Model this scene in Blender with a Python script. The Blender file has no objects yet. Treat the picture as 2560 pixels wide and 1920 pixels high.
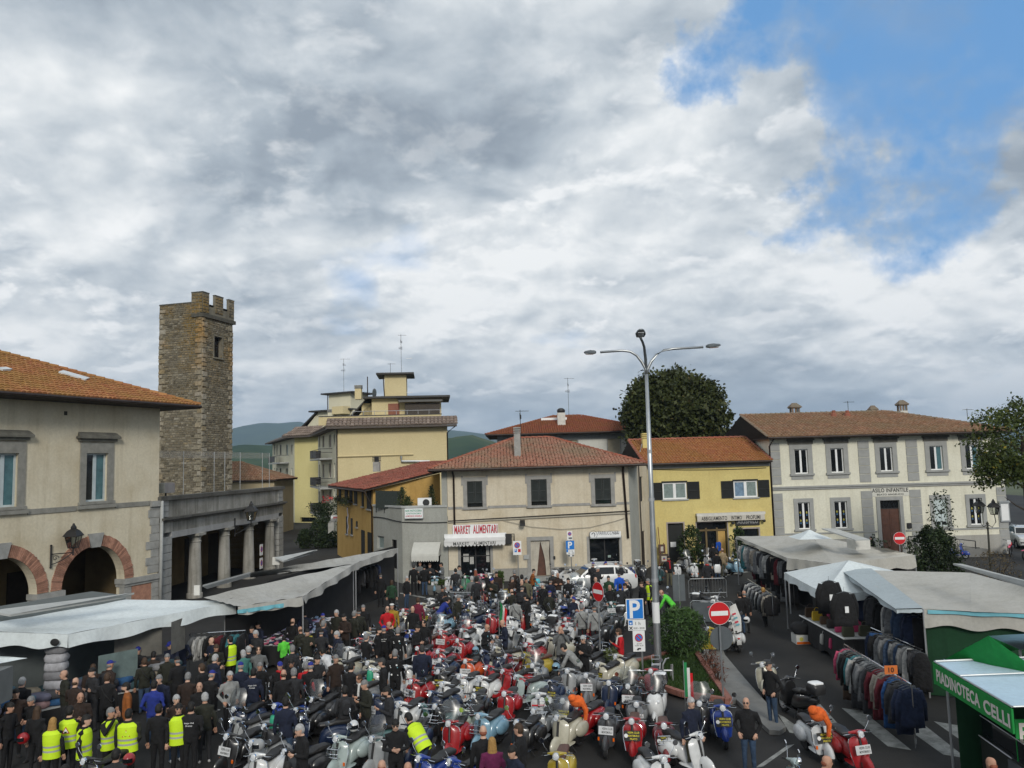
import bpy, math, random
import numpy as np
from mathutils import Vector, Matrix
random.seed(7); RNG = np.random.default_rng(7)
S = bpy.context.scene
COL = S.collection
rad = math.radians
EYE = 7.5; FPX = 2000.0; PITCH = rad(5.57); ROLL = 0.028
cR0 = Vector((1,0,0)); cF = Vector((0,math.cos(PITCH),math.sin(PITCH))); cU0 = Vector((0,-math.sin(PITCH),math.cos(PITCH)))
cR = cR0*math.cos(ROLL)-cU0*math.sin(ROLL); cU = cU0*math.cos(ROLL)+cR0*math.sin(ROLL)
cam = bpy.data.objects.new('camera',bpy.data.cameras.new('camera')); COL.objects.link(cam)
M = Matrix((cR,cU,-cF)).transposed().to_4x4(); M.translation = (0,0,EYE); cam.matrix_world = M
cam.data.sensor_width = 36; cam.data.lens = 36*FPX/2560; cam.data.clip_end = 30000; cam.data.clip_start = .3
S.camera = cam
SUN_EL, SUN_AZ = rad(27), rad(170)
def nd(nt,t,**kw):
 n = nt.nodes.new(t)
 for k, v in kw.items():
  if k.startswith('i_'):
   key = k[2:]
   n.inputs[int(key)if key.isdigit()else key.replace('_',' ')].default_value = v
  else: setattr(n,k,v)
 return n
def math_n(nt,op,a,b=None,c=None,clamp=False):
 n = nt.nodes.new('ShaderNodeMath'); n.operation = op; n.use_clamp = clamp
 for i, x in enumerate((a,b,c)):
  if x is None: continue
  if isinstance(x,(int,float)): n.inputs[i].default_value = x
  else: nt.links.new(x,n.inputs[i])
 return n.outputs[0]
def mixc(nt,f,a,b,mode='MIX'):
 n = nt.nodes.new('ShaderNodeMix'); n.data_type = 'RGBA'; n.blend_type = mode
 for i, x in((0,f),(6,a),(7,b)):
  if isinstance(x,(int,float)): n.inputs[i].default_value = x
  elif isinstance(x,(tuple,list)): n.inputs[i].default_value = (*x[:3],1)
  else: nt.links.new(x,n.inputs[i])
 return n.outputs[2]
def ramp(nt,f,stops,interp='LINEAR'):
 n = nt.nodes.new('ShaderNodeValToRGB'); cr = n.color_ramp; cr.interpolation = interp
 while len(cr.elements)<len(stops): cr.elements.new(.5)
 for e, (p,c)in zip(cr.elements,stops):
  e.position = p; e.color = (c,c,c,1)if isinstance(c,(int,float))else(*c,1)
 nt.links.new(f,n.inputs[0]); return n.outputs[0]
W = bpy.data.worlds.new('World'); S.world = W; W.use_nodes = True
def make_sky():
 nt = W.node_tree; nt.nodes.clear(); L = nt.links.new
 out = nd(nt,'ShaderNodeOutputWorld'); bg = nd(nt,'ShaderNodeBackground',i_Strength=.1)
 L(bg.outputs[0],out.inputs[0])
 sky = nd(nt,'ShaderNodeTexSky',sky_type='NISHITA',sun_disc=False,sun_elevation=SUN_EL,sun_rotation=SUN_AZ,altitude=200,air_density=1.0,dust_density=.6,ozone_density=2.2)
 tc = nd(nt,'ShaderNodeTexCoord'); sep = nd(nt,'ShaderNodeSeparateXYZ'); L(tc.outputs['Generated'],sep.inputs[0])
 z = math_n(nt,'MAXIMUM',sep.outputs[2],0.0)
 inv = math_n(nt,'DIVIDE',1.0,math_n(nt,'ADD',z,.34))
 px = math_n(nt,'MULTIPLY',sep.outputs[0],inv); py = math_n(nt,'MULTIPLY',sep.outputs[1],inv)
 cmb = nd(nt,'ShaderNodeCombineXYZ'); L(px,cmb.inputs[0]); L(py,cmb.inputs[1])
 def noise(scale,detail,rough,off,dist=0.0):
  mp = nd(nt,'ShaderNodeMapping'); L(cmb.outputs[0],mp.inputs[0]); mp.inputs['Location'].default_value = off
  n = nd(nt,'ShaderNodeTexNoise',i_Scale=scale,i_Detail=detail,i_Roughness=rough,i_Distortion=dist); L(mp.outputs[0],n.inputs[0]); return n.outputs[0]
 add = lambda a, b: math_n(nt,'ADD',a,b)
 mul = lambda a, b: math_n(nt,'MULTIPLY',a,b)
 sub = lambda a, b: math_n(nt,'SUBTRACT',a,b)
 O = (4.3,2.9,.3)
 big = noise(1.15,3,.5,(7.7,2.2,0)); dn = noise(2.6,9,.5,O,.12)
 dl = noise(2.6,4,.5,O,.12); dn2 = noise(2.6,4,.5,(O[0]-.02,O[1]-.08,O[2]),.12)
 fine = noise(9.0,6,.6,(1.2,9.2,0),.3)
 jn = nd(nt,'ShaderNodeTexNoise',i_Scale=7.0,i_Detail=7.0,i_Roughness=.6); L(tc.outputs['Generated'],jn.inputs[0])
 jit = nd(nt,'ShaderNodeVectorMath',operation='MULTIPLY_ADD'); L(jn.outputs['Color'],jit.inputs[0]); jit.inputs[1].default_value = (.16,.0,.16); sh_ = nd(nt,'ShaderNodeVectorMath',operation='ADD'); L(tc.outputs['Generated'],sh_.inputs[0]); sh_.inputs[1].default_value = (-.08,0,-.08); L(sh_.outputs[0],jit.inputs[2])
 d3 = noise(5.2,6,.52,(2.2,5.1,1.0),.25); d3b = noise(5.2,6,.52,(2.185,5.06,1.0),.25)
 def blob(d,r0,r1,src=None):
  v = Vector(d).normalized()
  dp = nd(nt,'ShaderNodeVectorMath',operation='DOT_PRODUCT'); L(src or jit.outputs[0],dp.inputs[0]); dp.inputs[1].default_value = v
  mr = nd(nt,'ShaderNodeMapRange',interpolation_type='SMOOTHSTEP'); L(dp.outputs['Value'],mr.inputs[0])
  mr.inputs[1].default_value = math.cos(r1); mr.inputs[2].default_value = math.cos(r0); return mr.outputs[0]
 op = math_n(nt,'MAXIMUM',blob(SKY_DIR(2360,-60),rad(4),rad(17.5)),mul(blob(SKY_DIR(870,780),rad(.1),rad(3.6),tc.outputs['Generated']),.40))
 op = math_n(nt,'MAXIMUM',op,blob(SKY_DIR(3000,-450),rad(3),rad(22)))
 cov = sub(add(add(dn,mul(fine,.14)),mul(big,.25)),mul(op,.60))
 mask = ramp(nt,cov,[(.20,0),(.37,.4),(.52,1)])
 sh = add(mul(sub(dl,dn2),1.5),.53)
 sh = sub(sh,mul(sub(big,.5),1.7)); sh = sub(sh,mul(sub(dn,.5),1.25)); sh = add(sh,mul(sub(fine,.5),.12)); sh = add(sh,mul(sub(d3,d3b),.95))
 sh = add(mul(sub(sh,.5),1.3),.50)
 cc = ramp(nt,sh,[(.02,(2.1,2.45,2.85)),(.26,(3.0,3.4,3.8)),(.48,(4.1,4.45,4.75)),(.68,(5.3,5.55,5.7)),(.88,(6.6,6.7,6.7))])
 n5 = noise(6.5,8,.56,(9.1,3.3,2.0),.2); n5b = noise(6.5,4,.5,(9.09,3.268,2.0),.2)
 pe = add(mul(sub(n5,n5b),2.6),.5); cc = mixc(nt,mul(ramp(nt,n5,[(.50,0),(.585,1)]),ramp(nt,big,[(.42,.85),(.62,.12)])),cc,ramp(nt,pe,[(.22,(3.6,4.0,4.4)),(.5,(5.4,5.65,5.8)),(.74,(6.9,6.95,6.95))]))
 hz = nd(nt,'ShaderNodeMapRange',interpolation_type='SMOOTHSTEP'); L(sep.outputs[2],hz.inputs[0]); hz.inputs[1].default_value = .17; hz.inputs[2].default_value = -.02; hz.inputs[3].default_value = 0; hz.inputs[4].default_value = .5
 cc = mixc(nt,hz.outputs[0],cc,(4.1,4.7,5.15))
 blue = mixc(nt,.82,sky.outputs[0],(.95,2.4,4.7))
 blue = mixc(nt,mul(hz.outputs[0],.9),blue,(2.9,4.2,5.2))
 L(mixc(nt,mask,blue,cc),bg.inputs[0])
def ray(px,py): return cF+cR*((px-1280)/FPX)+cU*((960-py)/FPX)
def SKY_DIR(px,py): return ray(px,py)
make_sky()
sun = bpy.data.objects.new('sun',bpy.data.lights.new('sun','SUN')); COL.objects.link(sun)
sun.data.energy = 1.5; sun.data.angle = rad(14); sun.data.color = (1,.95,.86)
sd = Vector((math.sin(SUN_AZ)*math.cos(SUN_EL),math.cos(SUN_AZ)*math.cos(SUN_EL),math.sin(SUN_EL)))
sun.rotation_euler = (-sd).to_track_quat('-Z','Y').to_euler(); sun.location = sd*100
S.view_settings.view_transform = 'Standard'; S.view_settings.look = 'None'; S.view_settings.gamma = 1; S.view_settings.exposure = .6; S.view_settings.use_curve_mapping = False
S.cycles.max_bounces = 5; S.cycles.diffuse_bounces = 3; S.cycles.glossy_bounces = 3; S.cycles.transmission_bounces = 4; S.cycles.transparent_max_bounces = 6; S.cycles.volume_bounces = 0
ZONES = dict(A=(0,680,3.4563),B=(640,880,3.4563),C=(1240,780,3.4563),D=(1820,960,2.9892),E=(0,1060,3.4563),F=(0,1440,3.4563),G=(600,1300,3.4563),H=(600,1560,4.6083),I=(1000,1380,4.6083),J=(1040,1600,5.1854),K=(1400,1380,4.6083),L=(1440,1600,5.1854),M=(1800,1320,4.6083),N=(1860,1600,5.1854),O=(2134,1600,5.1854),Q=(2080,1320,4.6083),W=(0,0,.86406),c=(640,1080,6.9125),d=(1080,1160,6.9125),e=(1360,1160,6.9125),g=(1640,1180,6.9125),h=(400,1200,6.9125),P=(0,0,1))
def pp(z,x,y):
 a = ZONES[z]; return a[0]+x/a[2], a[1]+y/a[2]
def at_z(z,x,y,h=0.0):
 r = ray(*pp(z,x,y)); t = (h-EYE)/r.z; return Vector((0,0,EYE))+r*t
def at_y(z,x,y,Y):
 r = ray(*pp(z,x,y)); return Vector((0,0,EYE))+r*(Y/r.y)
class Fac:
 def __init__(s,a,b):
  s.o = Vector((a[0],a[1],0)); d = Vector((b[0],b[1],0))-s.o; s.len = d.length; s.u = d/s.len; s.n = Vector((s.u.y,-s.u.x,0))
 def uv(s,z,x,y):
  r = ray(*pp(z,x,y)); t = (s.o-Vector((0,0,EYE))).dot(s.n)/r.dot(s.n)
  p = Vector((0,0,EYE))+r*t; return(p-s.o).dot(s.u), p.z
 def rect(s,z,x0,y0,x1,y1):
  c = [s.uv(z,x0,y0),s.uv(z,x1,y0),s.uv(z,x0,y1),s.uv(z,x1,y1)]
  return((c[0][0]+c[2][0])/2,(c[2][1]+c[3][1])/2,(c[1][0]+c[3][0])/2,(c[0][1]+c[1][1])/2)
 def P(s,u,z,d=0.0): return s.o+s.u*u+s.n*d+Vector((0,0,z))
def V3(a): return(float(a[0]),float(a[1]),float(a[2]))
class MB:
 def __init__(s): s.v = []; s.f = []; s.m = []
 def add(s,vs,fs,mi=0):
  b = len(s.v); s.v.extend(V3(a)for a in vs); s.f.extend(tuple(i+b for i in f)for f in fs); s.m.extend([mi]*len(fs)); return s
 def quad(s,a,b,c,d,mi=0): return s.add((a,b,c,d),((0,1,2,3),),mi)
 def poly(s,ps,mi=0): return s.add(ps,(tuple(range(len(ps))),),mi)
 def hexa(s,p,mi=0):
  return s.add(p,((3,2,1,0),(4,5,6,7),(0,1,5,4),(1,2,6,5),(2,3,7,6),(3,0,4,7)),mi)
 def box(s,x0,y0,z0,x1,y1,z1,mi=0):
  return s.hexa(((x0,y0,z0),(x1,y0,z0),(x1,y1,z0),(x0,y1,z0),(x0,y0,z1),(x1,y0,z1),(x1,y1,z1),(x0,y1,z1)),mi)
 def fbox(s,F,u0,z0,u1,z1,d0,d1,mi=0):
  a, b = min(d0,d1), max(d0,d1)
  return s.hexa([F.P(u0,z0,b),F.P(u1,z0,b),F.P(u1,z0,a),F.P(u0,z0,a),F.P(u0,z1,b),F.P(u1,z1,b),F.P(u1,z1,a),F.P(u0,z1,a)],mi)
 def obox(s,c,ux,uy,uz,mi=0):
  c, ux, uy, uz = Vector(c), Vector(ux), Vector(uy), Vector(uz)
  return s.hexa([c-ux-uy-uz,c+ux-uy-uz,c+ux+uy-uz,c-ux+uy-uz,c-ux-uy+uz,c+ux-uy+uz,c+ux+uy+uz,c-ux+uy+uz],mi)
 def loft(s,rings,mi=0,cap=True,closed=True):
  n = len(rings[0]); vs = [p for r in rings for p in r]; fs = []
  for i in range(len(rings)-1):
   for j in range(n if closed else n-1):
    k = (j+1)%n; fs.append((i*n+j,i*n+k,(i+1)*n+k,(i+1)*n+j))
  if cap and closed:
   fs.append(tuple(range(n-1,-1,-1))); fs.append(tuple((len(rings)-1)*n+j for j in range(n)))
  return s.add(vs,fs,mi)
 def tube(s,pts,r,n=6,mi=0,cap=True):
  pts = [Vector(p)for p in pts]; rs = r if isinstance(r,(list,tuple))else[r]*len(pts); rings = []; ref = None
  for i, p in enumerate(pts):
   d = (pts[min(i+1,len(pts)-1)]-pts[max(i-1,0)])
   if d.length<1e-9: d = Vector((0,0,1))
   d.normalize()
   if ref is None or abs(ref.dot(d))>.95: ref = Vector((0,0,1))if abs(d.z)<.9 else Vector((1,0,0))
   a = d.cross(ref).normalized(); b = d.cross(a); ref = -b if False else ref
   rings.append([p+(a*math.cos(2*math.pi*j/n)+b*math.sin(2*math.pi*j/n))*rs[i]for j in range(n)])
  return s.loft(rings,mi,cap)
 def ell(s,c,r,nu=12,nv=8,mi=0,R=None,z0=-1.0,z1=1.0):
  c = Vector(c); rings = []
  t0, t1 = math.asin(max(-1,min(1,z0))), math.asin(max(-1,min(1,z1)))
  for i in range(nv+1):
   t = t0+(t1-t0)*i/nv; ring = []
   for j in range(nu):
    a = 2*math.pi*j/nu
    q = Vector((math.cos(a)*math.cos(t)*r[0],math.sin(a)*math.cos(t)*r[1],math.sin(t)*r[2]))
    ring.append(c+(R@q if R is not None else q))
   rings.append(ring)
  return s.loft(rings,mi,True)
 def disc(s,c,nrm,r,n=16,t=.01,mi=0,mi_side=None):
  c, nrm = Vector(c), Vector(nrm).normalized(); ref = Vector((0,0,1))if abs(nrm.z)<.9 else Vector((1,0,0))
  a = nrm.cross(ref).normalized(); b = nrm.cross(a)
  ring = lambda o, q: [o+(a*math.cos(2*math.pi*j/n)+b*math.sin(2*math.pi*j/n))*q for j in range(n)]
  return s.loft([ring(c-nrm*t/2,r),ring(c+nrm*t/2,r)],mi)
 def text(s,t,o,ux,uz,width=None,height=None,depth=.004,mi=0,bold=0.0,center=True,shear=0.0):
  V, Fc = text_geo(t,bold)
  if not len(V): return s
  mn, mx = V.min(0), V.max(0); w, h = mx[0]-mn[0], mx[1]-mn[1]
  sc = (width/w)if width else height/h
  sy = (height/h)if height else sc
  ux, uz, o = Vector(ux), Vector(uz), Vector(o); n = ux.cross(uz).normalized(); out = []
  for x, y, q in V:
   xx = (x-mn[0])*sc-(w*sc/2 if center else 0); yy = (y-mn[1])*sy-(h*sy/2 if center else 0)
   out.append(o+ux*(xx+shear*yy)+uz*yy+n*(depth if q>0 else 0.0))
  return s.add(out,Fc,mi)
 def mesh(s,name):
  me = bpy.data.meshes.new(name); me.from_pydata(s.v,[],s.f); me.polygons.foreach_set('material_index',s.m); return me
 def build(s,name,mats,parent=None,smooth=False,kind=None,label=None):
  off = Vector((0,0,0)); p = parent
  while p is not None: off+=p.location; p = p.parent
  if off.length>0: s.v = [(a[0]-off.x,a[1]-off.y,a[2]-off.z)for a in s.v]
  me = s.mesh(name)
  for m in(mats if isinstance(mats,(list,tuple))else[mats]): me.materials.append(m)
  if smooth: me.polygons.foreach_set('use_smooth',[True]*len(s.f))
  if smooth is not True and smooth: me.set_sharp_from_angle(angle=smooth)
  return link(me,name,parent,kind,label)
def link(me,name,parent=None,kind=None,label=None):
 o = bpy.data.objects.new(name,me); COL.objects.link(o)
 if parent is not None: o.parent = parent
 if kind: o['kind'] = kind
 if label: o['label'] = label
 return o
_tx = {}
def text_geo(t,bold=0.0):
 k = (t,bold)
 if k not in _tx:
  cu = bpy.data.curves.new('lettering','FONT'); cu.body = t; cu.size = 1; cu.resolution_u = 3; cu.extrude = .05; cu.offset = bold; cu.space_character = 1.06
  ob = bpy.data.objects.new('lettering',cu); COL.objects.link(ob)
  dg = bpy.context.evaluated_depsgraph_get(); me = ob.evaluated_get(dg).to_mesh()
  V = np.array([v.co[:]for v in me.vertices])if len(me.vertices)else np.zeros((0,3)); Fc = [tuple(p.vertices)for p in me.polygons]
  ob.evaluated_get(dg).to_mesh_clear(); bpy.data.objects.remove(ob); bpy.data.curves.remove(cu); _tx[k] = (V,Fc)
 return _tx[k]
def thing(name,label,cat,loc=(0,0,0),rz=0.0,group=None):
 o = bpy.data.objects.new(name,None); COL.objects.link(o); o.location = loc; o.rotation_euler = (0,0,rz); o.empty_display_size = .1
 return tag(o,label,cat,group)
def tag(o,label,cat,group=None):
 o['label'] = label; o['category'] = cat
 if group: o['group'] = group
 return o
def struct(o): o['kind'] = 'structure'; return o
def mat(name,col,rough=.8,metal=0.0,var=.12,scale=3.0,bump=0.0,bscale=40,coat=0.0,spec=.5,alpha=None,isl=0.0):
 m = bpy.data.materials.new(name); m.use_nodes = True; nt = m.node_tree; L = nt.links.new; b = nt.nodes['Principled BSDF']
 b.inputs['Roughness'].default_value = rough; b.inputs['Metallic'].default_value = metal; b.inputs['Specular IOR Level'].default_value = spec
 if coat: b.inputs['Coat Weight'].default_value = coat; b.inputs['Coat Roughness'].default_value = .08
 g = nd(nt,'ShaderNodeNewGeometry'); c = (*col,1)
 n = nd(nt,'ShaderNodeTexNoise',i_Scale=scale,i_Detail=5.0,i_Roughness=.6); L(g.outputs['Position'],n.inputs[0])
 f = ramp(nt,n.outputs[0],[(.3,1-var),(.7,1+var)])
 base = mixc(nt,1.0,c,f,'MULTIPLY')
 if isl:
  base = mixc(nt,1.0,base,ramp(nt,g.outputs['Random Per Island'],[(0,1-isl),(1,1+isl)]),'MULTIPLY')
 L(base,b.inputs['Base Color'])
 if bump:
  n2 = nd(nt,'ShaderNodeTexNoise',i_Scale=bscale,i_Detail=4.0); L(g.outputs['Position'],n2.inputs[0])
  bp = nd(nt,'ShaderNodeBump',i_Strength=bump,i_Distance=.02); L(n2.outputs[0],bp.inputs['Height']); L(bp.outputs[0],b.inputs['Normal'])
 return m
def mat_plaster(name,col,stain=(.55,.5,.42),amt=.35,streak=.4,rough=.95,patch=None,patch_at=.66):
 m = bpy.data.materials.new(name); m.use_nodes = True; nt = m.node_tree; L = nt.links.new; b = nt.nodes['Principled BSDF']; b.inputs['Roughness'].default_value = rough; b.inputs['Specular IOR Level'].default_value = .2
 g = nd(nt,'ShaderNodeNewGeometry')
 n1 = nd(nt,'ShaderNodeTexNoise',i_Scale=.55,i_Detail=7.0,i_Roughness=.62); L(g.outputs['Position'],n1.inputs[0])
 mp = nd(nt,'ShaderNodeMapping'); mp.inputs['Scale'].default_value = (2.2,2.2,.14); L(g.outputs['Position'],mp.inputs[0])
 n2 = nd(nt,'ShaderNodeTexNoise',i_Scale=1.2,i_Detail=6.0,i_Roughness=.65); L(mp.outputs[0],n2.inputs[0])
 n3 = nd(nt,'ShaderNodeTexNoise',i_Scale=9.0,i_Detail=5.0); L(g.outputs['Position'],n3.inputs[0])
 base = mixc(nt,math_n(nt,'MULTIPLY',ramp(nt,n1.outputs[0],[(.42,0),(.72,1)]),amt),col,tuple(a*s for a,s in zip(col,stain)))
 base = mixc(nt,math_n(nt,'MULTIPLY',ramp(nt,n2.outputs[0],[(.5,0),(.78,1)]),streak),base,tuple(a*s*.8 for a,s in zip(col,stain)))
 base = mixc(nt,1.0,base,ramp(nt,n3.outputs[0],[(.3,.93),(.7,1.06)]),'MULTIPLY')
 if patch:
  n4 = nd(nt,'ShaderNodeTexNoise',i_Scale=.8,i_Detail=4.0,i_Roughness=.5); L(g.outputs['Position'],n4.inputs[0])
  base = mixc(nt,ramp(nt,n4.outputs[0],[(patch_at,0),(patch_at+.015,1)]),base,patch)
 L(base,b.inputs['Base Color'])
 bp = nd(nt,'ShaderNodeBump',i_Strength=.25,i_Distance=.02); L(n3.outputs[0],bp.inputs['Height']); L(bp.outputs[0],b.inputs['Normal'])
 return m
def mat_tiles(name,cols,moss=(.16,.13,.04),amt=.5,mscale=.5,grey=0.0):
 m = bpy.data.materials.new(name); m.use_nodes = True; nt = m.node_tree; L = nt.links.new; b = nt.nodes['Principled BSDF']; b.inputs['Roughness'].default_value = .9; b.inputs['Specular IOR Level'].default_value = .2
 g = nd(nt,'ShaderNodeNewGeometry')
 k = len(cols); base = ramp(nt,g.outputs['Random Per Island'],[(i/max(1,k-1),c)for i,c in enumerate(cols)])
 n1 = nd(nt,'ShaderNodeTexNoise',i_Scale=mscale,i_Detail=6.0,i_Roughness=.65); L(g.outputs['Position'],n1.inputs[0])
 base = mixc(nt,math_n(nt,'MULTIPLY',ramp(nt,n1.outputs[0],[(.4,0),(.62,1)]),amt),base,moss)
 n2 = nd(nt,'ShaderNodeTexNoise',i_Scale=8.0,i_Detail=6.0,i_Roughness=.7); L(g.outputs['Position'],n2.inputs[0])
 base = mixc(nt,ramp(nt,n2.outputs[0],[(.52,0),(.8,.75)]),base,(.07,.06,.05))
 if grey: base = mixc(nt,math_n(nt,'MULTIPLY',ramp(nt,n2.outputs[0],[(.3,1),(.5,0)]),grey),base,(.34,.31,.27))
 L(base,b.inputs['Base Color']); return m
def mat_attr(name,attr,rough=.8,metal=0.0,coat=0.0,var=.15,scale=14.0,spec=.4):
 m = bpy.data.materials.new(name); m.use_nodes = True; nt = m.node_tree; L = nt.links.new; b = nt.nodes['Principled BSDF']
 b.inputs['Roughness'].default_value = rough; b.inputs['Metallic'].default_value = metal; b.inputs['Specular IOR Level'].default_value = spec
 if coat: b.inputs['Coat Weight'].default_value = coat; b.inputs['Coat Roughness'].default_value = .1
 a = nd(nt,'ShaderNodeAttribute',attribute_type='OBJECT',attribute_name=attr)
 g = nd(nt,'ShaderNodeNewGeometry'); n = nd(nt,'ShaderNodeTexNoise',i_Scale=scale,i_Detail=4.0); L(g.outputs['Position'],n.inputs[0])
 L(mixc(nt,1.0,a.outputs['Color'],ramp(nt,n.outputs[0],[(.3,1-var),(.7,1+var)]),'MULTIPLY'),b.inputs['Base Color'])
 if rough>.85: bp = nd(nt,'ShaderNodeBump',i_Strength=.9,i_Distance=.05); L(n.outputs[0],bp.inputs['Height']); L(bp.outputs[0],b.inputs['Normal'])
 return m
def mat_glass(name,col=(.75,.8,.82),rough=.03):
 m = bpy.data.materials.new(name); m.use_nodes = True; nt = m.node_tree; L = nt.links.new
 out = nt.nodes['Material Output']; nt.nodes.remove(nt.nodes['Principled BSDF'])
 t = nd(nt,'ShaderNodeBsdfTransparent'); t.inputs[0].default_value = (*col,1); gl = nd(nt,'ShaderNodeBsdfGlossy'); gl.inputs['Roughness'].default_value = rough
 fr = nd(nt,'ShaderNodeFresnel',i_IOR=1.5); mx = nd(nt,'ShaderNodeMixShader'); L(math_n(nt,'ADD',math_n(nt,'MULTIPLY',fr.outputs[0],1.6),.05,clamp=True),mx.inputs[0]); L(t.outputs[0],mx.inputs[1]); L(gl.outputs[0],mx.inputs[2]); L(mx.outputs[0],out.inputs[0]); return m
MT = dict(white_paint=mat('white painted metal',(.74,.75,.75),.45,var=.06),dark_metal=mat('black iron',(.012,.012,.013),.5,var=.3),steel=mat('galvanised steel',(.42,.44,.45),.42,.85,var=.2,scale=1.2),glass_dark=mat('dark window glass',(.008,.010,.012),.06,var=.2,spec=.5),glass_teal=mat('glass before blue blinds',(.07,.15,.17),.12,var=.3,scale=2),glass_curtain=mat('glass before net curtains',(.2,.25,.24),.15,var=.25,scale=6),stone_grey=mat('grey sandstone',(.29,.29,.275),.95,var=.2,scale=2.5,bump=.3),stone_pale=mat('pale painted stone',(.36,.37,.36),.95,var=.12,scale=2),shutter=mat('dark green shutter paint',(.012,.018,.017),.6,var=.3),shutter_black=mat('black green shutter paint',(.006,.008,.007),.7,var=.3),wood_dark=mat('dark brown timber',(.028,.02,.014),.8,var=.3,scale=5),wood_door=mat('brown door timber',(.085,.032,.018),.55,var=.3,scale=4),gutter=mat('brown copper gutter',(.035,.024,.02),.5,.3,var=.3),interior=mat('unlit interior dark',(.05,.045,.038),.95,var=.2),ochre_in=mat('ochre interior plaster',(.16,.115,.055),.95,var=.25,scale=1.2),asphalt=None,white_sign=mat('white sign face',(.72,.73,.73),.4,var=.03),red_letter=mat('red lettering',(.5,.02,.05),.5,var=.05),black_letter=mat('black lettering',(.012,.012,.012),.5),green_letter=mat('green lettering',(.02,.28,.16),.5),blue_sign=mat('blue sign face',(.01,.17,.55),.35,var=.04),red_sign=mat('red sign face',(.5,.008,.012),.35,var=.05),grey_sign=mat('grey sign back',(.10,.115,.125),.5,.3,var=.12),dirty_white=mat('dirty white rendering',(.55,.54,.5),.9,var=.12),aluminium=mat('aluminium',(.5,.51,.52),.4,.7),rust=mat('rusty brown wood',(.16,.06,.035),.8),rubber=mat('tyre rubber',(.010,.010,.011),.8,var=.3),chrome=mat('chrome',(.72,.73,.75),.12,1.0,var=.05),black_plastic=mat('black plastic',(.014,.014,.015),.45,var=.2),lens=mat('headlight lens',(.62,.64,.66),.08,var=.2,scale=60),orange_lens=mat('orange lens',(.7,.13,.01),.2),red_lens=mat('red lens',(.4,.01,.01),.2),)  # interior: the dark of unlit spaces is put into the colour
# ================================================================ builders for buildings
def wall_open(mb,F,u0,u1,z0,z1,ops,t=.3,mi=0,d=0.0):
 us = sorted({u0,u1,*[o[0]for o in ops],*[o[2]for o in ops]}); zs = sorted({z0,z1,*[o[1]for o in ops],*[o[3]for o in ops]})
 us = [u for u in us if u0<=u<=u1]; zs = [z for z in zs if z0<=z<=z1]
 for a, b in zip(us,us[1:]):
  for c, e in zip(zs,zs[1:]):
   mu, mz = (a+b)/2, (c+e)/2
   if any(o[0]<mu<o[2]and o[1]<mz<o[3]for o in ops): continue
   mb.quad(F.P(a,c,d),F.P(b,c,d),F.P(b,e,d),F.P(a,e,d),mi)
 for o in ops:
  a, c, b, e = o[:4]; q = lambda u, z, dd: F.P(u,z,d+dd)
  mb.quad(q(a,c,0),q(a,e,0),q(a,e,-t),q(a,c,-t),mi); mb.quad(q(b,c,0),q(b,c,-t),q(b,e,-t),q(b,e,0),mi)
  mb.quad(q(a,e,0),q(b,e,0),q(b,e,-t),q(a,e,-t),mi); mb.quad(q(a,c,0),q(a,c,-t),q(b,c,-t),q(b,c,0),mi)
def window(F,op,root,frame,glass,d=-.16,leaves=2,fw=.07,dark_leaf=None,name='window',bar=False):
 u0, z0, u1, z1 = op; mb = MB()
 mb.fbox(F,u0,z0,u1,z0+fw,d,d+.06); mb.fbox(F,u0,z1-fw,u1,z1,d,d+.06)
 for k in range(leaves+1):
  c = u0+(u1-u0)*k/leaves; w = fw if 0<k<leaves else fw
  a = min(max(c-(w if k else 0),u0),u1); b = c+(w if k<leaves else 0)
  if k==0: a, b = u0, u0+fw
  if k==leaves: a, b = u1-fw, u1
  mb.fbox(F,a,z0+fw,b,z1-fw,d,d+.06)
 if bar: mb.fbox(F,u0+fw,z0+(z1-z0)*.62,u1-fw,z0+(z1-z0)*.62+.05,d,d+.05)
 w = mb.build(name,frame,root)
 for k in range(leaves):
  a = u0+(u1-u0)*k/leaves+.02; b = u0+(u1-u0)*(k+1)/leaves-.02
  g = dark_leaf if(dark_leaf is not None and k==0)else glass
  MB().fbox(F,a,z0+.02,b,z1-.02,d+.012,d+.022).build('pane',g,w)
 MB().fbox(F,u0-.05,z0-.05,u1+.05,z1+.05,d-.25,d-.2).build('dark_backing',MT['interior'],w)  # added dark panel, the unlit room put into its colour
 return w
def surround(F,op,root,m,w=.18,d=.05,sill=True,lintel=0.0,mats=None):
 u0, z0, u1, z1 = op; mb = MB()
 mb.fbox(F,u0-w,z0,u0,z1,-.02,d); mb.fbox(F,u1,z0,u1+w,z1,-.02,d); mb.fbox(F,u0-w,z1,u1+w,z1+w+lintel,-.02,d)
 o = mb.build('window_surround',m,root)
 if sill: MB().fbox(F,u0-w-.06,z0-.14,u1+w+.06,z0,-.02,d+.09).build('sill',m,o)
 return o
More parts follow.
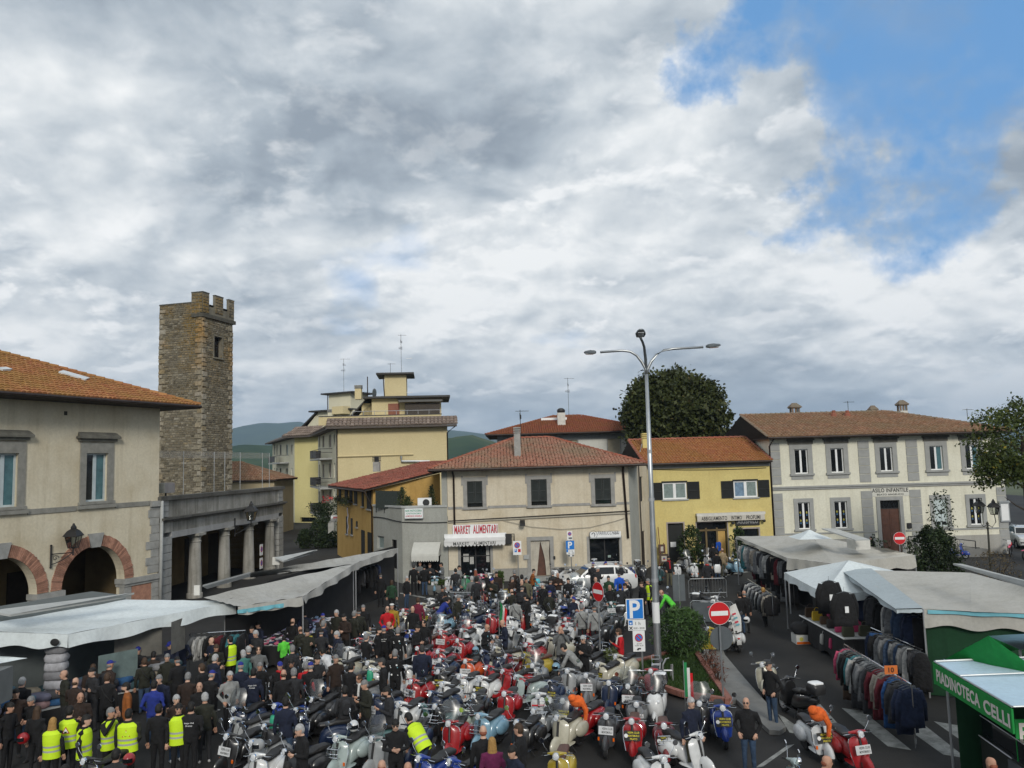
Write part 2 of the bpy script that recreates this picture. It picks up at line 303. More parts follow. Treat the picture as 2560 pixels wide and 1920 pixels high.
def shutter(F,u0,z0,u1,z1,root,m,d0=.02,tilt=0.0,n=None):
 fw = .06; mb = MB(); th = .05
 mb.fbox(F,u0,z0,u0+fw,z1,d0,d0+th); mb.fbox(F,u1-fw,z0,u1,z1,d0,d0+th)
 for zz in(z0,z1-fw,(z0+z1)/2-.04): mb.fbox(F,u0+fw,zz,u1-fw,zz+fw,d0,d0+th)
 n = n or int((z1-z0)/.075)
 for i in range(n):
  z = z0+fw+(z1-z0-2*fw)*(i+.5)/n
  mb.hexa([F.P(u0+fw,z-.035,d0+.05),F.P(u1-fw,z-.035,d0+.05),F.P(u1-fw,z-.025,d0+.045),F.P(u0+fw,z-.025,d0+.045),F.P(u0+fw,z+.015,d0+.012),F.P(u1-fw,z+.015,d0+.012),F.P(u1-fw,z+.025,d0+.01),F.P(u0+fw,z+.025,d0+.01)])
 mb.fbox(F,u0+.02,z0+.02,u1-.02,z1-.02,d0,d0+.006)
 return mb.build('shutter',m,root)
def tile_field(mb,o,u,v,poly,w=.22,ln=.36,flat=False,jit=.02,mi=0):
 """barrel tiles laid on the plane o + a*u + b*v (v up the slope), kept inside poly"""
 o, u, v = Vector(o), Vector(u).normalized(), Vector(v).normalized(); n = u.cross(v).normalized()
 if n.z<0: n = -n
 P = np.array(poly); us, vs = P[:,0], P[:,1]
 def inside(a,b):
  c = False; j = len(P)-1
  for i in range(len(P)):
   if(P[i,1]>b)!=(P[j,1]>b)and a<(P[j,0]-P[i,0])*(b-P[i,1])/(P[j,1]-P[i,1])+P[i,0]: c = not c
   j = i
  return c
 K = 4; rows = int((vs.max()-vs.min())/ln)+1; cols = int((us.max()-us.min())/w)+1
 U, Vv, N = np.array(u), np.array(v), np.array(n); O = np.array(o)
 for r in range(rows):
  for c in range(cols):
   a = us.min()+(c+.5)*w; b = vs.min()+r*ln
   if not inside(a,b+ln*.45): continue
   ja, jb, jn = random.uniform(-jit,jit), random.uniform(-jit,jit), random.uniform(0,jit)
   vv = []
   for e, (bb,rr,lift)in enumerate(((b-.03,w*.54,.035),(b+ln*1.02,w*.44,.0))):
    for k in range(K+1):
     t = math.pi*k/K
     hgt = math.sin(t)*rr*(.35 if flat else.72)
     vv.append(O+U*(a+ja-math.cos(t)*rr)+Vv*(bb+jb)+N*(hgt+lift+jn))
   fs = [(k,k+1,K+2+k,K+1+k)for k in range(K)]
   fs.append(tuple(range(K,-1,-1)))
   mb.add(vv,fs,mi)
def ridge_tiles(mb,a,b,r=.13,ln=.4,mi=0):
 a, b = Vector(a), Vector(b); L = (b-a).length; n = max(1,int(L/ln)); d = (b-a)/L; s = d.cross(Vector((0,0,1))).normalized(); up = s.cross(d)
 for i in range(n):
  p, q = a+d*(L*i/n-.03), a+d*(L*(i+1)/n); K = 5; vv = []
  for P, R in((p,r*1.12),(q,r)):
   vv+=[P+s*math.cos(math.pi*k/K)*R+up*(math.sin(math.pi*k/K)*R*.8+(.03 if P is p else 0))for k in range(K+1)]
  mb.add(vv,[(k,k+1,K+2+k,K+1+k)for k in range(K)]+[tuple(range(K,-1,-1))],mi)
def roof(root,F,u0,u1,depth,ze,rise,ov,left='hip',right='hip',m_t=None,m_r=None,m_under=None,w=.22,ln=.36,ovl=None,ovr=None,gutter=True,sides=True,inset=None):
 """pitched roof over a rectangle behind the facade: F.u along, depth inwards"""
 ovl = ov if ovl is None else ovl; ovr = ov if ovr is None else ovr
 half = depth/2; run = half+ov; a, b = u0-ovl, u1+ovr
 il = run if inset is None else inset
 ra = a+(il if left=='hip' else 0); rb = b-(il if right=='hip' else 0)
 zr = ze+rise; E = lambda u, d, z: F.P(u,z,d)
 A, B, Cc, D = E(a,ov,ze), E(b,ov,ze), E(b,-depth-ov,ze), E(a,-depth-ov,ze); R1, R2 = E(ra,-half,zr), E(rb,-half,zr)
 under = MB(); lo = Vector((0,0,-.05))
 for P in((A,B,R2,R1),(Cc,D,R1,R2),(D,A,R1),(B,Cc,R2)): under.poly(list(P)); under.poly([p+lo for p in reversed(P)])
 e = Vector((0,0,-.13))
 for p, q in((A,B),(B,Cc),(Cc,D),(D,A)): under.quad(p,q,q+e,p+e)
 if left=='gable': under.quad(A,R1,R1+e,A+e); under.quad(D,R1,R1+e,D+e)
 if right=='gable': under.quad(B,R2,R2+e,B+e); under.quad(Cc,R2,R2+e,Cc+e)
 under.poly([A+e,B+e,Cc+e,D+e])
 ro = under.build('roof',m_under or MT['wood_dark'],root)
 t = MB(); sl = math.hypot(run,rise)
 tile_field(t,A,B-A,E(a,ov-run,zr)-A,[(0,0),(b-a,0),(rb-a,sl),(ra-a,sl)],w,ln)
 if sides:
  if left=='hip':
   sl2 = math.hypot(il,rise); tile_field(t,D,A-D,R1-(D+A)/2,[(0,0),(depth+2*ov,0),(run,sl2)],w,ln)
  if right=='hip':
   sl2 = math.hypot(il,rise); tile_field(t,B,Cc-B,R2-(B+Cc)/2,[(0,0),(depth+2*ov,0),(run,sl2)],w,ln)
 t.build('roof_tiles',m_t,ro,smooth=rad(50),kind='stuff')
 t = MB(); up = Vector((0,0,.04)); ridge_tiles(t,R1+up,R2+up)
 if left=='hip': ridge_tiles(t,A+up,R1+up)
 if right=='hip': ridge_tiles(t,B+up,R2+up)
 if left=='gable': ridge_tiles(t,A+up,R1+up,.1)
 if right=='gable': ridge_tiles(t,B+up,R2+up,.1)
 t.build('ridge_tiles',m_r or m_t,ro,smooth=rad(50),kind='stuff')
 if gutter:
  g = MB(); g.tube([A+(A-B).normalized()*0+F.n*.07+Vector((0,0,-.05)),B+F.n*.07+Vector((0,0,-.05))],.075,8); g.build('gutter',MT['gutter'],ro)
 return ro, R1, R2
def antenna(loc,h,parent,n=2,sc=1.0):
 mb = MB(); x, y, z = loc; mb.tube([(x,y,z),(x,y,z+h)],.022,5)
 for k in range(n):
  zz = z+h*(1-.16*k)-.08; L = (.9-.25*k)*sc; ang = .4+1.1*k
  d = Vector((math.cos(ang),math.sin(ang)*.4,0)).normalized(); s = Vector((0,0,1))if k else d.cross(Vector((0,0,1)))
  c = Vector((x,y,zz)); mb.tube([c-d*L*.35,c+d*L*.65],.014,4)
  for i in range(6):
   p = c+d*L*(-.3+.18*i); q = .22-.02*i; mb.tube([p-s*q,p+s*q],.010,4)
 return mb.build('antenna',MT['dark_metal'],parent)
def chimney(base,w,h,root,m,cap='slab',m_cap=None,name='chimney'):
 x, y, z = base; mb = MB(); mb.box(x-w/2,y-w/2,z,x+w/2,y+w/2,z+h); c = mb.build(name,m,root); k = MB(); zt = z+h
 if cap=='slab':
  for i in range(3): k.box(x-w*.58,y-w*.58,zt+.04+i*.14,x+w*.58,y+w*.58,zt+.12+i*.14)
  k.box(x-w*.3,y-w*.3,zt,x+w*.3,y+w*.3,zt+.42)
 elif cap=='round':
  k.tube([(x,y,zt),(x,y,zt+.1)],w*.5,10); k.ell((x,y,zt+.22),(w*.55,w*.55,w*.38),10,6)
 else:
  for i in(-1,1):
   for j in(-1,1): k.box(x+i*w*.38-.06,y+j*w*.38-.06,zt,x+i*w*.38+.06,y+j*w*.38+.06,zt+.42)
  k.box(x-.06,y-w*.44,zt,x+.06,y-w*.3,zt+.42); k.box(x-w*.62,y-w*.62,zt+.42,x+w*.62,y+w*.62,zt+.5)
  a = w*.72; r = [(x-a,y-a,zt+.5),(x+a,y-a,zt+.5),(x+a,y+a,zt+.5),(x-a,y+a,zt+.5)]; p = [(x-a*.4,y,zt+.86),(x+a*.4,y,zt+.86)]
  k.poly([r[0],r[1],p[1],p[0]]); k.poly([r[2],r[3],p[0],p[1]]); k.poly([r[1],r[2],p[1]]); k.poly([r[3],r[0],p[0]])
 k.build('chimney_cap',m_cap or m,c); return c
def pipe(pts,root,r=.05,name='drainpipe',m=None): return MB().tube(pts,r,7).build(name,m or MT['gutter'],root,smooth=True)
def cable(F,pts,root,r=.018,m=None,name='cable'):
 return MB().tube([F.P(u,z,d)for u,z,d in pts],r,4).build(name,m or MT['dark_metal'],root)
PLANT_BITS = {}
def leaves(mb,pts,size,rng,droop=.2,mi=0,aspect=.5):
 """small folded leaf blades at pts (n x 3 array)"""
 n = len(pts); d = rng.normal(size=(n,3)); d[:,2]-=droop; d/=np.linalg.norm(d,axis=1)[:,None]; e = rng.normal(size=(n,3)); s = np.cross(d,e); s/=np.linalg.norm(s,axis=1)[:,None]+1e-9
 L = size*rng.uniform(.6,1.3,(n,1)); A = pts; B = pts+d*L*.5+s*L*aspect*.5; Cc = pts+d*L; D = pts+d*L*.5-s*L*aspect*.5
 V = np.stack([A,B,Cc,D],1).reshape(-1,3); b = len(mb.v)
 mb.v.extend(map(tuple,V)); mb.f.extend((b+4*i,b+4*i+1,b+4*i+2,b+4*i+3)for i in range(n)); mb.m.extend([mi]*n)
def mat_leaf(name,c1,c2,c3=None,rough=.6):
 m = bpy.data.materials.new(name); m.use_nodes = True; nt = m.node_tree; L = nt.links.new; b = nt.nodes['Principled BSDF']; b.inputs['Roughness'].default_value = rough; b.inputs['Specular IOR Level'].default_value = .25
 g = nd(nt,'ShaderNodeNewGeometry'); st = [(0,c1),(.7,c2)]+([(.97,c2),(1,c3)]if c3 else[])
 base = ramp(nt,g.outputs['Random Per Island'],st); n = nd(nt,'ShaderNodeTexNoise',i_Scale=.9,i_Detail=3.0); L(g.outputs['Position'],n.inputs[0])
 L(mixc(nt,1.0,base,ramp(nt,n.outputs[0],[(.3,.7),(.7,1.35)]),'MULTIPLY'),b.inputs['Base Color'])
 return m
 # ================================================================ ground
def mat_asphalt(name,c1=(.0185,.018,.0175),c2=(.034,.033,.0315)):
 m = bpy.data.materials.new(name); m.use_nodes = True; nt = m.node_tree; L = nt.links.new; b = nt.nodes['Principled BSDF']; b.inputs['Roughness'].default_value = .88; b.inputs['Specular IOR Level'].default_value = .3
 g = nd(nt,'ShaderNodeNewGeometry')
 n1 = nd(nt,'ShaderNodeTexNoise',i_Scale=.22,i_Detail=7.0,i_Roughness=.6); L(g.outputs['Position'],n1.inputs[0])
 n2 = nd(nt,'ShaderNodeTexNoise',i_Scale=30.0,i_Detail=4.0); L(g.outputs['Position'],n2.inputs[0])
 base = mixc(nt,ramp(nt,n1.outputs[0],[(.38,0),(.62,1)]),c1,c2)
 base = mixc(nt,1.0,base,ramp(nt,n2.outputs[0],[(.3,.8),(.7,1.2)]),'MULTIPLY')
 v = nd(nt,'ShaderNodeTexVoronoi',feature='DISTANCE_TO_EDGE',i_Scale=.35);
 w = nd(nt,'ShaderNodeTexNoise',i_Scale=1.5,i_Detail=4.0); L(g.outputs['Position'],w.inputs[0])
 mx = nd(nt,'ShaderNodeVectorMath',operation='MULTIPLY_ADD'); L(w.outputs['Color'],mx.inputs[0]); mx.inputs[1].default_value = (.9,.9,0); L(g.outputs['Position'],mx.inputs[2]); L(mx.outputs[0],v.inputs[0])
 base = mixc(nt,math_n(nt,'MULTIPLY',ramp(nt,v.outputs[0],[(.004,1),(.012,0)]),.15),base,(.015,.015,.015))
 L(base,b.inputs['Base Color'])
 bp = nd(nt,'ShaderNodeBump',i_Strength=.5,i_Distance=.01); L(n2.outputs[0],bp.inputs['Height']); L(bp.outputs[0],b.inputs['Normal']); return m
MT['asphalt'] = mat_asphalt('worn asphalt')
MT['paving'] = mat('pale concrete paving',(.16,.16,.152),.9,var=.25,scale=1.2,bump=.2)
MT['road_paint'] = None
def mat_roadpaint(name,col=(.29,.30,.285)):
 m = bpy.data.materials.new(name); m.use_nodes = True; nt = m.node_tree; L = nt.links.new; b = nt.nodes['Principled BSDF']; b.inputs['Roughness'].default_value = .8
 g = nd(nt,'ShaderNodeNewGeometry'); n1 = nd(nt,'ShaderNodeTexNoise',i_Scale=2.2,i_Detail=9.0,i_Roughness=.7); L(g.outputs['Position'],n1.inputs[0])
 v = nd(nt,'ShaderNodeTexNoise',i_Scale=14.0,i_Detail=5.0,i_Roughness=.8); L(g.outputs['Position'],v.inputs[0])
 base = mixc(nt,ramp(nt,n1.outputs[0],[(.40,1),(.58,0)]),col,tuple(x*.55 for x in col)); base = mixc(nt,ramp(nt,v.outputs[0],[(.58,0),(.68,1)]),base,(.06,.06,.06))
 L(base,b.inputs['Base Color']); return m
MT['road_paint'] = mat_roadpaint('worn white road paint'); MT['yellow_paint'] = mat_roadpaint('worn yellow road paint',(.46,.33,.03))
def ground():
 mb = MB(); N = 28
 mb.quad((-7000,-2500,-.02),(7000,-2500,-.02),(7000,7000,-.02),(-7000,7000,-.02))
 struct(mb.build('ground',mat('far fields',(.07,.085,.04),.95,var=.3,scale=.02)))
 mb = MB(); mb.quad((-70,-30,0),(80,-30,0),(80,190,0),(-70,190,0)); struct(mb.build('asphalt_square',MT['asphalt']))
 def sheet(name,pts,m,z=.004,t=0.0):
  mb = MB(); P = [Vector((p.x,p.y,0))for p in pts]
  if t:
   top = [p+Vector((0,0,t))for p in P]; mb.poly(top); n = len(P)
   for i in range(n): mb.quad(P[i],P[(i+1)%n],top[(i+1)%n],top[i])
  else: mb.poly([p+Vector((0,0,z))for p in P])
  o = mb.build(name,m); return struct(o)
 g = lambda z, *q: [at_z(z,a,b)for a,b in q]
 for q in(((780,830),(990,835),(1390,1275),(1345,1310),(1180,1260)),((1265,882),(1540,920),(2170,1430),(1865,1380)),):
  sheet('crossing_stripe',g('N',*q),MT['road_paint'])
 for q in(((420,957),(690,990),(900,1090),(1465,1535),(1160,1485)),((1040,1055),(1370,1110),(2100,1600),(1760,1560))):
  sheet('crossing_stripe',g('O',*q),MT['road_paint'])
 sheet('crossing_stripe',g('N',(440,960),(520,1000),(820,1215),(780,1240),(590,1200)),MT['road_paint'])
 sheet('parking_line',g('N',(560,1370),(655,1352),(250,1640),(140,1660)),MT['road_paint'])
 sheet('parking_line',g('I',(0,468),(300,520),(290,535),(0,480)),MT['road_paint'])
 sheet('road_line',g('M',(0,545),(455,478),(455,488),(0,560)),MT['road_paint'])
 sheet('road_line',g('M',(838,1110),(1350,1440),(1345,1460),(830,1120)),MT['road_paint'])
 sheet('parking_line',g('H',(740,330),(1130,285),(1140,300),(730,350)),MT['road_paint'])
 for k in range(4): sheet('yellow_hatching',g('I',(1190-3*k,428+20*k),(1330-3*k,420+20*k),(1330-3*k,428+20*k),(1185-3*k,438+20*k)),MT['yellow_paint'])
 isl = [at_z('K',1590,1075),at_z('K',1760,1065),at_z('K',1880,1160),at_z('L',1935,235),at_z('L',2205,560),at_z('N',300,870),at_z('N',545,1180),at_z('N',470,1235),at_z('N',330,1225),at_z('L',2080,820),at_z('L',1990,850),at_z('L',1350,740),at_z('K',330,1420),at_z('K',560,1280),at_z('K',1000,1240),at_z('K',1330,1150)]
 sheet('traffic_island_pavement',isl,MT['paving'],t=.12)
 kb = MB(); n = len(isl)
 lawn = [at_z('L',1275,165,.14),at_z('L',1520,145,.14),at_z('L',1600,250,.14),at_z('L',1990,810,.14),at_z('L',1930,805,.14),at_z('L',1380,715,.14),at_z('L',700,480,.14),at_z('L',520,430,.14),at_z('L',640,340,.14),at_z('L',1000,245,.14)]
 mb = MB(); mb.poly([(p.x,p.y,.16)for p in lawn]); struct(mb.build('lawn_soil',mat('lawn soil',(.022,.04,.012),.95,var=.3)))
 C = sum(lawn,Vector())/len(lawn); kerb_m = mat('red brick kerb',(.235,.10,.075),.92,var=.3,scale=6)
 root = thing('planting_bed_kerb','low terracotta red kerb framing the triangular lawn under the three armed lamp','kerb',(C.x,C.y,0))
 for i in range(len(lawn)):
  a, b = lawn[i], lawn[(i+1)%len(lawn)]; d = (b-a); L = Vector((d.x,d.y,0)).length; k = max(1,int(L/.8)); d.normalize(); s = Vector((-d.y,d.x,0))*.09
  for j in range(k):
   p, q = a+d*(L*j/k+.01), a+d*(L*(j+1)/k-.01); h = .27+random.uniform(-.012,.012)
   m = MB(); m.hexa([(x.x,x.y,.1)for x in(p-s,q-s,q+s,p+s)]+[(x.x,x.y,h)for x in(p-s,q-s,q+s,p+s)]); m.build('kerb_block',kerb_m,root)
 P = np.array([(p.x,p.y)for p in lawn]); mb = MB(); rng = np.random.default_rng(3); n = 0; pts = []
 from mathutils.geometry import intersect_point_tri_2d
 mn, mx = P.min(0), P.max(0)
 q = rng.uniform(mn,mx,(26000,2)); ins = np.zeros(len(q),bool); j = len(P)-1
 for i in range(len(P)):
  c = ((P[i,1]>q[:,1])!=(P[j,1]>q[:,1]))&(q[:,0]<(P[j,0]-P[i,0])*(q[:,1]-P[i,1])/(P[j,1]-P[i,1]+1e-12)+P[i,0]); ins^=c; j = i
 q = q[ins]; pts = np.column_stack([q,np.full(len(q),.15)]); d = rng.normal(size=(len(q),2))*.04; L = rng.uniform(.05,.13,len(q)); b0 = 0
 w = rng.normal(size=(len(q),2)); w/=np.linalg.norm(w,axis=1)[:,None]; w*=.012
 Vv = np.stack([np.column_stack([q-w,np.full(len(q),.15)]),np.column_stack([q+w,np.full(len(q),.15)]),np.column_stack([q+d,.15+L])],1).reshape(-1,3)
 mb.v = list(map(tuple,Vv)); mb.f = [(3*i,3*i+1,3*i+2)for i in range(len(q))]; mb.m = [0]*len(q)
 tag(mb.build('lawn_grass',mat_leaf('lawn grass',(.018,.042,.010),(.04,.075,.016)),kind='stuff'),'short green grass of the triangular lawn under the three armed lamp','grass')
 return isl, lawn
ISLAND, LAWN = ground()
def pavement(pts,name='pavement'):
 mb = MB(); P = [Vector((p.x,p.y,0))for p in pts]; top = [p+Vector((0,0,.13))for p in P]; mb.poly(top); n = len(P)
 for i in range(n): mb.quad(P[i],P[(i+1)%n],top[(i+1)%n],top[i])
 o = mb.build(name,MT['paving']); return struct(o)
 # ================================================================ hills
def hills():
 def ridge(name,m,Y,x0,x1,prof,depth,seed,rough):
  rng = np.random.default_rng(seed); nx, ny = 90, 14; ph = rng.uniform(0,6.28,8); V = []; Fc = []
  for j in range(ny):
   t = j/(ny-1)
   for i in range(nx):
    x = x0+(x1-x0)*i/(nx-1); h = np.interp(x,[p[0]for p in prof],[p[1]for p in prof])
    h*=math.sin(math.pi*.5*min(1,t*1.25))if t<.8 else 1-.3*(t-.8)
    h+=rough*t*sum(math.sin(x*f/rough/9+ph[k]+t*5*k)/(k+1)for k,f in enumerate((1,2.3,4.1,7.7,13)))
    V.append((x,Y+depth*t,h-3))
  for j in range(ny-1):
   for i in range(nx-1): Fc.append((j*nx+i,j*nx+i+1,(j+1)*nx+i+1,(j+1)*nx+i))
  mb = MB(); mb.add(V,Fc); struct(mb.build(name,m,smooth=True))
 def hm(name,c1,c2,c3,sc):
  m = bpy.data.materials.new(name); m.use_nodes = True; nt = m.node_tree; L = nt.links.new; b = nt.nodes['Principled BSDF']; b.inputs['Roughness'].default_value = 1; b.inputs['Specular IOR Level'].default_value = 0
  g = nd(nt,'ShaderNodeNewGeometry'); n = nd(nt,'ShaderNodeTexNoise',i_Scale=sc,i_Detail=9.0,i_Roughness=.65); L(g.outputs['Position'],n.inputs[0])
  L(ramp(nt,n.outputs[0],[(.35,c1),(.55,c2),(.66,c3)]),b.inputs['Base Color']); return m
 near = hm('wooded hill',(.022,.042,.014),(.045,.07,.02),(.10,.11,.04),.006); far = hm('far hill',(.03,.05,.02),(.05,.075,.03),(.09,.1,.05),.002)
 hx = lambda px, Y: (px-1280)/2000*Y
 ridge('hill',near,1300,-1400,1200,[(-1400,30),(hx(570,1700),52),(hx(640,1700),66),(hx(760,1700),40),(hx(1100,1700),60),(hx(1180,1700),72),(hx(1235,1700),55),(hx(1500,1700),40),(1200,20)],500,4,5)
 ridge('far_hill',far,4200,-5000,4500,[(-5000,200),(hx(560,5500),275),(hx(665,5500),322),(hx(760,5500),300),(hx(900,5500),240),(hx(1130,5500),232),(hx(1235,5500),205),(hx(1700,5500),190),(4500,150)],1600,9,16)
hills()
def haze():
 m = bpy.data.materials.new('haze air'); m.use_nodes = True; nt = m.node_tree; nt.nodes.remove(nt.nodes['Principled BSDF']); v = nd(nt,'ShaderNodeVolumePrincipled'); v.inputs['Density'].default_value = HAZE; v.inputs['Color'].default_value = (.50,.68,.92,1); v.inputs['Anisotropy'].default_value = .1; nt.links.new(v.outputs[0],nt.nodes['Material Output'].inputs['Volume'])
 mb = MB(); mb.box(-7100,-2600,-8,7100,7100,430); mb.build('haze',m,kind='stuff')
HAZE = 1.3e-4
haze()
# ================================================================ buildings
TILE = dict(orange=mat_tiles('orange lichened roof tiles',[(.33,.14,.055),(.27,.10,.045),(.37,.18,.07),(.30,.12,.06)],(.24,.15,.04),.6,.5),market=mat_tiles('red brown roof tiles',[(.34,.155,.10),(.28,.125,.085),(.40,.20,.135),(.31,.165,.115)],(.24,.19,.125),.8,.35,.35),brown=mat_tiles('brown roof tiles',[(.26,.135,.075),(.20,.10,.06),(.31,.175,.105),(.23,.14,.09)],(.17,.135,.075),.5,.4,.2),red=mat_tiles('red roof tiles',[(.30,.085,.055),(.24,.065,.045),(.35,.12,.08)],(.16,.08,.05),.5,.8,.15),amber=mat_tiles('amber lichened roof tiles',[(.34,.14,.055),(.28,.10,.045),(.38,.17,.07)],(.26,.14,.035),.6,.4),rust=mat_tiles('rust red roof tiles',[(.25,.075,.04),(.20,.06,.035),(.28,.10,.05)],(.20,.085,.03),.6,.5),ridge=mat_tiles('ridge roof tiles',[(.33,.10,.06),(.26,.085,.055),(.36,.14,.09)],(.2,.12,.08),.4,.8),ridge_grey=mat_tiles('weathered ridge roof tiles',[(.19,.155,.12),(.25,.17,.12),(.16,.13,.10)],(.2,.18,.13),.5,.8),concrete=mat_tiles('grey brown cornice tiles',[(.22,.17,.14),(.17,.13,.11),(.28,.22,.185)],(.16,.13,.1),.4,1.2,.2))
PL = dict(market=mat_plaster('cream plaster',(.60,.54,.425),(.70,.63,.52),.6,.55),asilo=mat_plaster('pale ivory plaster',(.68,.665,.555),(.76,.73,.66),.4,.4),yellow=mat_plaster('yellow plaster',(.61,.51,.21),(.78,.7,.6),.45,.2,patch=(.42,.39,.30),patch_at=.70),ochre=mat_plaster('ochre plaster',(.50,.325,.11),(.7,.62,.5),.5,.45),grey=mat_plaster('grey rendering',(.34,.345,.315),(.7,.68,.64),.55,.35),flat=mat_plaster('straw yellow plaster',(.60,.51,.30),(.85,.82,.76),.35,.15),flat_lit=mat_plaster('lit straw yellow plaster',(.62,.55,.26),(.85,.82,.76),.35,.15),flat_lit_pale=mat_plaster('pale lit straw plaster',(.63,.60,.46),(.85,.82,.76),.35,.15),hall=mat_plaster('straw coloured plaster',(.60,.545,.42),(.72,.66,.56),.6,.5),white=mat_plaster('off white plaster',(.58,.58,.54),(.8,.78,.74),.3,.25),portico=mat_plaster('stained grey cement',(.33,.32,.29),(.36,.35,.31),.8,.95),warm=mat_plaster('sandy plaster',(.40,.335,.22),(.75,.7,.6),.4,.3))  # brighter copies of the straw plaster carry the daylight in their colour
def shell(root,F,u0,u1,z0,z1,depth,ops,m,t=.3,name='wall',left=True,right=True,back=True):
 mb = MB(); wall_open(mb,F,u0,u1,z0,z1,ops,t)
 q = F.P
 if right: mb.quad(q(u1,z0),q(u1,z0,-depth),q(u1,z1,-depth),q(u1,z1))
 if left: mb.quad(q(u0,z0,-depth),q(u0,z0),q(u0,z1),q(u0,z1,-depth))
 if back: mb.quad(q(u1,z0,-depth),q(u0,z0,-depth),q(u0,z1,-depth),q(u1,z1,-depth))
 mb.quad(q(u0,z1),q(u1,z1),q(u1,z1,-depth),q(u0,z1,-depth))
 mb.quad(q(u0,z0+.1,-t-.35),q(u1,z0+.1,-t-.35),q(u1,z1-.1,-t-.35),q(u0,z1-.1,-t-.35))
 return mb.build(name,m,root)
def base_of(F,u,d=-3): p = F.P(u,0,d); return(p.x,p.y,0)
def asilo():
 a = at_z('D',349,1290); a = Vector((at_y('D',350,1110,58).x,58,0)); b = Vector((at_y('D',2098,1110,58.3).x,58.3,0)); F = Fac(a,b); n = F.len
 R = thing('school_building','two storey ivory nursery school with grey quoins and brown tiled roof','building',base_of(F,n/2))
 up = [F.rect('D',*q)for q in((497,487,597,670),(767,480,864,662),(1135,472,1230,652),(1508,462,1606,642),(1775,455,1876,634))]
 lo = [F.rect('D',*q)for q in((524,884,614,1085),(797,876,892,1078),(1808,852,1902,1052))]; blind = F.rect('D',1541,857,1638,1064); door = F.rect('D',1146,868,1292,1270); door = (door[0],0.15,door[2],door[3])
 ze = F.uv('D',1000,395)[1]
 shell(R,F,0,n,0,ze,11,up+lo+[door,blind],PL['asilo'])
 ss = MT['stone_grey']; sp = mat('grey painted stone',(.30,.305,.295),.9,var=.1,scale=2)
 for i, o in enumerate(up):
  w = window(F,o,R,MT['white_paint'],MT['glass_dark']if i not in(3,4)else MT['glass_teal'],dark_leaf=MT['glass_dark']); surround(F,o,w,sp,.34,.05)
  c = MB(); u0, z0, u1, z1 = o; c.fbox(F,u0-.5,z1+.62,u1+.5,z1+.74,-.02,.2); c.fbox(F,u0-.42,z1+.36,u1+.42,z1+.62,-.02,.08); c.build('window_cornice',mat('dark stained cornice stone',(.12,.115,.10),.95,var=.35)if i==0 else bpy.data.materials['dark stained cornice stone'],w)
  MB().fbox(F,u0-.3,z0-.42,u1+.3,z0-.16,-.02,.03).build('window_apron',sp,w)
 for i, o in enumerate(lo):
  w = window(F,o,R,MT['white_paint'],MT['glass_dark']); surround(F,o,w,sp,.28,.05)
  for k, (fu,fz,c)in enumerate(((.25,.25,0),(.75,.25,1),(.25,.55,1),(.78,.55,0))):
   u0, z0, u1, z1 = o; cu, cz = u0+(u1-u0)*fu, z0+(z1-z0)*fz; mb = MB(); mb.ell(F.P(cu,cz+.12,-.125),(.06,.01,.09),8,6,0); mb.ell(F.P(cu,cz-.06,-.123),(.06,.01,.07),8,6,1)
   mb.build('paper_cutout',[mat('yellow paper',(.3,.27,.05),.8),mat('blue paper',(.04,.11,.22),.8)]if(i,k)==(0,0)else[bpy.data.materials['yellow paper'],bpy.data.materials['blue paper']],w)
 w = MB().fbox(F,blind[0],blind[1],blind[2],blind[3],-.14,-.1).build('window',mat('pale roller blind',(.45,.52,.52),.8),R); surround(F,blind,w,sp,.28,.05)
 for k in(.18,.62): MB().fbox(F,blind[0]+(blind[2]-blind[0])*k,blind[1]+.1,blind[0]+(blind[2]-blind[0])*(k+.3),blind[1]+.34,-.1,-.085).build('vent_opening',MT['glass_dark'],w)
 d = MB(); hw = (door[0]+door[2])/2; zt = door[3]-.62
 d.fbox(F,door[0],door[1],hw-.01,zt,-.2,-.12); d.fbox(F,hw+.01,door[1],door[2],zt,-.2,-.12)
 for q in(0,1):
  for k in range(3): uu = door[0]+.12 if q==0 else hw+.1; d.fbox(F,uu,door[1]+.2+k*.95,uu+(hw-door[0])-.24,door[1]+.95+k*.95,-.12,-.1)
 dd = d.build('door',MT['wood_door'],R); MB().fbox(F,door[0],zt+.06,door[2],door[3],-.2,-.17).build('fanlight',MT['glass_dark'],dd)
 g = MB()
 for k in range(6): u = door[0]+(door[2]-door[0])*(k+.5)/6; g.tube([F.P(u+.1*math.cos(t),zt+.33+.2*math.sin(t),-.14)for t in np.linspace(0,6.28,9)],.018,4)
 g.fbox(F,door[0],zt,door[2],zt+.06,-.2,-.1); g.build('fanlight_grille',MT['dark_metal'],dd); surround(F,door,dd,sp,.26,.07,sill=False)
 MB().fbox(F,hw-1.1,0,hw+1.1,.15,-.1,.55).build('doorstep',ss,R)
 zb = F.uv('D',1000,760)[1]
 for q in((345,408,410,1100),(1000,400,1083,1150),(1362,400,1446,1150),(2030,760,2100,1160)):
  c = F.rect('D',q[0],q[1]+300,q[2],q[3]); u0, u1 = (0.0,c[2])if q[0]==345 else((c[0],n)if q[0]==2030 else(c[0],c[2])); z = .55
  while z<ze-.3:
   h = min(.58,ze-.28-z)
   if abs(z+h/2-zb)>.42: MB().fbox(F,u0+(-.02 if u0==0 else 0),z+.012,u1+(.02 if u1==n else 0),z+h-.012,-.02,.05).build('quoin_block',sp,R)
   z+=.6
 c = MB(); c.fbox(F,-.06,zb-.16,n+.06,zb-.02,-.02,.09); c.fbox(F,-.1,zb-.02,n+.1,zb+.1,-.02,.17); c.build('belt_course',sp,R)
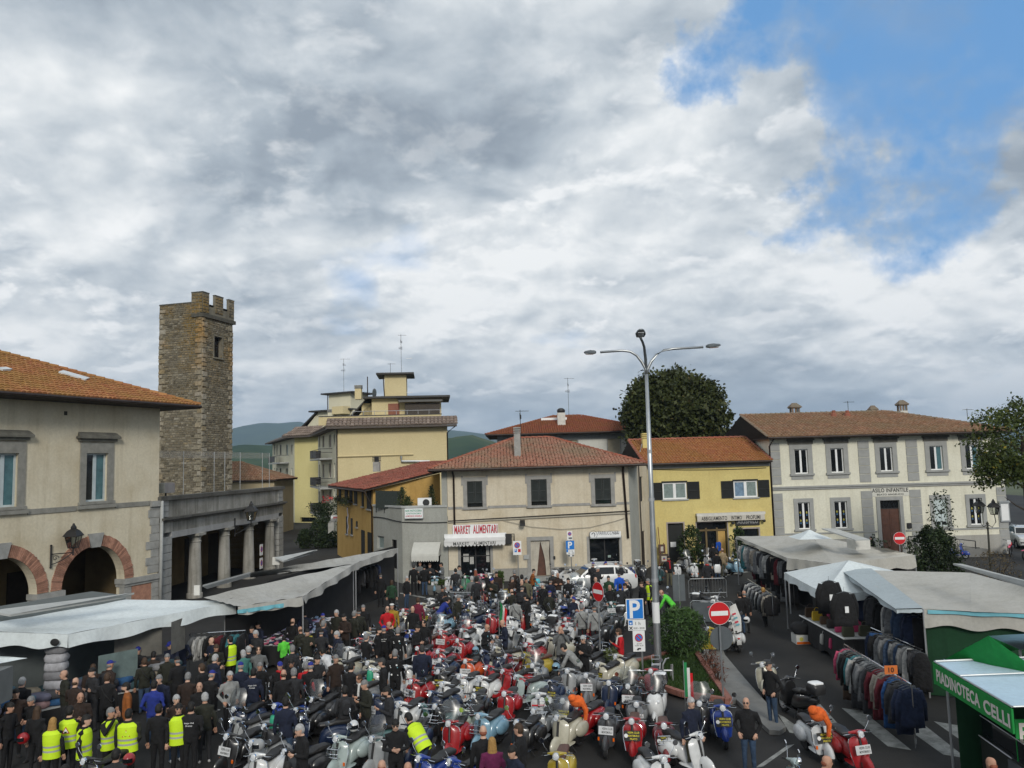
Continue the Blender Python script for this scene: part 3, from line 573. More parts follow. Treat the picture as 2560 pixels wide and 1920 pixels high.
 zs = F.uv('D',1000,1100)[1]; c = MB(); c.fbox(F,-.05,0,door[0]-.34,zs-.5,-.02,.045); c.fbox(F,door[2]+.34,0,n+.04,zs-.5,-.02,.045); c.build('plinth',mat_plaster('pale grey plinth',(.36,.355,.33)),R)
 c = MB(); c.fbox(F,-.03,zs-.1,door[0]-.34,zs,-.02,.06); c.fbox(F,door[2]+.34,zs-.1,n,zs,-.02,.06); c.build('sill_course',sp,R)
 r = F.rect('D',1068,772,1352,838); s = MB().fbox(F,r[0],r[1],r[2],r[3],.0,.03).build('name_panel',mat('white rendered panel',(.56,.555,.5),.9,var=.08),R)
 t = MB(); cu = (r[0]+r[2])/2; t.text('ASILO INFANTILE',F.P(cu,r[1]+(r[3]-r[1])*.68,.032),F.u,(0,0,1),width=(r[2]-r[0])*.95,height=(r[3]-r[1])*.46,bold=.02); t.text('BEATO ANGELICO',F.P(cu,r[1]+(r[3]-r[1])*.2,.032),F.u,(0,0,1),width=(r[2]-r[0])*.7,height=(r[3]-r[1])*.2,bold=.02); t.build('lettering',MT['black_letter'],s)
 ov = .75; apex = at_y('D',800,222,58+5.5+ov); rise = apex.z-(ze+.13)
 ro, R1, R2 = roof(R,F,0,n,11,ze+.13,rise,ov,'gable','hip',TILE['brown'],TILE['ridge_grey'],w=.27,ln=.42,ovl=.35,inset=None)
 mb = MB(); mb.poly([F.P(0,ze,0),F.P(0,ze+rise*.9,-5.5),F.P(0,ze,-11)]); mb.build('gable_wall',PL['asilo'],R)
 pipe([F.P(.1,ze,.6),F.P(-.08,ze-.5,.16),F.P(-.08,.2,.16)],R,.06)
 for(x,y,w,h)in((500,226,.66,.1),(1085,226,.5,-.1),(1303,205,.6,.1)):
  p = at_y('D',x,y,58+6.0); chimney((p.x,p.y,p.z-.35),w,h+.3,R,MT['dirty_white'],'house',TILE['ridge_grey'])
 for x in(792,893): p = at_y('D',x,245,62.5); mb = MB(); mb.loft([[(p.x+math.cos(t)*r,p.y+math.sin(t)*r,p.z+zz)for t in np.linspace(0,6.28,9)[:-1]]for zz,r in((0,.28),(.25,.2),(.3,.14),(.5,.14))]); mb.build('roof_vent',TILE['ridge'],R)
 for x, y, h in((900,212,.8),(1790,250,.6)): p = at_y('D',x,y,63.5); antenna((p.x,p.y,p.z-.2),h+.3,R,1,.9)
 mb = MB(); r = F.rect('D',1337,1038,1366,1078); mb.fbox(F,r[0],r[1],r[2],r[3],0,.15); mb.build('letter_box',MT['dark_metal'],R)
 return F, n
FA, NA = asilo()
r = FA.rect('D',2025,885,2075,1030); nb = thing('notice_board','white glazed notice case on the right corner of the school','notice board',base_of(FA,r[0],.1)); m = MB(); m.fbox(FA,r[0],r[1],r[2]+.2,r[3],.06,.16); m.build('case_frame',MT['steel'],nb); MB().fbox(FA,r[0]+.08,r[1]+.1,r[2]+.12,r[3]-.1,.162,.17).build('notice_sheet',MT['white_sign'],nb); MB().fbox(FA,r[0]-.05,r[3],r[2]+.25,r[3]+.12,.06,.25).build('case_top',MT['steel'],nb)
def yellow_house():
 Y = 57.2; a = Vector((at_y('g',-110,900,Y).x,Y,0)); b = Vector((at_y('g',2030,1000,Y+.6).x-.02,Y+.6,0)); F = Fac(a,b); n = F.len
 R = thing('shop_house','yellow two storey house with black shutters above a clothes shop','building',base_of(F,n/2))
 wins = [F.rect('g',115,180,530,470),F.rect('g',1342,150,1752,438)]; doorL = F.rect('g',212,885,485,1500); shop = F.rect('g',714,870,1240,1480); disp = F.rect('g',1378,982,1782,1400)
 doorL = (doorL[0],.1,doorL[2],doorL[3]); shop = (shop[0],.1,shop[2],shop[3]); disp = (disp[0],.7,disp[2],disp[3])
 ze = F.uv('C',1800,1310)[1]
 shell(R,F,0,n,0,ze,9,wins+[doorL,shop,disp],PL['yellow'])
 for i, o in enumerate(wins):
  w = window(F,o,R,MT['white_paint'],MT['glass_curtain'],fw=.1,dark_leaf=None if i==0 else mat('glass before blue curtains',(.16,.24,.33),.15,var=.3,scale=6),d=-.1)
  MB().fbox(F,o[0]-.1,o[1]-.1,o[2]+.1,o[1],-.02,.1).build('sill',MT['stone_pale'],w); MB().fbox(F,o[0]-.06,o[3],o[2]+.06,o[3]+.1,-.02,.06).build('lintel',MT['shutter_black'],w)
  sw = (o[2]-o[0])*.53; shutter(F,o[0]-sw,o[1]-.02,o[0]-.02,o[3]+.02,R,MT['shutter_black']); shutter(F,o[2]+.02,o[1]-.02,min(o[2]+sw,n-.12),o[3]+.02,R,MT['shutter_black'])
 fr = mat('pinkish stone frame',(.33,.29,.27),.9)
 w = MB().fbox(F,doorL[0]+.02,.1,doorL[2]-.02,doorL[3]-.02,-.26,-.2).build('door',MT['shutter_black'],R); surround(F,doorL,w,fr,.09,.03,False)
 MB().fbox(F,doorL[0]+.2,1.2,doorL[0]+.6,1.55,-.2,-.195).build('notice',MT['white_sign'],w)
 w = MB().fbox(F,shop[0]+.02,.1,shop[2]-.02,shop[3]-.02,-.29,-.25).build('shop_glazing',MT['glass_dark'],R); surround(F,shop,w,fr,.08,.03,False)
 k = (shop[2]-shop[0]); fm = MB(); [fm.fbox(F,shop[0]+k*x,.1,shop[0]+k*x+.12,shop[3]-.4,-.25,-.18)for x in(.3,.66)]; fm.fbox(F,shop[0],shop[3]-.62,shop[2],shop[3]-.5,-.25,-.18); fm.build('door_frame',MT['ochre_in'],w); MB().fbox(F,shop[0]+k*.7,.1,shop[2]-.1,shop[3]-.65,-.22,-.2).build('door_curtain',PL['ochre'],w)
 w = MB().fbox(F,disp[0],disp[1],disp[2],disp[3],-.2,-.16).build('display_window',MT['glass_dark'],R); surround(F,disp,w,fr,.1,.04)
 MB().fbox(F,-.02,ze-.28,n,ze,-.02,.12).build('eaves_band',mat('grey eaves band',(.2,.2,.19),.9),R)
 ov = .5; top = at_y('C',1750,1098,Y+4.5+ov); rise = top.z-ze-.1
 ro, R1, R2 = roof(R,F,0,n,9,ze+.1,rise,ov,'gable','gable',TILE['amber'],TILE['ridge'],ovl=.3,ovr=0,w=.21,ln=.33)
 cable(F,[(0.2+n*t,F.uv('C',1400+800*t,1358-10*t)[1]-.1*math.sin(3.1*t),.05)for t in np.linspace(0,.95,9)],R)
 p = at_y('C',1292,1130,60); chimney((p.x,p.y,p.z-.4),.5,.7,R,PL['yellow'],'slab',PL['yellow'])
 mb = MB(); q = at_y('C',1215,1215,59); mb.tube([q,at_y('C',1240,1222,59),at_y('C',1262,1140,59)],.05,6); mb.build('flue_pipe',MT['aluminium'],R)
 A = F.rect('g',680,712,1865,735); Bq = F.rect('g',690,740,1850,835)
 aw = thing('shop_awning','cream rolled awning lettered with clothing and perfumes on the yellow house','awning',base_of(F,(A[0]+A[2])/2,.3))
 MB().fbox(F,A[0],A[1]-.02,A[2],A[3]+.06,.02,.3).build('awning_box',MT['dirty_white'],aw); v = MB().fbox(F,Bq[0],Bq[1],Bq[2],Bq[3],.26,.34).build('valance',mat('cream canvas',(.50,.47,.41),.8,var=.08),aw)
 t = MB(); cu, cz = (Bq[0]+Bq[2])/2, (Bq[1]+Bq[3])/2; W_ = Bq[2]-Bq[0]
 t.text('ABBIGLIAMENTO',F.P(Bq[0]+W_*.25,cz,.342),F.u,(0,0,1),width=W_*.38,height=.28,bold=.02); t.text('INTIMO',F.P(Bq[0]+W_*.58,cz,.342),F.u,(0,0,1),width=W_*.155,height=.28,bold=.02); t.text('PROFUMI',F.P(Bq[0]+W_*.83,cz,.342),F.u,(0,0,1),width=W_*.21,height=.28,bold=.02); t.build('lettering',MT['black_letter'],v)
 Cq = F.rect('g',1365,822,1782,918); sg = thing('shop_sign','black shop sign board under the cream awning','sign',base_of(F,Cq[0],.1)); b = MB().fbox(F,Cq[0],Cq[1],Cq[2],Cq[3],.03,.12).build('sign_board',MT['black_plastic'],sg)
 MB().text('AIUSHILU',F.P((Cq[0]+Cq[2])/2,(Cq[1]+Cq[3])/2+.08,.122),F.u,(0,0,1),width=(Cq[2]-Cq[0])*.86,height=.32,bold=.03).build('lettering',mat('grey lettering',(.25,.25,.25),.5),b)
 m = MB(); m.tube([F.P(Cq[0]-.25,Cq[3]-.15,.03),F.P(Cq[0]-.25,Cq[3]-.15,.3)],.03); m.ell(F.P(Cq[0]-.25,Cq[3]-.2,.32),(.12,.12,.1)); m.ell(F.P(Cq[2]+.25,Cq[3]-.1,.32),(.12,.12,.1)); m.build('spot_lamp',MT['dark_metal'],sg)
 for i, (q,lab)in enumerate((((15,1240,130,1390),'brown framed painting leaning high against the corner of the yellow house'),((25,1400,180,1560),'large framed landscape painting leaning by the door of the yellow house'))):
  r = F.rect('g',*q); e = thing('framed_painting',lab,'painting',base_of(F,r[0],.6)); m = MB(); m.fbox(F,r[0],r[1],r[2],r[3],.45+.1*i,.5+.1*i); m.build('picture_frame',mat('brown picture frame',(.07,.045,.03),.6),e)
  k = .14; mm = MB().fbox(F,r[0]+k,r[1]+k,r[2]-k,r[3]-k,.502+.1*i,.51+.1*i).build('canvas',mat('pale canvas',(.45,.42,.36),.8),e); s = MB(); s.fbox(F,r[0]+k*1.7,r[1]+k*1.7,r[2]-k*1.7,(r[1]+r[3])/2,.511+.1*i,.514+.1*i,0); s.fbox(F,r[0]+k*1.7,(r[1]+r[3])/2,r[2]-k*1.7,r[3]-k*1.7,.511+.1*i,.514+.1*i,1); s.build('landscape',[mat('red field paint',(.32,.06,.04),.8),mat('blue hill paint',(.05,.10,.22),.8)],mm)
  if i==0: m = MB(); m.tube([F.P(r[0]-.02,0,.6),F.P(r[0]+.15,r[3],.48)],.03); m.tube([F.P(r[2]+.02,0,.6),F.P(r[2]-.1,r[3]+.1,.48)],.03); m.tube([F.P((r[0]+r[2])/2,0,.2),F.P((r[0]+r[2])/2-.2,r[3]+1.2,.44)],.03); m.build('easel',MT['rust'],e)
 return F, n
FY, NY = yellow_house()
def market():
 Y0 = 51.6; a = Vector((at_y('d',272,800,Y0).x,Y0,0)); b = Vector((at_y('e',1480,800,Y0+.25).x,Y0+.25,0)); F = Fac(a,b); n = F.len
 R = thing('market_house','cream two storey house with closed green shutters and a grocery on the ground floor','building',base_of(F,n/2))
 wins = [F.rect('d',607,297,872,745),F.rect('d',1712,265,1985,715),F.rect('e',880,245,1155,690)]; shop = F.rect('d',500,1395,1012,2100); shop = (shop[0],.1,shop[2],shop[3])
 dcur = F.rect('d',1712,1320,2045,2000); dcur = (dcur[0],.25,dcur[2],dcur[3]); hair = F.rect('e',795,1290,1310,2000); hair = (hair[0],.1,hair[2],hair[3])
 ze = F.uv('d',1000,70)[1];
 shell(R,F,0,n,0,ze,11,wins+[shop,dcur,hair],PL['market'],right=False)
 sp = mat('grey stone surround',(.285,.28,.265),.95,var=.15,scale=3)
 for i, o in enumerate(wins):
  w = MB().fbox(F,o[0],o[1],o[2],o[3],-.24,-.2).build('window',MT['glass_dark'],R); surround(F,o,w,sp,.25,.05)
  e = MB(); e.fbox(F,o[0]-.36,o[3]-.25,o[0]-.25,o[3]+.36,-.02,.05); e.fbox(F,o[2]+.25,o[3]-.25,o[2]+.36,o[3]+.36,-.02,.05); e.build('window_ear',sp,w)
  m = (o[0]+o[2])/2; shutter(F,o[0]+.01,o[1]+.25,m-.01,o[3]-.01,R,MT['shutter'],-.06); shutter(F,m+.01,o[1]+.25,o[2]-.01,o[3]-.01,R,MT['shutter'],-.06)
 zb = F.uv('d',1300,740)[1]; u = 0
 for o in wins+[None]:
  e = (o[0]-.33)if o else n; MB().fbox(F,u,zb-.06,e,zb+.1,-.02,.035).build('belt_course',sp,R)
  if o: u = o[2]+.33
 u = 0; pm = mat_plaster('grey plinth',(.30,.295,.275),(.7,.68,.64),.5,.3); zp = F.uv('I',1200,190)[1]
 for o in(shop,dcur,hair,None):
  e = o[0]-.2 if o else n
  if e-u>.05: MB().fbox(F,u,0,e,zp,-.02,.03).build('plinth',pm,R)
  if o: u = o[2]+.2
 w = MB().fbox(F,shop[0],.1,shop[2],shop[3],-.28,-.24).build('shop_glazing',MT['glass_dark'],R); surround(F,shop,w,sp,.17,.03,False); k = shop[2]-shop[0]
 m = MB(); m.fbox(F,shop[0]+k*.48,.1,shop[0]+k*.48+.08,shop[3],-.24,-.2); m.fbox(F,shop[0],shop[3]-.75,shop[2],shop[3]-.7,-.24,-.2); m.build('door_frame',MT['dark_metal'],w)
 for(x,z,ww,hh)in((.08,1.25,.35,.5),(.3,1.1,.25,.45),(.86,1.2,.2,1.1)): MB().fbox(F,shop[0]+k*x,z,shop[0]+k*x+ww,z+hh,-.24,-.235).build('price_notice',mat('pale print',(.4,.4,.38),.8,var=.3,scale=20),w)
 w = MB().fbox(F,dcur[0],.25,dcur[2],dcur[3],-.28,-.24).build('door',MT['wood_door'],R); surround(F,dcur,w,sp,.24,.06,False); MB().fbox(F,dcur[0]-.35,0,dcur[2]+.35,.25,-.1,.5).build('doorstep',MT['stone_grey'],w)
 cm = mat('pale door curtain',(.46,.43,.37),.9,var=.15)
 for side in(0,1):
  g = MB(); N = 22; rows = 10; V = []
  for j in range(rows+1):
   t = j/rows; z = dcur[3]-.03-t*(dcur[3]-.3); full = (dcur[2]-dcur[0])/2; wd = full*(1-.55*math.sin(min(1,t*1.5)*1.57))if side else full*(1-.42*t)
   for i in range(N+1):
    s = i/N; uu = dcur[0]+wd*s if side==0 else dcur[2]-wd*(1-s)-(full-wd)*.35*(1-t); V.append(F.P(uu,z,-.1+.035*math.sin(s*34+t)))
  g.add(V,[(j*(N+1)+i,j*(N+1)+i+1,(j+1)*(N+1)+i+1,(j+1)*(N+1)+i)for j in range(rows)for i in range(N)]); g.build('door_curtain',cm,w,smooth=True)
 w = MB().fbox(F,hair[0],.1,hair[2],hair[3],-.28,-.24).build('salon_door',MT['glass_dark'],R); surround(F,hair,w,sp,.17,.03,False); k = hair[2]-hair[0]; MB().fbox(F,hair[0]+k*.62,1.25,hair[0]+k*.72,1.4,-.24,-.235).build('door_notice',mat('green notice',(.25,.33,.3),.7),w); MB().fbox(F,hair[0]+k*.5,.1,hair[0]+k*.5+.07,hair[3],-.24,-.2).build('door_frame',MT['dark_metal'],w)
 cable(F,[(n*t,F.uv('d',272+1,1010)[1]+.25*t,.06)for t in(0,.3,1)],R,.05,mat('conduit',(.36,.33,.27),.8),'conduit'); cable(F,[(n*t,F.uv('d',280,985)[1]+.3*t,.09)for t in(0,.5,1)],R,.03)
 q = [F.uv('d',1240,975),F.uv('d',1700,1080),F.uv('e',300,1125),F.uv('e',800,1090),F.uv('e',1240,980),F.uv('e',1390,930)]; cable(F,[(x,z,.12)for x,z in q],R,.018,bpy.data.materials['conduit'])
 pipe([F.P(.35,ze,.7),F.P(.42,ze-.45,.1),F.P(.42,F.uv('d',330,1225)[1],.1)],R,.065); uu = F.uv('e',1395,600)[0]; pipe([F.P(uu-.1,ze,.7),F.P(uu-.05,ze-.4,.1),F.P(uu+.1,F.uv('e',1415,1280)[1],.1)],R,.075)
 u, z = F.uv('d',1560,985); m = MB(); m.tube([F.P(u,z,.02),F.P(u,z-.05,.3)],.03); m.obox(F.P(u,z-.1,.38),F.u*.16,(F.n-Vector((0,0,.6))).normalized()*.2,Vector((0,0,.07))); m.build('wall_lamp',MT['dark_metal'],R)
 r = F.rect('d',1582,1570,1672,1645); MB().fbox(F,r[0],r[1],r[2],r[3],.03,.12).build('meter_box',MT['stone_pale'],R)
 for q in(('d',2095,1590,2130,1645),('e',160,1590,195,1645)):
  if q[0]=='e': continue
  r = F.rect(*q); MB().fbox(F,r[0],r[1],r[2],r[3],.02,.1).build('door_bell_box',MT['black_plastic'],R)
 F2 = Fac((b.x,b.y),(at_y('e',1815,700,57.0).x,57.0)); n2 = F2.len; sw = F2.rect('e',1655,215,1715,650); sd = F2.rect('e',1700,1150,1760,1700); sd = (sd[0],.1,sd[2],sd[3]); m = MB(); wall_open(m,F2,0,n2,0,ze,[sw,sd],.2); m.build('wall',PL['market'],R)
 e = F2.uv('e',1620,600)[0]; MB().fbox(F2,0,0,e,ze,-.02,.03).build('corner_quoin',PL['grey'],R); w = MB().fbox(F2,sw[0],sw[1],sw[2],sw[3],-.2,-.1).build('shutter',MT['shutter_black'],R); w = MB().fbox(F2,sd[0],sd[1],sd[2],sd[3],-.2,-.1).build('door',MT['wood_dark'],R)
 pipe([F2.P(e+.25,ze,.1),F2.P(e+.25,.3,.1)],R,.04)
 ov = .85; L = at_y('W',924,1012,Y0-ov); Rr = at_y('W',1397,1000,Y0-ov); uL = (L-F.o).dot(F.u); uR = (Rr-F.o).dot(F.u); ap = at_y('C',400,1090,Y0+5.5); rise = ap.z-ze
 ro, R1, R2 = roof(R,F,0,n,11,ze,rise,ov,'hip','hip',TILE['market'],TILE['ridge'],ovl=-uL,ovr=uR-n,w=.21,ln=.33,inset=(uR-uL)/2-1.3)
 p = at_y('C',187,1245,Y0+1.6); chimney((p.x,p.y,p.z-.5),.42,2.0,R,MT['stone_grey'],'slab',MT['stone_grey']); p2 = at_y('C',213,1040,Y0+1.9); antenna((p2.x,p2.y,p2.z-.8),2.3,R,2,1.0)
 m = MB(); m.box(p.x-.3,p.y-.25,p.z-.5,p.x+.3,p.y+.35,p.z-.08); m.build('chimney_flashing',MT['stone_pale'],R)
 m = MB()
 for k in range(4): q = F.P(-.1,ze-.12,-.5-k*1.1); m.obox(q+F.u*-.5,F.u*.6,F.n*.06,Vector((0,0,.07)))
 m.build('rafter_ends',MT['wood_dark'],R,kind='stuff')
 r = F.rect('d',362,1040,1140,1205); sg = thing('shop_sign','long white sign with red MARKET ALIMENTARI lettering','sign',base_of(F,r[0],.1)); b_ = MB().fbox(F,r[0],r[1],r[2],r[3],.1,.24).build('sign_board',MT['white_sign'],sg)
 t = MB(); w_ = r[2]-r[0]; zc = (r[1]+r[3])/2
 for s, x, ww in(('MARKET',.21,.35),('ALIMENTARI',.715,.535)): t.text(s,F.P(r[0]+w_*x+.02,zc-.03,.243),F.u,(0,0,1),width=w_*ww,height=.52,bold=.0,mi=1); t.text(s,F.P(r[0]+w_*x,zc,.2445),F.u,(0,0,1),width=w_*ww,height=.52,bold=.015)
 t.build('lettering',[MT['red_letter'],mat('green shadow lettering',(.05,.14,.10),.5)],b_)
 A = F.rect('d',215,1225,1285,1265); Bq = F.rect('d',222,1310,1265,1400); aw = thing('shop_awning','white scalloped awning lettered MARKET ALIMENTARI below the long white sign','awning',base_of(F,A[0],.3)); cw = mat('white awning canvas',(.60,.60,.59),.75,var=.06)
 m = MB(); m.fbox(F,A[0],A[1],A[2],A[3]+.1,.03,.25); m.build('awning_box',MT['white_paint'],aw); m = MB(); m.quad(F.P(A[0]+.05,A[1],.25),F.P(A[2]-.05,A[1],.25),F.P(Bq[2],Bq[3],.75),F.P(Bq[0],Bq[3],.75)); m.fbox(F,Bq[0],Bq[3]-.04,Bq[2],Bq[3]+.03,.72,.78)
 N = 17; w_ = Bq[2]-Bq[0]
 for i in range(N):
  u0 = Bq[0]+w_*i/N; pts = [F.P(u0,Bq[3],.76),F.P(u0+w_/N,Bq[3],.76)]+[F.P(u0+w_/N*(1-k/6),Bq[1]+.1-.1*math.sin(math.pi*k/6),.76)for k in range(7)]; m.poly(pts)
 cv = m.build('canopy',cw,aw); t = MB(); zc = (Bq[1]+Bq[3])/2+.02
 for s, x, ww in(('MARKET',.28,.26),('ALIMENTARI',.66,.36)): t.text(s,F.P(Bq[0]+w_*x,zc,.765),F.u,(0,0,1),width=w_*ww,height=.2,bold=.012)
 t.build('lettering',MT['black_letter'],cv)
 r = F.rect('e',785,1165,1318,1255); sg = thing('shop_sign','white PARRUCCHIERI sign above the dark salon door','sign',base_of(F,r[0],.1)); b_ = MB().fbox(F,r[0],r[1],r[2],r[3],.1,.28).build('sign_board',MT['white_sign'],sg); t = MB(); w_ = r[2]-r[0]; t.text('PARRUCCHIERI',F.P(r[0]+w_*.6,(r[1]+r[3])/2+.1,.284),F.u,(0,0,1),width=w_*.68,height=.24,shear=.2,bold=.005); t.text('hairstyle',F.P(r[0]+w_*.84,r[1]+.2,.284),F.u,(0,0,1),width=w_*.17,height=.09)
 c = F.P(r[0]+w_*.11,(r[1]+r[3])/2,.285); t.tube([c+F.u*math.cos(q)*.24+Vector((0,0,math.sin(q)*.26))for q in np.linspace(0,6.28,17)],.012,4); t.tube([c+F.u*(.1*math.cos(q))+Vector((0,0,.12*math.sin(q)))for q in np.linspace(-1,3,9)],.025,4); t.build('lettering',mat('slate lettering',(.09,.10,.12),.5),b_); MB().fbox(F,r[0],r[1]-.07,r[2],r[1],.1,.3).build('sign_trim',MT['steel'],sg)
 r = F.rect('d',1268,1215,1420,1372); sg = thing('box_sign','dark projecting box sign right of the scalloped grocery awning','sign',base_of(F,r[0],.1)); m = MB(); m.fbox(F,r[0],r[1],r[2]-.15,r[3],.1,.3); m.build('sign_box',MT['black_plastic'],sg); m = MB(); m.tube([F.P(r[0],r[3]+.04,.3),F.P(r[2],r[3]+.04,.3),F.P(r[2],r[1]+.1,.3)],.035); m.build('bracket',MT['dark_metal'],sg)
 return F, n, ze, b
FM, NM, ZEM, BM = market()
def annex():
 pr = FM.o; a = Vector((at_y('G',1155,300,55.5).x,55.5,0)); mid = Vector((at_y('G',1405,300,51.9).x,51.9,0)); F1 = Fac(a,mid); F2 = Fac(mid,(pr.x-.02,pr.y-.05)); zt = F2.uv('B',1400,1345)[1]
 R = thing('grey_annex','low grey rendered annex with roof terrace beside the cream market house','building',(mid.x,mid.y+2,0))
 sh = F2.rect('G',1525,190,1730,560); sh = (sh[0],.1,sh[2],sh[3]); w1 = F1.rect('B',1048,1590,1105,1700); w2 = F1.rect('G',1312,170,1355,420)
 m = MB(); wall_open(m,F1,0,F1.len,0,zt,[w1,w2],.25); wall_open(m,F2,0,F2.len,0,zt,[sh],.25); p = F2.P; back = 5.0; m.poly([F1.P(0,zt-.9),F1.P(F1.len,zt-.9),F2.P(F2.len,zt-.9),F2.P(F2.len,zt-.9,-back),F1.P(0,zt-.9,-2)])
 m.build('wall',PL['grey'],R)
 c = MB(); c.fbox(F1,0,zt,F1.len,zt+.12,-.3,.07); c.fbox(F2,.02,zt,F2.len,zt+.12,-.3,.07); c.build('parapet_coping',MT['stone_pale'],R)
 w = window(F1,w1,R,MT['stone_pale'],MT['glass_curtain'],leaves=1); w = window(F1,w2,R,MT['dark_metal'],MT['glass_dark'],leaves=2); g = MB(); [g.tube([F1.P(w2[0]+(w2[2]-w2[0])*k/6,w2[1],-.05),F1.P(w2[0]+(w2[2]-w2[0])*k/6,w2[3],-.05)],.015,4)for k in range(7)]; g.build('window_bars',MT['dark_metal'],w)
 w = MB().fbox(F2,sh[0],.1,sh[2],sh[3],-.24,-.2).build('door',MT['glass_dark'],R)
 u, z = F2.uv('B',1600,1040); m = MB(); m.fbox(F2,u,zt+.12,F2.len,ZEM-.15,-.35,0); m.build('upper_wall',PL['grey'],R)
 cable(F2,[(F2.len*t,F2.uv('B',1290+380*t,1470+5*math.sin(3*t))[1],.05)for t in np.linspace(0,1,6)],R,.03); cable(F1,[(F1.len*t,F1.uv('B',1020+270*t,1425+38*t)[1]+.05*math.sin(5*t),.05)for t in np.linspace(0,1,6)],R,.03)
 r = F2.rect('B',1295,1350,1450,1435); s = thing('bar_sign','white BAR PASTICCERIA box sign hung on the grey terrace parapet','sign',base_of(F2,r[0],.2)); b_ = MB().fbox(F2,r[0],r[1],r[2],r[3],.08,.3).build('sign_board',MT['white_sign'],s); t = MB(); cu = (r[0]+r[2])/2; w_ = r[2]-r[0]; h = r[3]-r[1]
 t.text('BAR PASTICCERIA',F2.P(cu,r[1]+h*.78,.302),F2.u,(0,0,1),width=w_*.9,height=h*.2,bold=.02); t.text('GASTRONOMIA',F2.P(cu,r[1]+h*.5,.302),F2.u,(0,0,1),width=w_*.8,height=h*.14,bold=.01); t.text('di MONICA ANGELA',F2.P(cu,r[1]+h*.24,.302),F2.u,(0,0,1),width=w_*.9,height=h*.16,mi=1,bold=.02); t.build('lettering',[MT['green_letter'],MT['red_letter']],b_)
 A = F2.rect('G',1505,190,1738,210); Bq = F2.rect('G',1500,300,1740,345); aw = thing('shop_awning','plain cream drop awning over the bar door of the grey annex','awning',base_of(F2,A[0],.3)); m = MB(); zt2 = A[3]; zb = Bq[3]; N = 12
 for i in range(N):
  for j in range(6):
   f = lambda s: (zt2-(zt2-zb)*s,.08+.75*math.sin(s*1.57)); z0, d0 = f(j/6); z1, d1 = f((j+1)/6); u0, u1 = A[0]+(A[2]-A[0])*i/N, A[0]+(A[2]-A[0])*(i+1)/N; m.quad(F2.P(u0,z0,d0),F2.P(u0,z1,d1),F2.P(u1,z1,d1),F2.P(u1,z0,d0))
  m.poly([F2.P(u0,zb,.83),F2.P(u1,zb,.83)]+[F2.P(u1-(u1-u0)*k/5,Bq[1]+.08-.1*math.sin(math.pi*k/5),.83)for k in range(6)])
 for uu in(A[0],A[2]): m.poly([F2.P(uu,zt2,.02),F2.P(uu,zb,.02),F2.P(uu,zb,.83),F2.P(uu,zt2-.3,.5)])
 m.build('canopy',mat('cream awning canvas',(.50,.50,.46),.8,var=.06),aw,smooth=rad(40))
 r = F2.rect('B',1035,1195,1245,1330); e = thing('terrace_screen','dark green mesh screen along the terrace of the grey annex','screen',base_of(F1,1,-.5)); q0 = at_y('B',1035,1330,54.6); q1 = at_y('B',1250,1330,52.6); FF = Fac((q0.x,q0.y),(q1.x,q1.y)); z0, z1 = zt-.1, FF.uv('B',1140,1200)[1]; m = MB()
 for k in range(40): m.fbox(FF,FF.len*k/40,z0,FF.len*(k+.8)/40,z1,0,.02)
 m.build('screen_mesh',mat('dark green netting',(.03,.04,.035),.9,var=.3,scale=12),e)
 for k in range(4): MB().tube([FF.P(FF.len*k/3,z0-.3,-.03),FF.P(FF.len*k/3,z1+.05,-.03)],.025).build('post',MT['dark_metal'],e)
 c = at_y('B',1457,1330,52.4); e = thing('air_conditioner','white air conditioner unit on the terrace behind the parapet','air conditioner',(c.x,c.y,zt)); m = MB(); m.box(c.x-.45,c.y,zt-.05,c.x+.45,c.y+.3,zt+.58); m.build('casing',MT['white_paint'],e); m = MB(); m.disc((c.x+.1,c.y-.01,zt+.28),(0,-1,0),.22,16,.02); m.build('fan_grille',MT['dark_metal'],e)
 gm = mat_leaf('terrace leaves',(.02,.035,.012),(.05,.06,.025)); rng = np.random.default_rng(5)
 for i, (x,y,hgt,w_,lab)in enumerate(((1265,1300,1.25,.45,'tall leafy shrub in the middle of the terrace parapet'),(1310,1325,.6,.45,'small bushy plant left of the terrace air conditioner'),(1520,1320,1.3,.35,'spiky climbing plant right of the terrace air conditioner'))):
  c = at_y('B',x,y+10,52.7); e = thing('potted_shrub',lab,'plant',(c.x,c.y,zt)); m = MB(); z = np.random.default_rng(i).uniform(0,1,700); P = np.column_stack([c.x+rng.normal(size=700)*w_*.45*(1.2-z),c.y+rng.normal(size=700)*w_*.3,zt+.05+z*hgt]); leaves(m,P,.13,rng); m.build('foliage',gm,e); MB().tube([(c.x,c.y,zt-.4),(c.x,c.y,zt+hgt*.7)],.03).build('stem',MT['wood_dark'],e)
 return F1, F2, zt
FX1, FX2, ZX = annex()
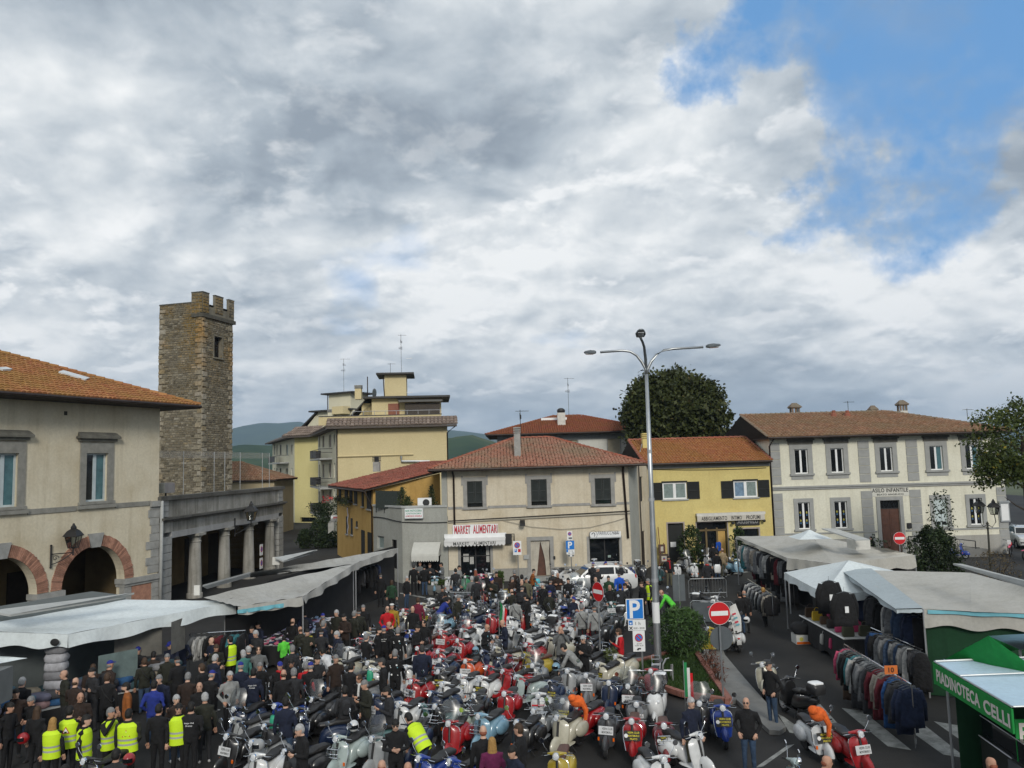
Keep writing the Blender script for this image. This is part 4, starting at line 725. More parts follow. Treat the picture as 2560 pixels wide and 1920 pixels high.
def ochre():
 c0 = at_y('B',1012,1300,55.9); c0 = Vector((c0.x,55.9,0)); far = at_y('B',702,1300,70); Fs = Fac((far.x,far.y),(c0.x,c0.y)); rt = at_y('B',1592,1200,57.2); Fg = Fac((c0.x,c0.y),(rt.x,rt.y)); ze = Fs.uv('B',1000,1185)[1]; n = Fs.len
 R = thing('ochre_house','ochre house with red tiled roof sloping to the lane behind the grey annex','building',(c0.x,c0.y+5,0))
 ups = [Fs.rect('c',*q)for q in((1435,940,1475,1165),(1540,950,1590,1200),(1625,960,1668,1200),(1705,985,1752,1240),(1835,1000,1865,1285),(1925,1010,1995,1330))]; los = [Fs.rect('c',*q)for q in((1565,1460,1590,1760),(1645,1490,1672,1770),(1738,1540,1758,1640))]+[Fs.rect('B',915,1540,942,1900),Fs.rect('B',970,1560,1003,1900)]
 los = [(a,max(b,.1),c,d)for a,b,c,d in los]
 m = MB(); wall_open(m,Fs,0,n,0,ze,ups+los,.25); hz = Fg.uv('B',1480,985)[1]; apx = at_y('B',1480,958,59.0); rz = lambda u: ze+(apx.z-ze)*((Fs.o-Fg.P(u,0)).dot(Fs.n)+.7)/8.3-.16; m.poly([Fg.P(0,0),Fg.P(Fg.len,0),Fg.P(Fg.len,rz(Fg.len)),Fg.P(0,rz(0))]); m.build('wall',PL['ochre'],R)
 for o in ups+los:
  w = MB().fbox(Fs,o[0],o[1],o[2],o[3],-.1,.05).build('shutter',MT['shutter_black'],R); MB().fbox(Fs,o[0]-.1,o[1]-.1,o[2]+.1,o[1],-.02,.12).build('sill',MT['stone_grey'],w)
 ov = .7; A = Fs.P(-.5,ze,ov); B = Fs.P(n+.6,ze,ov); back = 8.5; apx = at_y('B',1480,958,59.0); rise = apx.z-ze; run = 7.6
 d = -Fs.n*(run+ov)+Vector((0,0,rise)); m = MB(); lo = Vector((0,0,-.12)); m.poly([A,B,B+d,A+d]); m.poly([p+lo for p in(A+d,B+d,B,A)]); m.quad(A,B,B+lo,A+lo); m.quad(B,B+d,B+d+lo,B+lo); m.quad(A,A+d,A+d+lo,A+lo); ro = m.build('roof',MT['wood_dark'],R)
 t = MB(); tile_field(t,A,B-A,d,[(0,0),((B-A).length,0),((B-A).length,d.length),(0,d.length)],.22,.34,jit=.03); t.build('roof_tiles',TILE['red'],ro,smooth=rad(50),kind='stuff'); t = MB(); up = Vector((0,0,.04)); ridge_tiles(t,B+up,B+d+up,.11); ridge_tiles(t,A+d+up,B+d+up,.13); t.build('ridge_tiles',TILE['red'],ro,kind='stuff')
 pipe([B+Vector((0,0,-.15)),Fs.P(n-.1,ze-1.2,.08),Fs.P(n-.1,.2,.08)],R,.05); pipe([A+(B-A)*.03+Vector((0,0,-.12)),B+Vector((0,0,-.12))],R,.07,'gutter')
 p = at_y('B',1043,1000,62); chimney((p.x,p.y,p.z-.3),.5,.75,R,MT['stone_grey'],'slab',MT['dark_metal'])
 rng = np.random.default_rng(8); gm = bpy.data.materials['terrace leaves']
 for k, (o,lab)in enumerate(((ups[0],'window box plant at the far upper window of the ochre house'),(ups[1],'window box plants under the second upper window of the ochre house'),(ups[2],'trailing window box plants at the third upper window of the ochre house'))):
  e = thing('window_box',lab,'window box',tuple(Fs.P((o[0]+o[2])/2,o[1],.2))); MB().fbox(Fs,o[0]-.3,o[1]-.05,o[2]+.3,o[1]+.15,.12,.35).build('trough',MT['dark_metal'],e); m = MB(); P = np.array([Fs.P(o[0]-.35+rng.random()*(o[2]-o[0]+.7),o[1]+rng.normal()*.18,.12+rng.random()*.4)[:]for _ in range(260)]); leaves(m,P,.13,rng); m.build('foliage',gm,e)
 u = (ups[1][2]+ups[2][0])/2; z1 = Fs.uv('c',1615,1300)[1]; z0 = Fs.uv('c',1620,1770)[1]; e = thing('hanging_banner','narrow pale banner hanging down the lane side of the ochre house','banner',tuple(Fs.P(u,z1,.15))); m = MB(); N = 12
 m.loft([[Fs.P(u+s*.16,z1+(z0-z1)*i/N,.12+.03*math.sin(i*1.3)+t)for s,t in((-1,0),(1,0),(1,.01),(-1,.01))]for i in range(N+1)]); m.build('cloth',mat('pale lilac cloth',(.42,.42,.5),.9),e)
 return Fs, ze
FO, ZO = ochre()
def flats():
 Y = 85.0; a = at_y('B',697,1000,Y); b = at_y('B',1660,1000,Y+1.2); F = Fac((a.x,Y),(b.x,Y+1.2)); n = F.len; ze = F.uv('B',1180,635)[1]; lf = at_y('B',537,1000,104); Fl = Fac((lf.x,lf.y),(a.x,Y)); nl = Fl.len
 R = thing('apartment_block','tall straw yellow apartment block with blank end wall and roof terrace behind the ochre house','building',(a.x+n/2,Y+6,0)); dep = 13
 rows = [('c',40,265),('c',540,790),('c',1000,1230)]; ops = []
 for z, y0, y1 in rows:
  for x0, x1, k in((1088,1108,0),(1148,1180,0),(1258,1300,0),(1345,1368,0)):
   r = Fl.rect(z,x0,y0+(1300-x0)*.12,x1,y1+(20 if k else 0)); ops.append(r)
 ops.append((nl-7.5,.1,nl-5.5,2.8)); ops.append((nl-4,.1,nl-1.5,2.8))
 m = MB(); wall_open(m,Fl,0,nl,0,ze,ops,.2); m.build('wall',PL['flat_lit_pale'],R)  # left face in the paler copy, its brighter light put into the colour
 m = MB(); m.quad(F.P(0,0),F.P(n,0),F.P(n,ze),F.P(0,ze)); m.quad(F.P(n,0),F.P(n,0,-dep),F.P(n,ze,-dep),F.P(n,ze)); m.quad(F.P(0,0,-dep),F.P(0,0),F.P(0,ze),F.P(0,ze,-dep)); m.quad(F.P(0,ze),F.P(n,ze),F.P(n,ze,-dep),F.P(0,ze,-dep)); m.build('end_wall',PL['flat'],R)
 br = mat('brown roller shutter',(.20,.135,.09),.7,var=.2)
 for i, o in enumerate(ops): window(Fl,o,R,MT['stone_pale'],br if i%4 in(1,2)and i<12 else MT['glass_curtain'],leaves=1 if o[2]-o[0]<1.2 else 2,d=-.15)
 bal = mat('dark balcony metal',(.035,.035,.037),.6,var=.25)
 for y, yb in((330,460),(800,935),(1250,1400)):
  z = Fl.uv('c',1200,yb)[1]; zt = Fl.uv('c',1200,y)[1]; u0 = nl*.18; u1 = nl*.80; bo = MB().fbox(Fl,u0,z-.18,u1,z,0,1.35).build('balcony',MT['stone_pale'],R); h = 1.0
  for(p,q)in((u0,u0+(u1-u0)*.28),(u0+(u1-u0)*.33,u0+(u1-u0)*.6)): MB().fbox(Fl,p,z+.08,q,z+h*.92,1.3,1.33).build('balcony_panel',bal,bo)
  MB().quad(Fl.P(u0,z+.08,.02),Fl.P(u0,z+.08,1.33),Fl.P(u0,z+h,1.33),Fl.P(u0,z+h,.02)).build('balcony_panel',bal,bo)
  m = MB(); m.tube([Fl.P(u0,z+h,0),Fl.P(u0,z+h,1.32),Fl.P(u1,z+h,1.32),Fl.P(u1,z+h,0)],.035,5); m.tube([Fl.P(u0,z+h*.6,1.32),Fl.P(u1,z+h*.6,1.32),Fl.P(u1,z+h*.6,0)],.025,5); [m.tube([Fl.P(u0+(u1-u0)*k/6,z,1.32),Fl.P(u0+(u1-u0)*k/6,z+h,1.32)],.02,4)for k in range(7)]; m.build('railing',bal,bo)
 sk = at_y('B',1180,572,Y); t = MB(); ov = 1.1; hs = F.uv('B',1180,575)[1]-ze
 A, B = F.P(-1.0,ze-.05,ov), F.P(n+1.0,ze-.05,ov); d = -F.n*(ov+.5)+Vector((0,0,hs+.25)); m = MB(); m.poly([A,B,B+d,A+d]); m.fbox(F,-1.0,ze-.25,n+1.0,ze-.06,-.3,ov); C0 = F.P(-1.0,ze-.05,ov); D0 = Fl.P(0,ze-.05,1.0); m.quad(Fl.P(0,ze-.25,1.0),Fl.P(nl,ze-.25,1.0),Fl.P(nl,ze-.25,-.2),Fl.P(0,ze-.25,-.2)); m.quad(Fl.P(0,ze-.25,1.0),Fl.P(nl+.8,ze-.25,1.0),Fl.P(nl+.8,ze-.05,1.0),Fl.P(0,ze-.05,1.0)); m.quad(Fl.P(0,ze-.05,1.0),Fl.P(nl+.8,ze-.05,1.0),Fl.P(nl,ze+hs,-.5),Fl.P(0,ze+hs,-.5)); ro = m.build('eaves',mat('brown grey eaves',(.10,.085,.075),.9),R)
 tile_field(t,A,B-A,d,[(0,0),((B-A).length,0),((B-A).length,d.length),(0,d.length)],.42,.55,mi=0); tile_field(t,Fl.P(0,ze-.04,1.0),Fl.u,-Fl.n*1.5+Vector((0,0,hs)),[(0,0),(nl+.8,0),(nl,1.8),(0,1.8)],.42,.55); t.build('eaves_tiles',TILE['concrete'],ro,smooth=rad(50),kind='stuff')
 zp = F.uv('B',1180,545)[1]; u0 = F.uv('B',700,560)[0]; u1 = F.uv('B',1603,560)[0]; m = MB(); m.fbox(F,u0-2.0,ze+.2,u1,zp,-.8,-.5); m.build('parapet',PL['flat'],R); MB().fbox(F,u0-2.0,zp,u1+.05,zp+.08,-.85,-.45).build('parapet_coping',bal,R)
 m = MB(); [m.tube([F.P(F.uv('B',x,540)[0],zp,-.65),F.P(F.uv('B',x,540)[0],zp+.55,-.65)],.025,4)for x in range(830,1610,95)]; m.tube([F.P(F.uv('B',830,520)[0],zp+.5,-.65),F.P(u1,zp+.5,-.65)],.03,5); m.build('railing',MT['aluminium'],R)
 za = F.uv('B',1180,400)[1]+.3; Fa = Fac(F.P(0,0,-4)[:2],F.P(n,0,-4)[:2]); x0, x1 = Fa.uv('B',1000,450)[0], Fa.uv('B',1600,450)[0]; za = Fa.uv('B',1180,402)[1]
 dr = Fa.rect('B',1142,445,1240,540); m = MB(); m.fbox(Fa,x0,ze,x1,za,-7,0); m.fbox(Fa,x0-1.2,ze,x0,za-.4,-7,-1.0); xl = Fa.uv('B',790,540)[0]; m.poly([Fa.P(xl,ze+.3,-1.0),Fa.P(x0,ze+.3,-1.0),Fa.P(x0,za-.2,-1.0)]); m.poly([Fa.P(xl,ze+.3,-7),Fa.P(xl,ze+.3,-1.0),Fa.P(x0,za-.2,-1.0),Fa.P(x0,za-.2,-7)]); m.build('attic_wall',PL['flat'],R)
 m = MB(); m.fbox(Fa,x0-.9,za,x1+1.0,za+.22,-7.4,.8); xl = Fa.uv('B',760,545)[0]; m.hexa([Fa.P(xl,ze+.55,-7.2),Fa.P(xl,ze+.55,-.6),Fa.P(x0-.6,za,-.6),Fa.P(x0-.6,za,-7.2),Fa.P(xl,ze+.75,-7.2),Fa.P(xl,ze+.75,-.6),Fa.P(x0-.6,za+.2,-.6),Fa.P(x0-.6,za+.2,-7.2)]); m.build('attic_roof',mat('dark roof slab edge',(.03,.028,.027),.6),R)
 MB().fbox(Fa,dr[0],ze,dr[2],dr[3],.0,.05).build('roller_shutter',mat('russet shutter',(.22,.07,.035),.6),R)
 q = Fa.rect('B',1290,445,1588,540); MB().fbox(Fa,q[0],ze,q[2],q[3],1.0,1.05).build('lattice_backing',MT['interior'],R); m = MB(); k = (q[3]-ze)
 for i in range(34):
  u = q[0]+(q[2]-q[0]+k)*i/34
  for s in(1,-1):
   ua, ub = (u,u-k)if s==1 else(u-k,u); za_, zb_ = ze, q[3]; pa, pb = Vector((ua,za_)), Vector((ub,zb_)); lo_, hi_ = 0.0, 1.0
   f = lambda t: (ua+(ub-ua)*t); ts = [t for t in np.linspace(0,1,41)if q[0]<=f(t)<=q[2]]
   if len(ts)>1: m.tube([Fa.P(f(ts[0]),ze+k*ts[0],1.08),Fa.P(f(ts[-1]),ze+k*ts[-1],1.08)],.025,4)
 m.build('lattice',mat('grey brown lattice wood',(.12,.10,.085),.8),R); m = MB(); p1 = Fa.P(Fa.uv('B',1228,415)[0],za-.25,.1); m.hexa([Fa.P(Fa.uv('B',1240,430)[0],za-.55,1.6),Fa.P(q[2]+.3,za-.55,1.6),Fa.P(q[2]+.3,za-.15,.05),Fa.P(Fa.uv('B',1225,430)[0],za-.15,.05),Fa.P(Fa.uv('B',1240,430)[0],za-.48,1.6),Fa.P(q[2]+.3,za-.48,1.6),Fa.P(q[2]+.3,za-.08,.05),Fa.P(Fa.uv('B',1225,430)[0],za-.08,.05)]); m.build('veranda_roof',mat('weathered veranda board',(.10,.095,.085),.8),R)
 for zx, cx0, cx1, yt, yb, yy, nm in(('B',1110,1298,197,385,92,0),):
  Ft = Fac(F.P(0,0,-6)[:2],F.P(n,0,-6)[:2]); r = Ft.rect(zx,cx0,yt,cx1,yb); m = MB(); m.fbox(Ft,r[0],za,r[2],r[3],-4,0); m.build('stair_tower',PL['flat'],R); MB().fbox(Ft,r[0]-.9,r[3],r[2]+.9,r[3]+.2,-4.6,.7).build('stair_tower_roof',bpy.data.materials['dark roof slab edge'],R); pipe([Ft.P(r[0]-.15,r[3],.05),Ft.P(r[0]+.0,za+.2,.05)],R,.06); pipe([Ft.P(r[0]-1.9,r[3]-.2,.3),Ft.P(r[0]-1.9,za+.2,.3)],R,.06)
  for k in range(3): MB().fbox(Ft,r[2],za+.9+k*2.0,r[2]+.7,za+.95+k*2.0,-1,-.95).build('rung',MT['aluminium'],R)
  cc = Ft.P(r[0]-2.9,za+.1,.5); chimney(cc,.72,1.2,R,PL['flat'],'slab',MT['stone_grey']); p = Ft.P(r[0]+.6,r[3]+.2,-2); antenna(p,1.4,R,1); p = Ft.P(r[2]-.6,r[3]+.2,-2); antenna(p,4.8,R,3,1.1)
  m = MB(); c = Ft.P(r[0]-1.1,za+.75,.8); m.ell(c,(.08,.5,.55),12,8,R=Matrix.Rotation(.7,3,'Z')); m.build('satellite_dish',MT['grey_sign'],R)
 pipe([F.P(.05,ze-.3,.1),F.P(.05,.2,.1)],R,.07); pipe([F.P(n+.9,ze-.2,.9),F.P(n-.02,ze-.9,.08),F.P(n-.02,.2,.08)],R,.07); u, z = F.uv('B',1000,896); cable(F,[(F.uv('B',705,905)[0],F.uv('B',705,905)[1],.08),(F.uv('B',1360,885)[0],F.uv('B',1360,885)[1],.08)],R,.11,PL['flat'],'wall_duct'); m = MB(); m.tube([F.P(*F.uv('B',1255,900),.2),F.P(*F.uv('B',1258,945),.2),F.P(*F.uv('B',1500,945),.2)],.14,8); m.build('flue_pipe',MT['steel'],R)
 Y2 = 112.0; a2 = at_y('B',333,1000,Y2); b2 = at_y('B',545,1000,Y2-2); F2 = Fac((a2.x,Y2),(b2.x,Y2-2)); z2 = F2.uv('B',430,737)[1]; l2 = at_y('B',142,1000,138); G2 = Fac((l2.x,l2.y),(a2.x,Y2)); n2 = G2.len
 R2 = thing('apartment_block','further lemon yellow apartment block up the lane with balconies on its left face','building',(a2.x+3,Y2+6,0)); gar = F2.rect('c',760,1475,1030,1900); gar = (gar[0],.1,gar[2],gar[3])
 m = MB(); wall_open(m,F2,0,F2.len+8,0,z2,[gar],.4); m.build('end_wall',PL['flat_lit'],R2); w = MB().fbox(F2,gar[0],.1,gar[2],gar[3]-.7,-.4,-.3).build('garage_door',MT['stone_grey'],R2); MB().fbox(F2,gar[0],gar[3]-.7,gar[2],gar[3],-.4,-.35).build('garage_transom',MT['glass_dark'],R2)  # end wall in the lit copy of the straw plaster
 ops = []
 for y0, y1 in((215,400),(625,815),(1035,1245),(1480,1700)):
  for x0, x1 in((310,328),(352,370),(408,440),(518,553),(608,628)):
   r = G2.rect('c',x0,y0,x1,y1)
   if r[1]>.1: ops.append(r)
 m = MB(); wall_open(m,G2,0,n2,0,z2,ops,.2); m.build('wall',PL['flat_lit_pale'],R2)  # brighter light on this face is put into the paler plaster
 for i, o in enumerate(ops): window(G2,o,R2,MT['stone_pale'],MT['glass_dark']if i%3 else MT['glass_curtain'],leaves=1,d=-.15)
 for y, yb in((405,530),(830,960),(1255,1380)):
  z = G2.uv('c',430,yb)[1]; bo = MB().fbox(G2,n2*.22,z-.2,n2*.78,z,0,1.3).build('balcony',MT['stone_pale'],R2); m = MB(); u0, u1 = n2*.22, n2*.78; m.tube([G2.P(u0,z+1,0),G2.P(u0,z+1,1.28),G2.P(u1,z+1,1.28),G2.P(u1,z+1,0)],.035,5); [m.tube([G2.P(u0+(u1-u0)*k/7,z,1.28),G2.P(u0+(u1-u0)*k/7,z+1,1.28)],.02,4)for k in range(8)]; m.build('railing',bal,bo); MB().fbox(G2,u0,z+.1,u0+(u1-u0)*.55,z+.95,1.24,1.27).build('balcony_panel',bal,bo)
 m = MB(); e = z2; m.fbox(F2,-1.2,e-.02,F2.len+.5,e+.2,-2,1.2); m.fbox(G2,-.5,e-.02,n2+.5,e+.2,-2,1.2); m.hexa([G2.P(0,e+.2,1.1),G2.P(n2,e+.2,1.1),G2.P(n2,e+.2,-8),G2.P(0,e+.2,-8),G2.P(0,e+.9,-.5),G2.P(n2-.5,e+.9,-.5),G2.P(n2-.5,e+.9,-8),G2.P(0,e+.9,-8)]); ro = m.build('eaves',bpy.data.materials['brown grey eaves'],R2)
 t = MB(); tile_field(t,F2.P(-1.2,e+.2,1.2),F2.u,-F2.n*1.8+Vector((0,0,1.3)),[(0,0),(F2.len+1.7,0),(F2.len+1.7,2.2),(1.2,2.2)],.42,.55); t.build('eaves_tiles',TILE['concrete'],ro,kind='stuff')
 Fq = Fac(F2.P(0,0,-5)[:2],F2.P(F2.len+6,0,-5)[:2]); r = Fq.rect('B',628,362,818,505); m = MB(); m.fbox(Fq,r[0],e,r[2],r[3],-4,0); r2 = Fq.rect('B',545,515,705,700); m.fbox(Fq,r2[0],e,r2[2]+3,r2[3],-6,.2); xl = Fq.uv('B',370,660)[0]; m.poly([Fq.P(xl,e+.3,.1),Fq.P(r2[0],e+.3,.1),Fq.P(r2[0],r2[3],.1)]); m.poly([Fq.P(xl,e+.3,-6),Fq.P(xl,e+.3,.1),Fq.P(r2[0],r2[3],.1),Fq.P(r2[0],r2[3],-6)]); m.build('attic_wall',PL['flat_lit_pale'],R2)
 m = MB(); m.fbox(Fq,r[0]-.9,r[3],r[2]+.9,r[3]+.2,-4.6,.7); m.fbox(Fq,r2[0]-1.2,r2[3],r2[2]+3,r2[3]+.22,-6.4,.9); m.hexa([Fq.P(xl-.8,e+.4,-6.2),Fq.P(xl-.8,e+.4,.5),Fq.P(r2[0],r2[3],.5),Fq.P(r2[0],r2[3],-6.2),Fq.P(xl-.8,e+.6,-6.2),Fq.P(xl-.8,e+.6,.5),Fq.P(r2[0],r2[3]+.22,.5),Fq.P(r2[0],r2[3]+.22,-6.2)]); m.build('attic_roof',bpy.data.materials['dark roof slab edge'],R2)
 r3 = Fq.rect('B',735,475,830,540); MB().fbox(Fq,r3[0],r3[1],r3[2],r3[3],.5,2.0).build('dormer',PL['flat'],R2); antenna(Fq.P(Fq.uv('B',682,355)[0],r[3]+.2,-2),5.2,R2,3,1.6); chimney(Fq.P(r[0]+1.2,r[3]-4.3,.9),.8,1.6,R2,PL['flat_lit_pale'],'slab',MT['stone_grey']); pipe([Fq.P(r[0]-.1,r[3],.1),Fq.P(r[0]-.1,e,.1)],R2,.07)
 pipe([F2.P(F2.len,e,.1),F2.P(F2.len,.2,.1)],R2,.08)
 q = at_y('c',1295,1530,72); q2 = at_y('c',1490,1440,72); s = thing('projecting_sign','white and red projecting shop sign in the lane beyond the ochre house','sign',(q.x,q.y,q.z)); m = MB(); m.box(q.x,q.y,q.z,q2.x,q.y+.3,q2.z); m.build('sign_board',MT['white_sign'],s); m = MB(); m.box(q.x+.2,q.y-.02,q2.z-.45,q2.x-.2,q.y,q2.z-.1,0); m.ell(((q.x+q2.x)/2,q.y-.005,(q.z+q2.z)/2-.15),(.55,.02,.2),mi=1); m.build('sign_print',[mat('faded red print',(.4,.12,.12),.6),mat('grey print',(.3,.3,.29),.6)],s)
 pts = [at_y('c',1245,1580,71),at_y('c',1345,1545,71)]; s = thing('shop_awning','small tattered grey awning under the projecting sign in the lane','awning',tuple(pts[0])); m = MB(); p, q = pts; N = 6; m.loft([[p.lerp(q,i/N)+Vector((0,dy,dz+.1*math.sin(i*2)))for dy,dz in((0,0),(1.5,.1),(1.5,.13),(0,.03))]for i in range(N+1)]); m.quad(p,q,q+Vector((0,0,-.7)),p+Vector((0,0,-.9))); m.build('canopy',mat('grey awning cloth',(.33,.33,.31),.9),s)
 rng = np.random.default_rng(12); c = at_y('c',1200,1440,84); e = thing('balcony_climber','big dark climbing plant hanging from the lowest balcony of the straw yellow block','plant',tuple(c)); m = MB(); t = rng.random(2600); P = np.column_stack([c.x+rng.normal(size=2600)*(.75-.5*t),c.y+rng.normal(size=2600)*.3-.6,c.z+1.3-t*3.0]); leaves(m,P,.22,rng); m.build('foliage',mat_leaf('dark climber leaves',(.012,.022,.008),(.025,.04,.014)),e)
 m = MB(); P = np.column_stack([c.x+rng.uniform(-.2,1,40),c.y-1.2+rng.normal(size=40)*.2,c.z+1.3+rng.random(40)*.8]); leaves(m,P,.25,rng); m.build('blossom',mat_leaf('red blossom',(.4,.02,.03),(.5,.05,.05)),e)
 return F, R
flats()
def white_house():
 Y = 86.0; a = at_y('C',10,1080,Y); b = at_y('C',1290,1080,Y); F = Fac((a.x,Y),(b.x,Y)); n = F.len; ze = F.uv('C',500,1040)[1]-.1; R = thing('white_house','white house with rust red hipped roof rising behind the market house','building',(a.x+n/2,Y+5,0))
 wins = [F.rect('C',85,1108,160,1250),F.rect('C',598,1095,705,1260),F.rect('C',968,1088,1072,1250)]
 shell(R,F,0,n,0,ze,12,wins,PL['white']); bl = mat('beige roller blind',(.36,.32,.24),.8)
 for o in wins: w = MB().fbox(F,o[0],o[1],o[2],o[3],-.2,-.15).build('window',bl,R); surround(F,o,w,MT['stone_grey'],.12,.03)
 MB().fbox(F,-.03,ze-.75,n+.03,ze,-.02,.04).build('eaves_band',mat('grey frieze',(.24,.25,.25),.9,var=.15),R)
 ap = at_y('C',690,897,Y+6); ro, R1, R2 = roof(R,F,0,n,12,ze,ap.z-ze,1.2,'hip','hip',TILE['rust'],TILE['rust'],w=.24,ln=.4,inset=(n+2.4)/2-1.6)
 p = at_y('C',566,985,Y+2.2); chimney((p.x,p.y,p.z-.3),.85,1.75,R,MT['dirty_white'],'round',MT['dark_metal']); p = at_y('C',630,890,Y+6); antenna((p.x,p.y,p.z-.3),4.6,R,3,1.3); q = at_y('C',505,922,Y+4); MB().box(q.x-1.5,q.y,q.z-.15,q.x+1.4,q.y+1.2,q.z+.12).build('skylight',MT['white_paint'],R)
white_house()
# ================================================================ town hall with arcade, portico, tower
def hall():
 c = at_y('E',1372,600,44); l = at_y('E',0,600,35.7); F = Fac((l.x,l.y),(c.x,c.y)); n = F.len; uL = -7.0
 ze = F.uv('A',1385,1165)[1]+.05; R = thing('town_hall','straw coloured hall with brick arches and orange tiled roof on the left','building',base_of(F,n/2,-2)); st = MT['stone_grey']
 winB = F.rect('E',738,252,925,668); du = winB[0]-F.uv('E',-20,700)[0]; wA = (F.uv('E',150,480)[0]-(winB[2]-winB[0]),winB[1],F.uv('E',150,480)[0],winB[3])
 bl, br, bc = F.uv('E',527,1440), F.uv('E',1075,1330), F.uv('E',822,1052); zs = (bl[1]+br[1])/2; zc = bc[1]; arches = [(bl[0],br[0])]; aw = br[0]-bl[0]
 ar = F.uv('E',320,1465)[0]; arches.append((ar-aw,ar)); gap = bl[0]-ar; arches.append((ar-2*aw-gap,ar-aw-gap)); rise = zc-zs; zt = zc+.02
 T = .55; m = MB(); wall_open(m,F,uL,n,0,ze,[winB,wA]+[(a,0.0,b,zt)for a,b in arches if b>uL],T); NS = 24
 for a, b in arches:
  mid, hw = (a+b)/2, (b-a)/2; arc = [(mid-hw*math.cos(math.pi*k/NS),zs+rise*math.sin(math.pi*k/NS))for k in range(NS+1)]
  for(p,q), (r_,s)in zip(arc,arc[1:]):
   m.quad(F.P(p,q),F.P(r_,s),F.P(r_,zt),F.P(p,zt)); m.quad(F.P(p,q),F.P(p,q,-T),F.P(r_,s,-T),F.P(r_,s))
 q = F.P; m.quad(q(n,0),q(n,0,-12),q(n,ze,-12),q(n,ze)); m.quad(q(uL,ze),q(n,ze),q(n,ze,-12),q(uL,ze,-12)); m.quad(q(n,0,-12),q(uL,0,-12),q(uL,ze,-12),q(n,ze,-12)); m.build('wall',PL['hall'],R)
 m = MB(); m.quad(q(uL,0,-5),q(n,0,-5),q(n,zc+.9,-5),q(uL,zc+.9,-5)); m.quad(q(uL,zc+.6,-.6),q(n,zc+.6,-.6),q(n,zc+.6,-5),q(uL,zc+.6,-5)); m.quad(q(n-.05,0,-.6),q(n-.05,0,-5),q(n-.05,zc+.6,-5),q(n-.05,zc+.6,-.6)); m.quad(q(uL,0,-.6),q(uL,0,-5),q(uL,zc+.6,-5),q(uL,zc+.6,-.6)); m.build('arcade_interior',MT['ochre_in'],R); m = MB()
 for u in(bl[0]+.9,ar-1.9): m.fbox(F,u,0,u+1.1,2.6,-5,-4.93)
 m.build('inner_door',MT['wood_dark'],R,kind='stuff')
 bm_ = mat('pinkish arch brick',(.33,.17,.115),.95,var=.25,scale=5,isl=.3); k_out = (F.uv('E',1150,1320)[0]-br[0])
 for ai, (a,b)in enumerate(arches[:2]):
  mid, hw = (a+b)/2, (b-a)/2; m = MB(); N = 76
  for k in range(N):
   t0, t1 = math.pi*(k+.08)/N, math.pi*(k+.92)/N
   if abs((t0+t1)/2-math.pi/2)<.16: continue
   e = .045+random.uniform(-.012,.012); o = k_out*random.uniform(.96,1.02); P = lambda t, r, d: F.P(mid-math.cos(t)*(hw+r),zs+math.sin(t)*(rise+r),d)
   m.hexa([P(t0,0,e),P(t1,0,e),P(t1,0,-.3),P(t0,0,-.3),P(t0,o,e),P(t1,o,e),P(t1,o,-.02),P(t0,o,-.02)])
  for sgn in(0,1):
   zz = 0.05
  m.build('arch_bricks',bm_,R,kind='stuff'); m = MB(); P = lambda t, r, d: F.P(mid-math.cos(t)*(hw+r),zs+math.sin(t)*(rise+r),d); t0, t1 = math.pi/2-.15, math.pi/2+.15
  m.hexa([P(t0,-.05,.1),P(t1,-.05,.1),P(t1,-.05,-.3),P(t0,-.05,-.3),P(t0-.03,k_out*1.2,.1),P(t1+.03,k_out*1.2,.1),P(t1+.03,k_out*1.2,-.02),P(t0-.03,k_out*1.2,-.02)]); m.build('keystone',st,R)
 for a, b in((arches[0][1],n),(arches[1][1],arches[0][0])):
  m = MB(); m.fbox(F,a-.12,zs-.28,b+.05 if b==n else b+.12,zs-.02,-T,.16); m.fbox(F,a-.06,zs-.42,b+.02,zs-.28,-T,.08); m.build('impost',st,R)
  m = MB(); z = .05
  while z<zs-.5:
   m.fbox(F,a-.03,z,a+.42,z+.4,-.3,.04); m.fbox(F,b-.42,z+.0,b+.02,z+.4,-.3,.04); z+=.42
  m.build('pier_blocks',st,R,kind='stuff'); MB().fbox(F,a+.45,.05,b-.45,zs-.45,-.02,.02).build('pier_brickwork',bm_,R)if b-a>1.1 else None
 for o, leaf in((winB,True),(wA,False)):
  w = window(F,o,R,mat('pale blue grey frame',(.42,.48,.50),.5)if leaf else bpy.data.materials['pale blue grey frame'],MT['glass_teal'],d=-.2,dark_leaf=MT['glass_dark']if leaf else None,fw=.09); sp = mat('brown grey dressed stone',(.23,.225,.2),.95,var=.2,scale=3)if leaf else bpy.data.materials['brown grey dressed stone']; surround(F,o,w,sp,.34,.07,lintel=.18)
  c = MB(); c.fbox(F,o[0]-.46,o[3]+.58,o[2]+.46,o[3]+.72,-.02,.16); c.fbox(F,o[0]-.58,o[3]+.72,o[2]+.58,o[3]+.82,-.02,.3); c.hexa([F.P(o[0]-.58,o[3]+.82,.3),F.P(o[2]+.58,o[3]+.82,.3),F.P(o[2]+.5,o[3]+.82,0),F.P(o[0]-.5,o[3]+.82,0),F.P(o[0]-.5,o[3]+1.0,.1),F.P(o[2]+.5,o[3]+1.0,.1),F.P(o[2]+.45,o[3]+1.05,0),F.P(o[0]-.45,o[3]+1.05,0)]); c.build('window_cornice',mat('brown stained cornice',(.13,.125,.105),.95,var=.3)if leaf else bpy.data.materials['brown stained cornice'],w)
  MB().fbox(F,o[0]-.5,o[1]-.34,o[2]+.5,o[1]-.16,-.02,.16).build('sill',sp,w)
 zb = winB[1]-.2; sp = bpy.data.materials['brown grey dressed stone']; u = uL
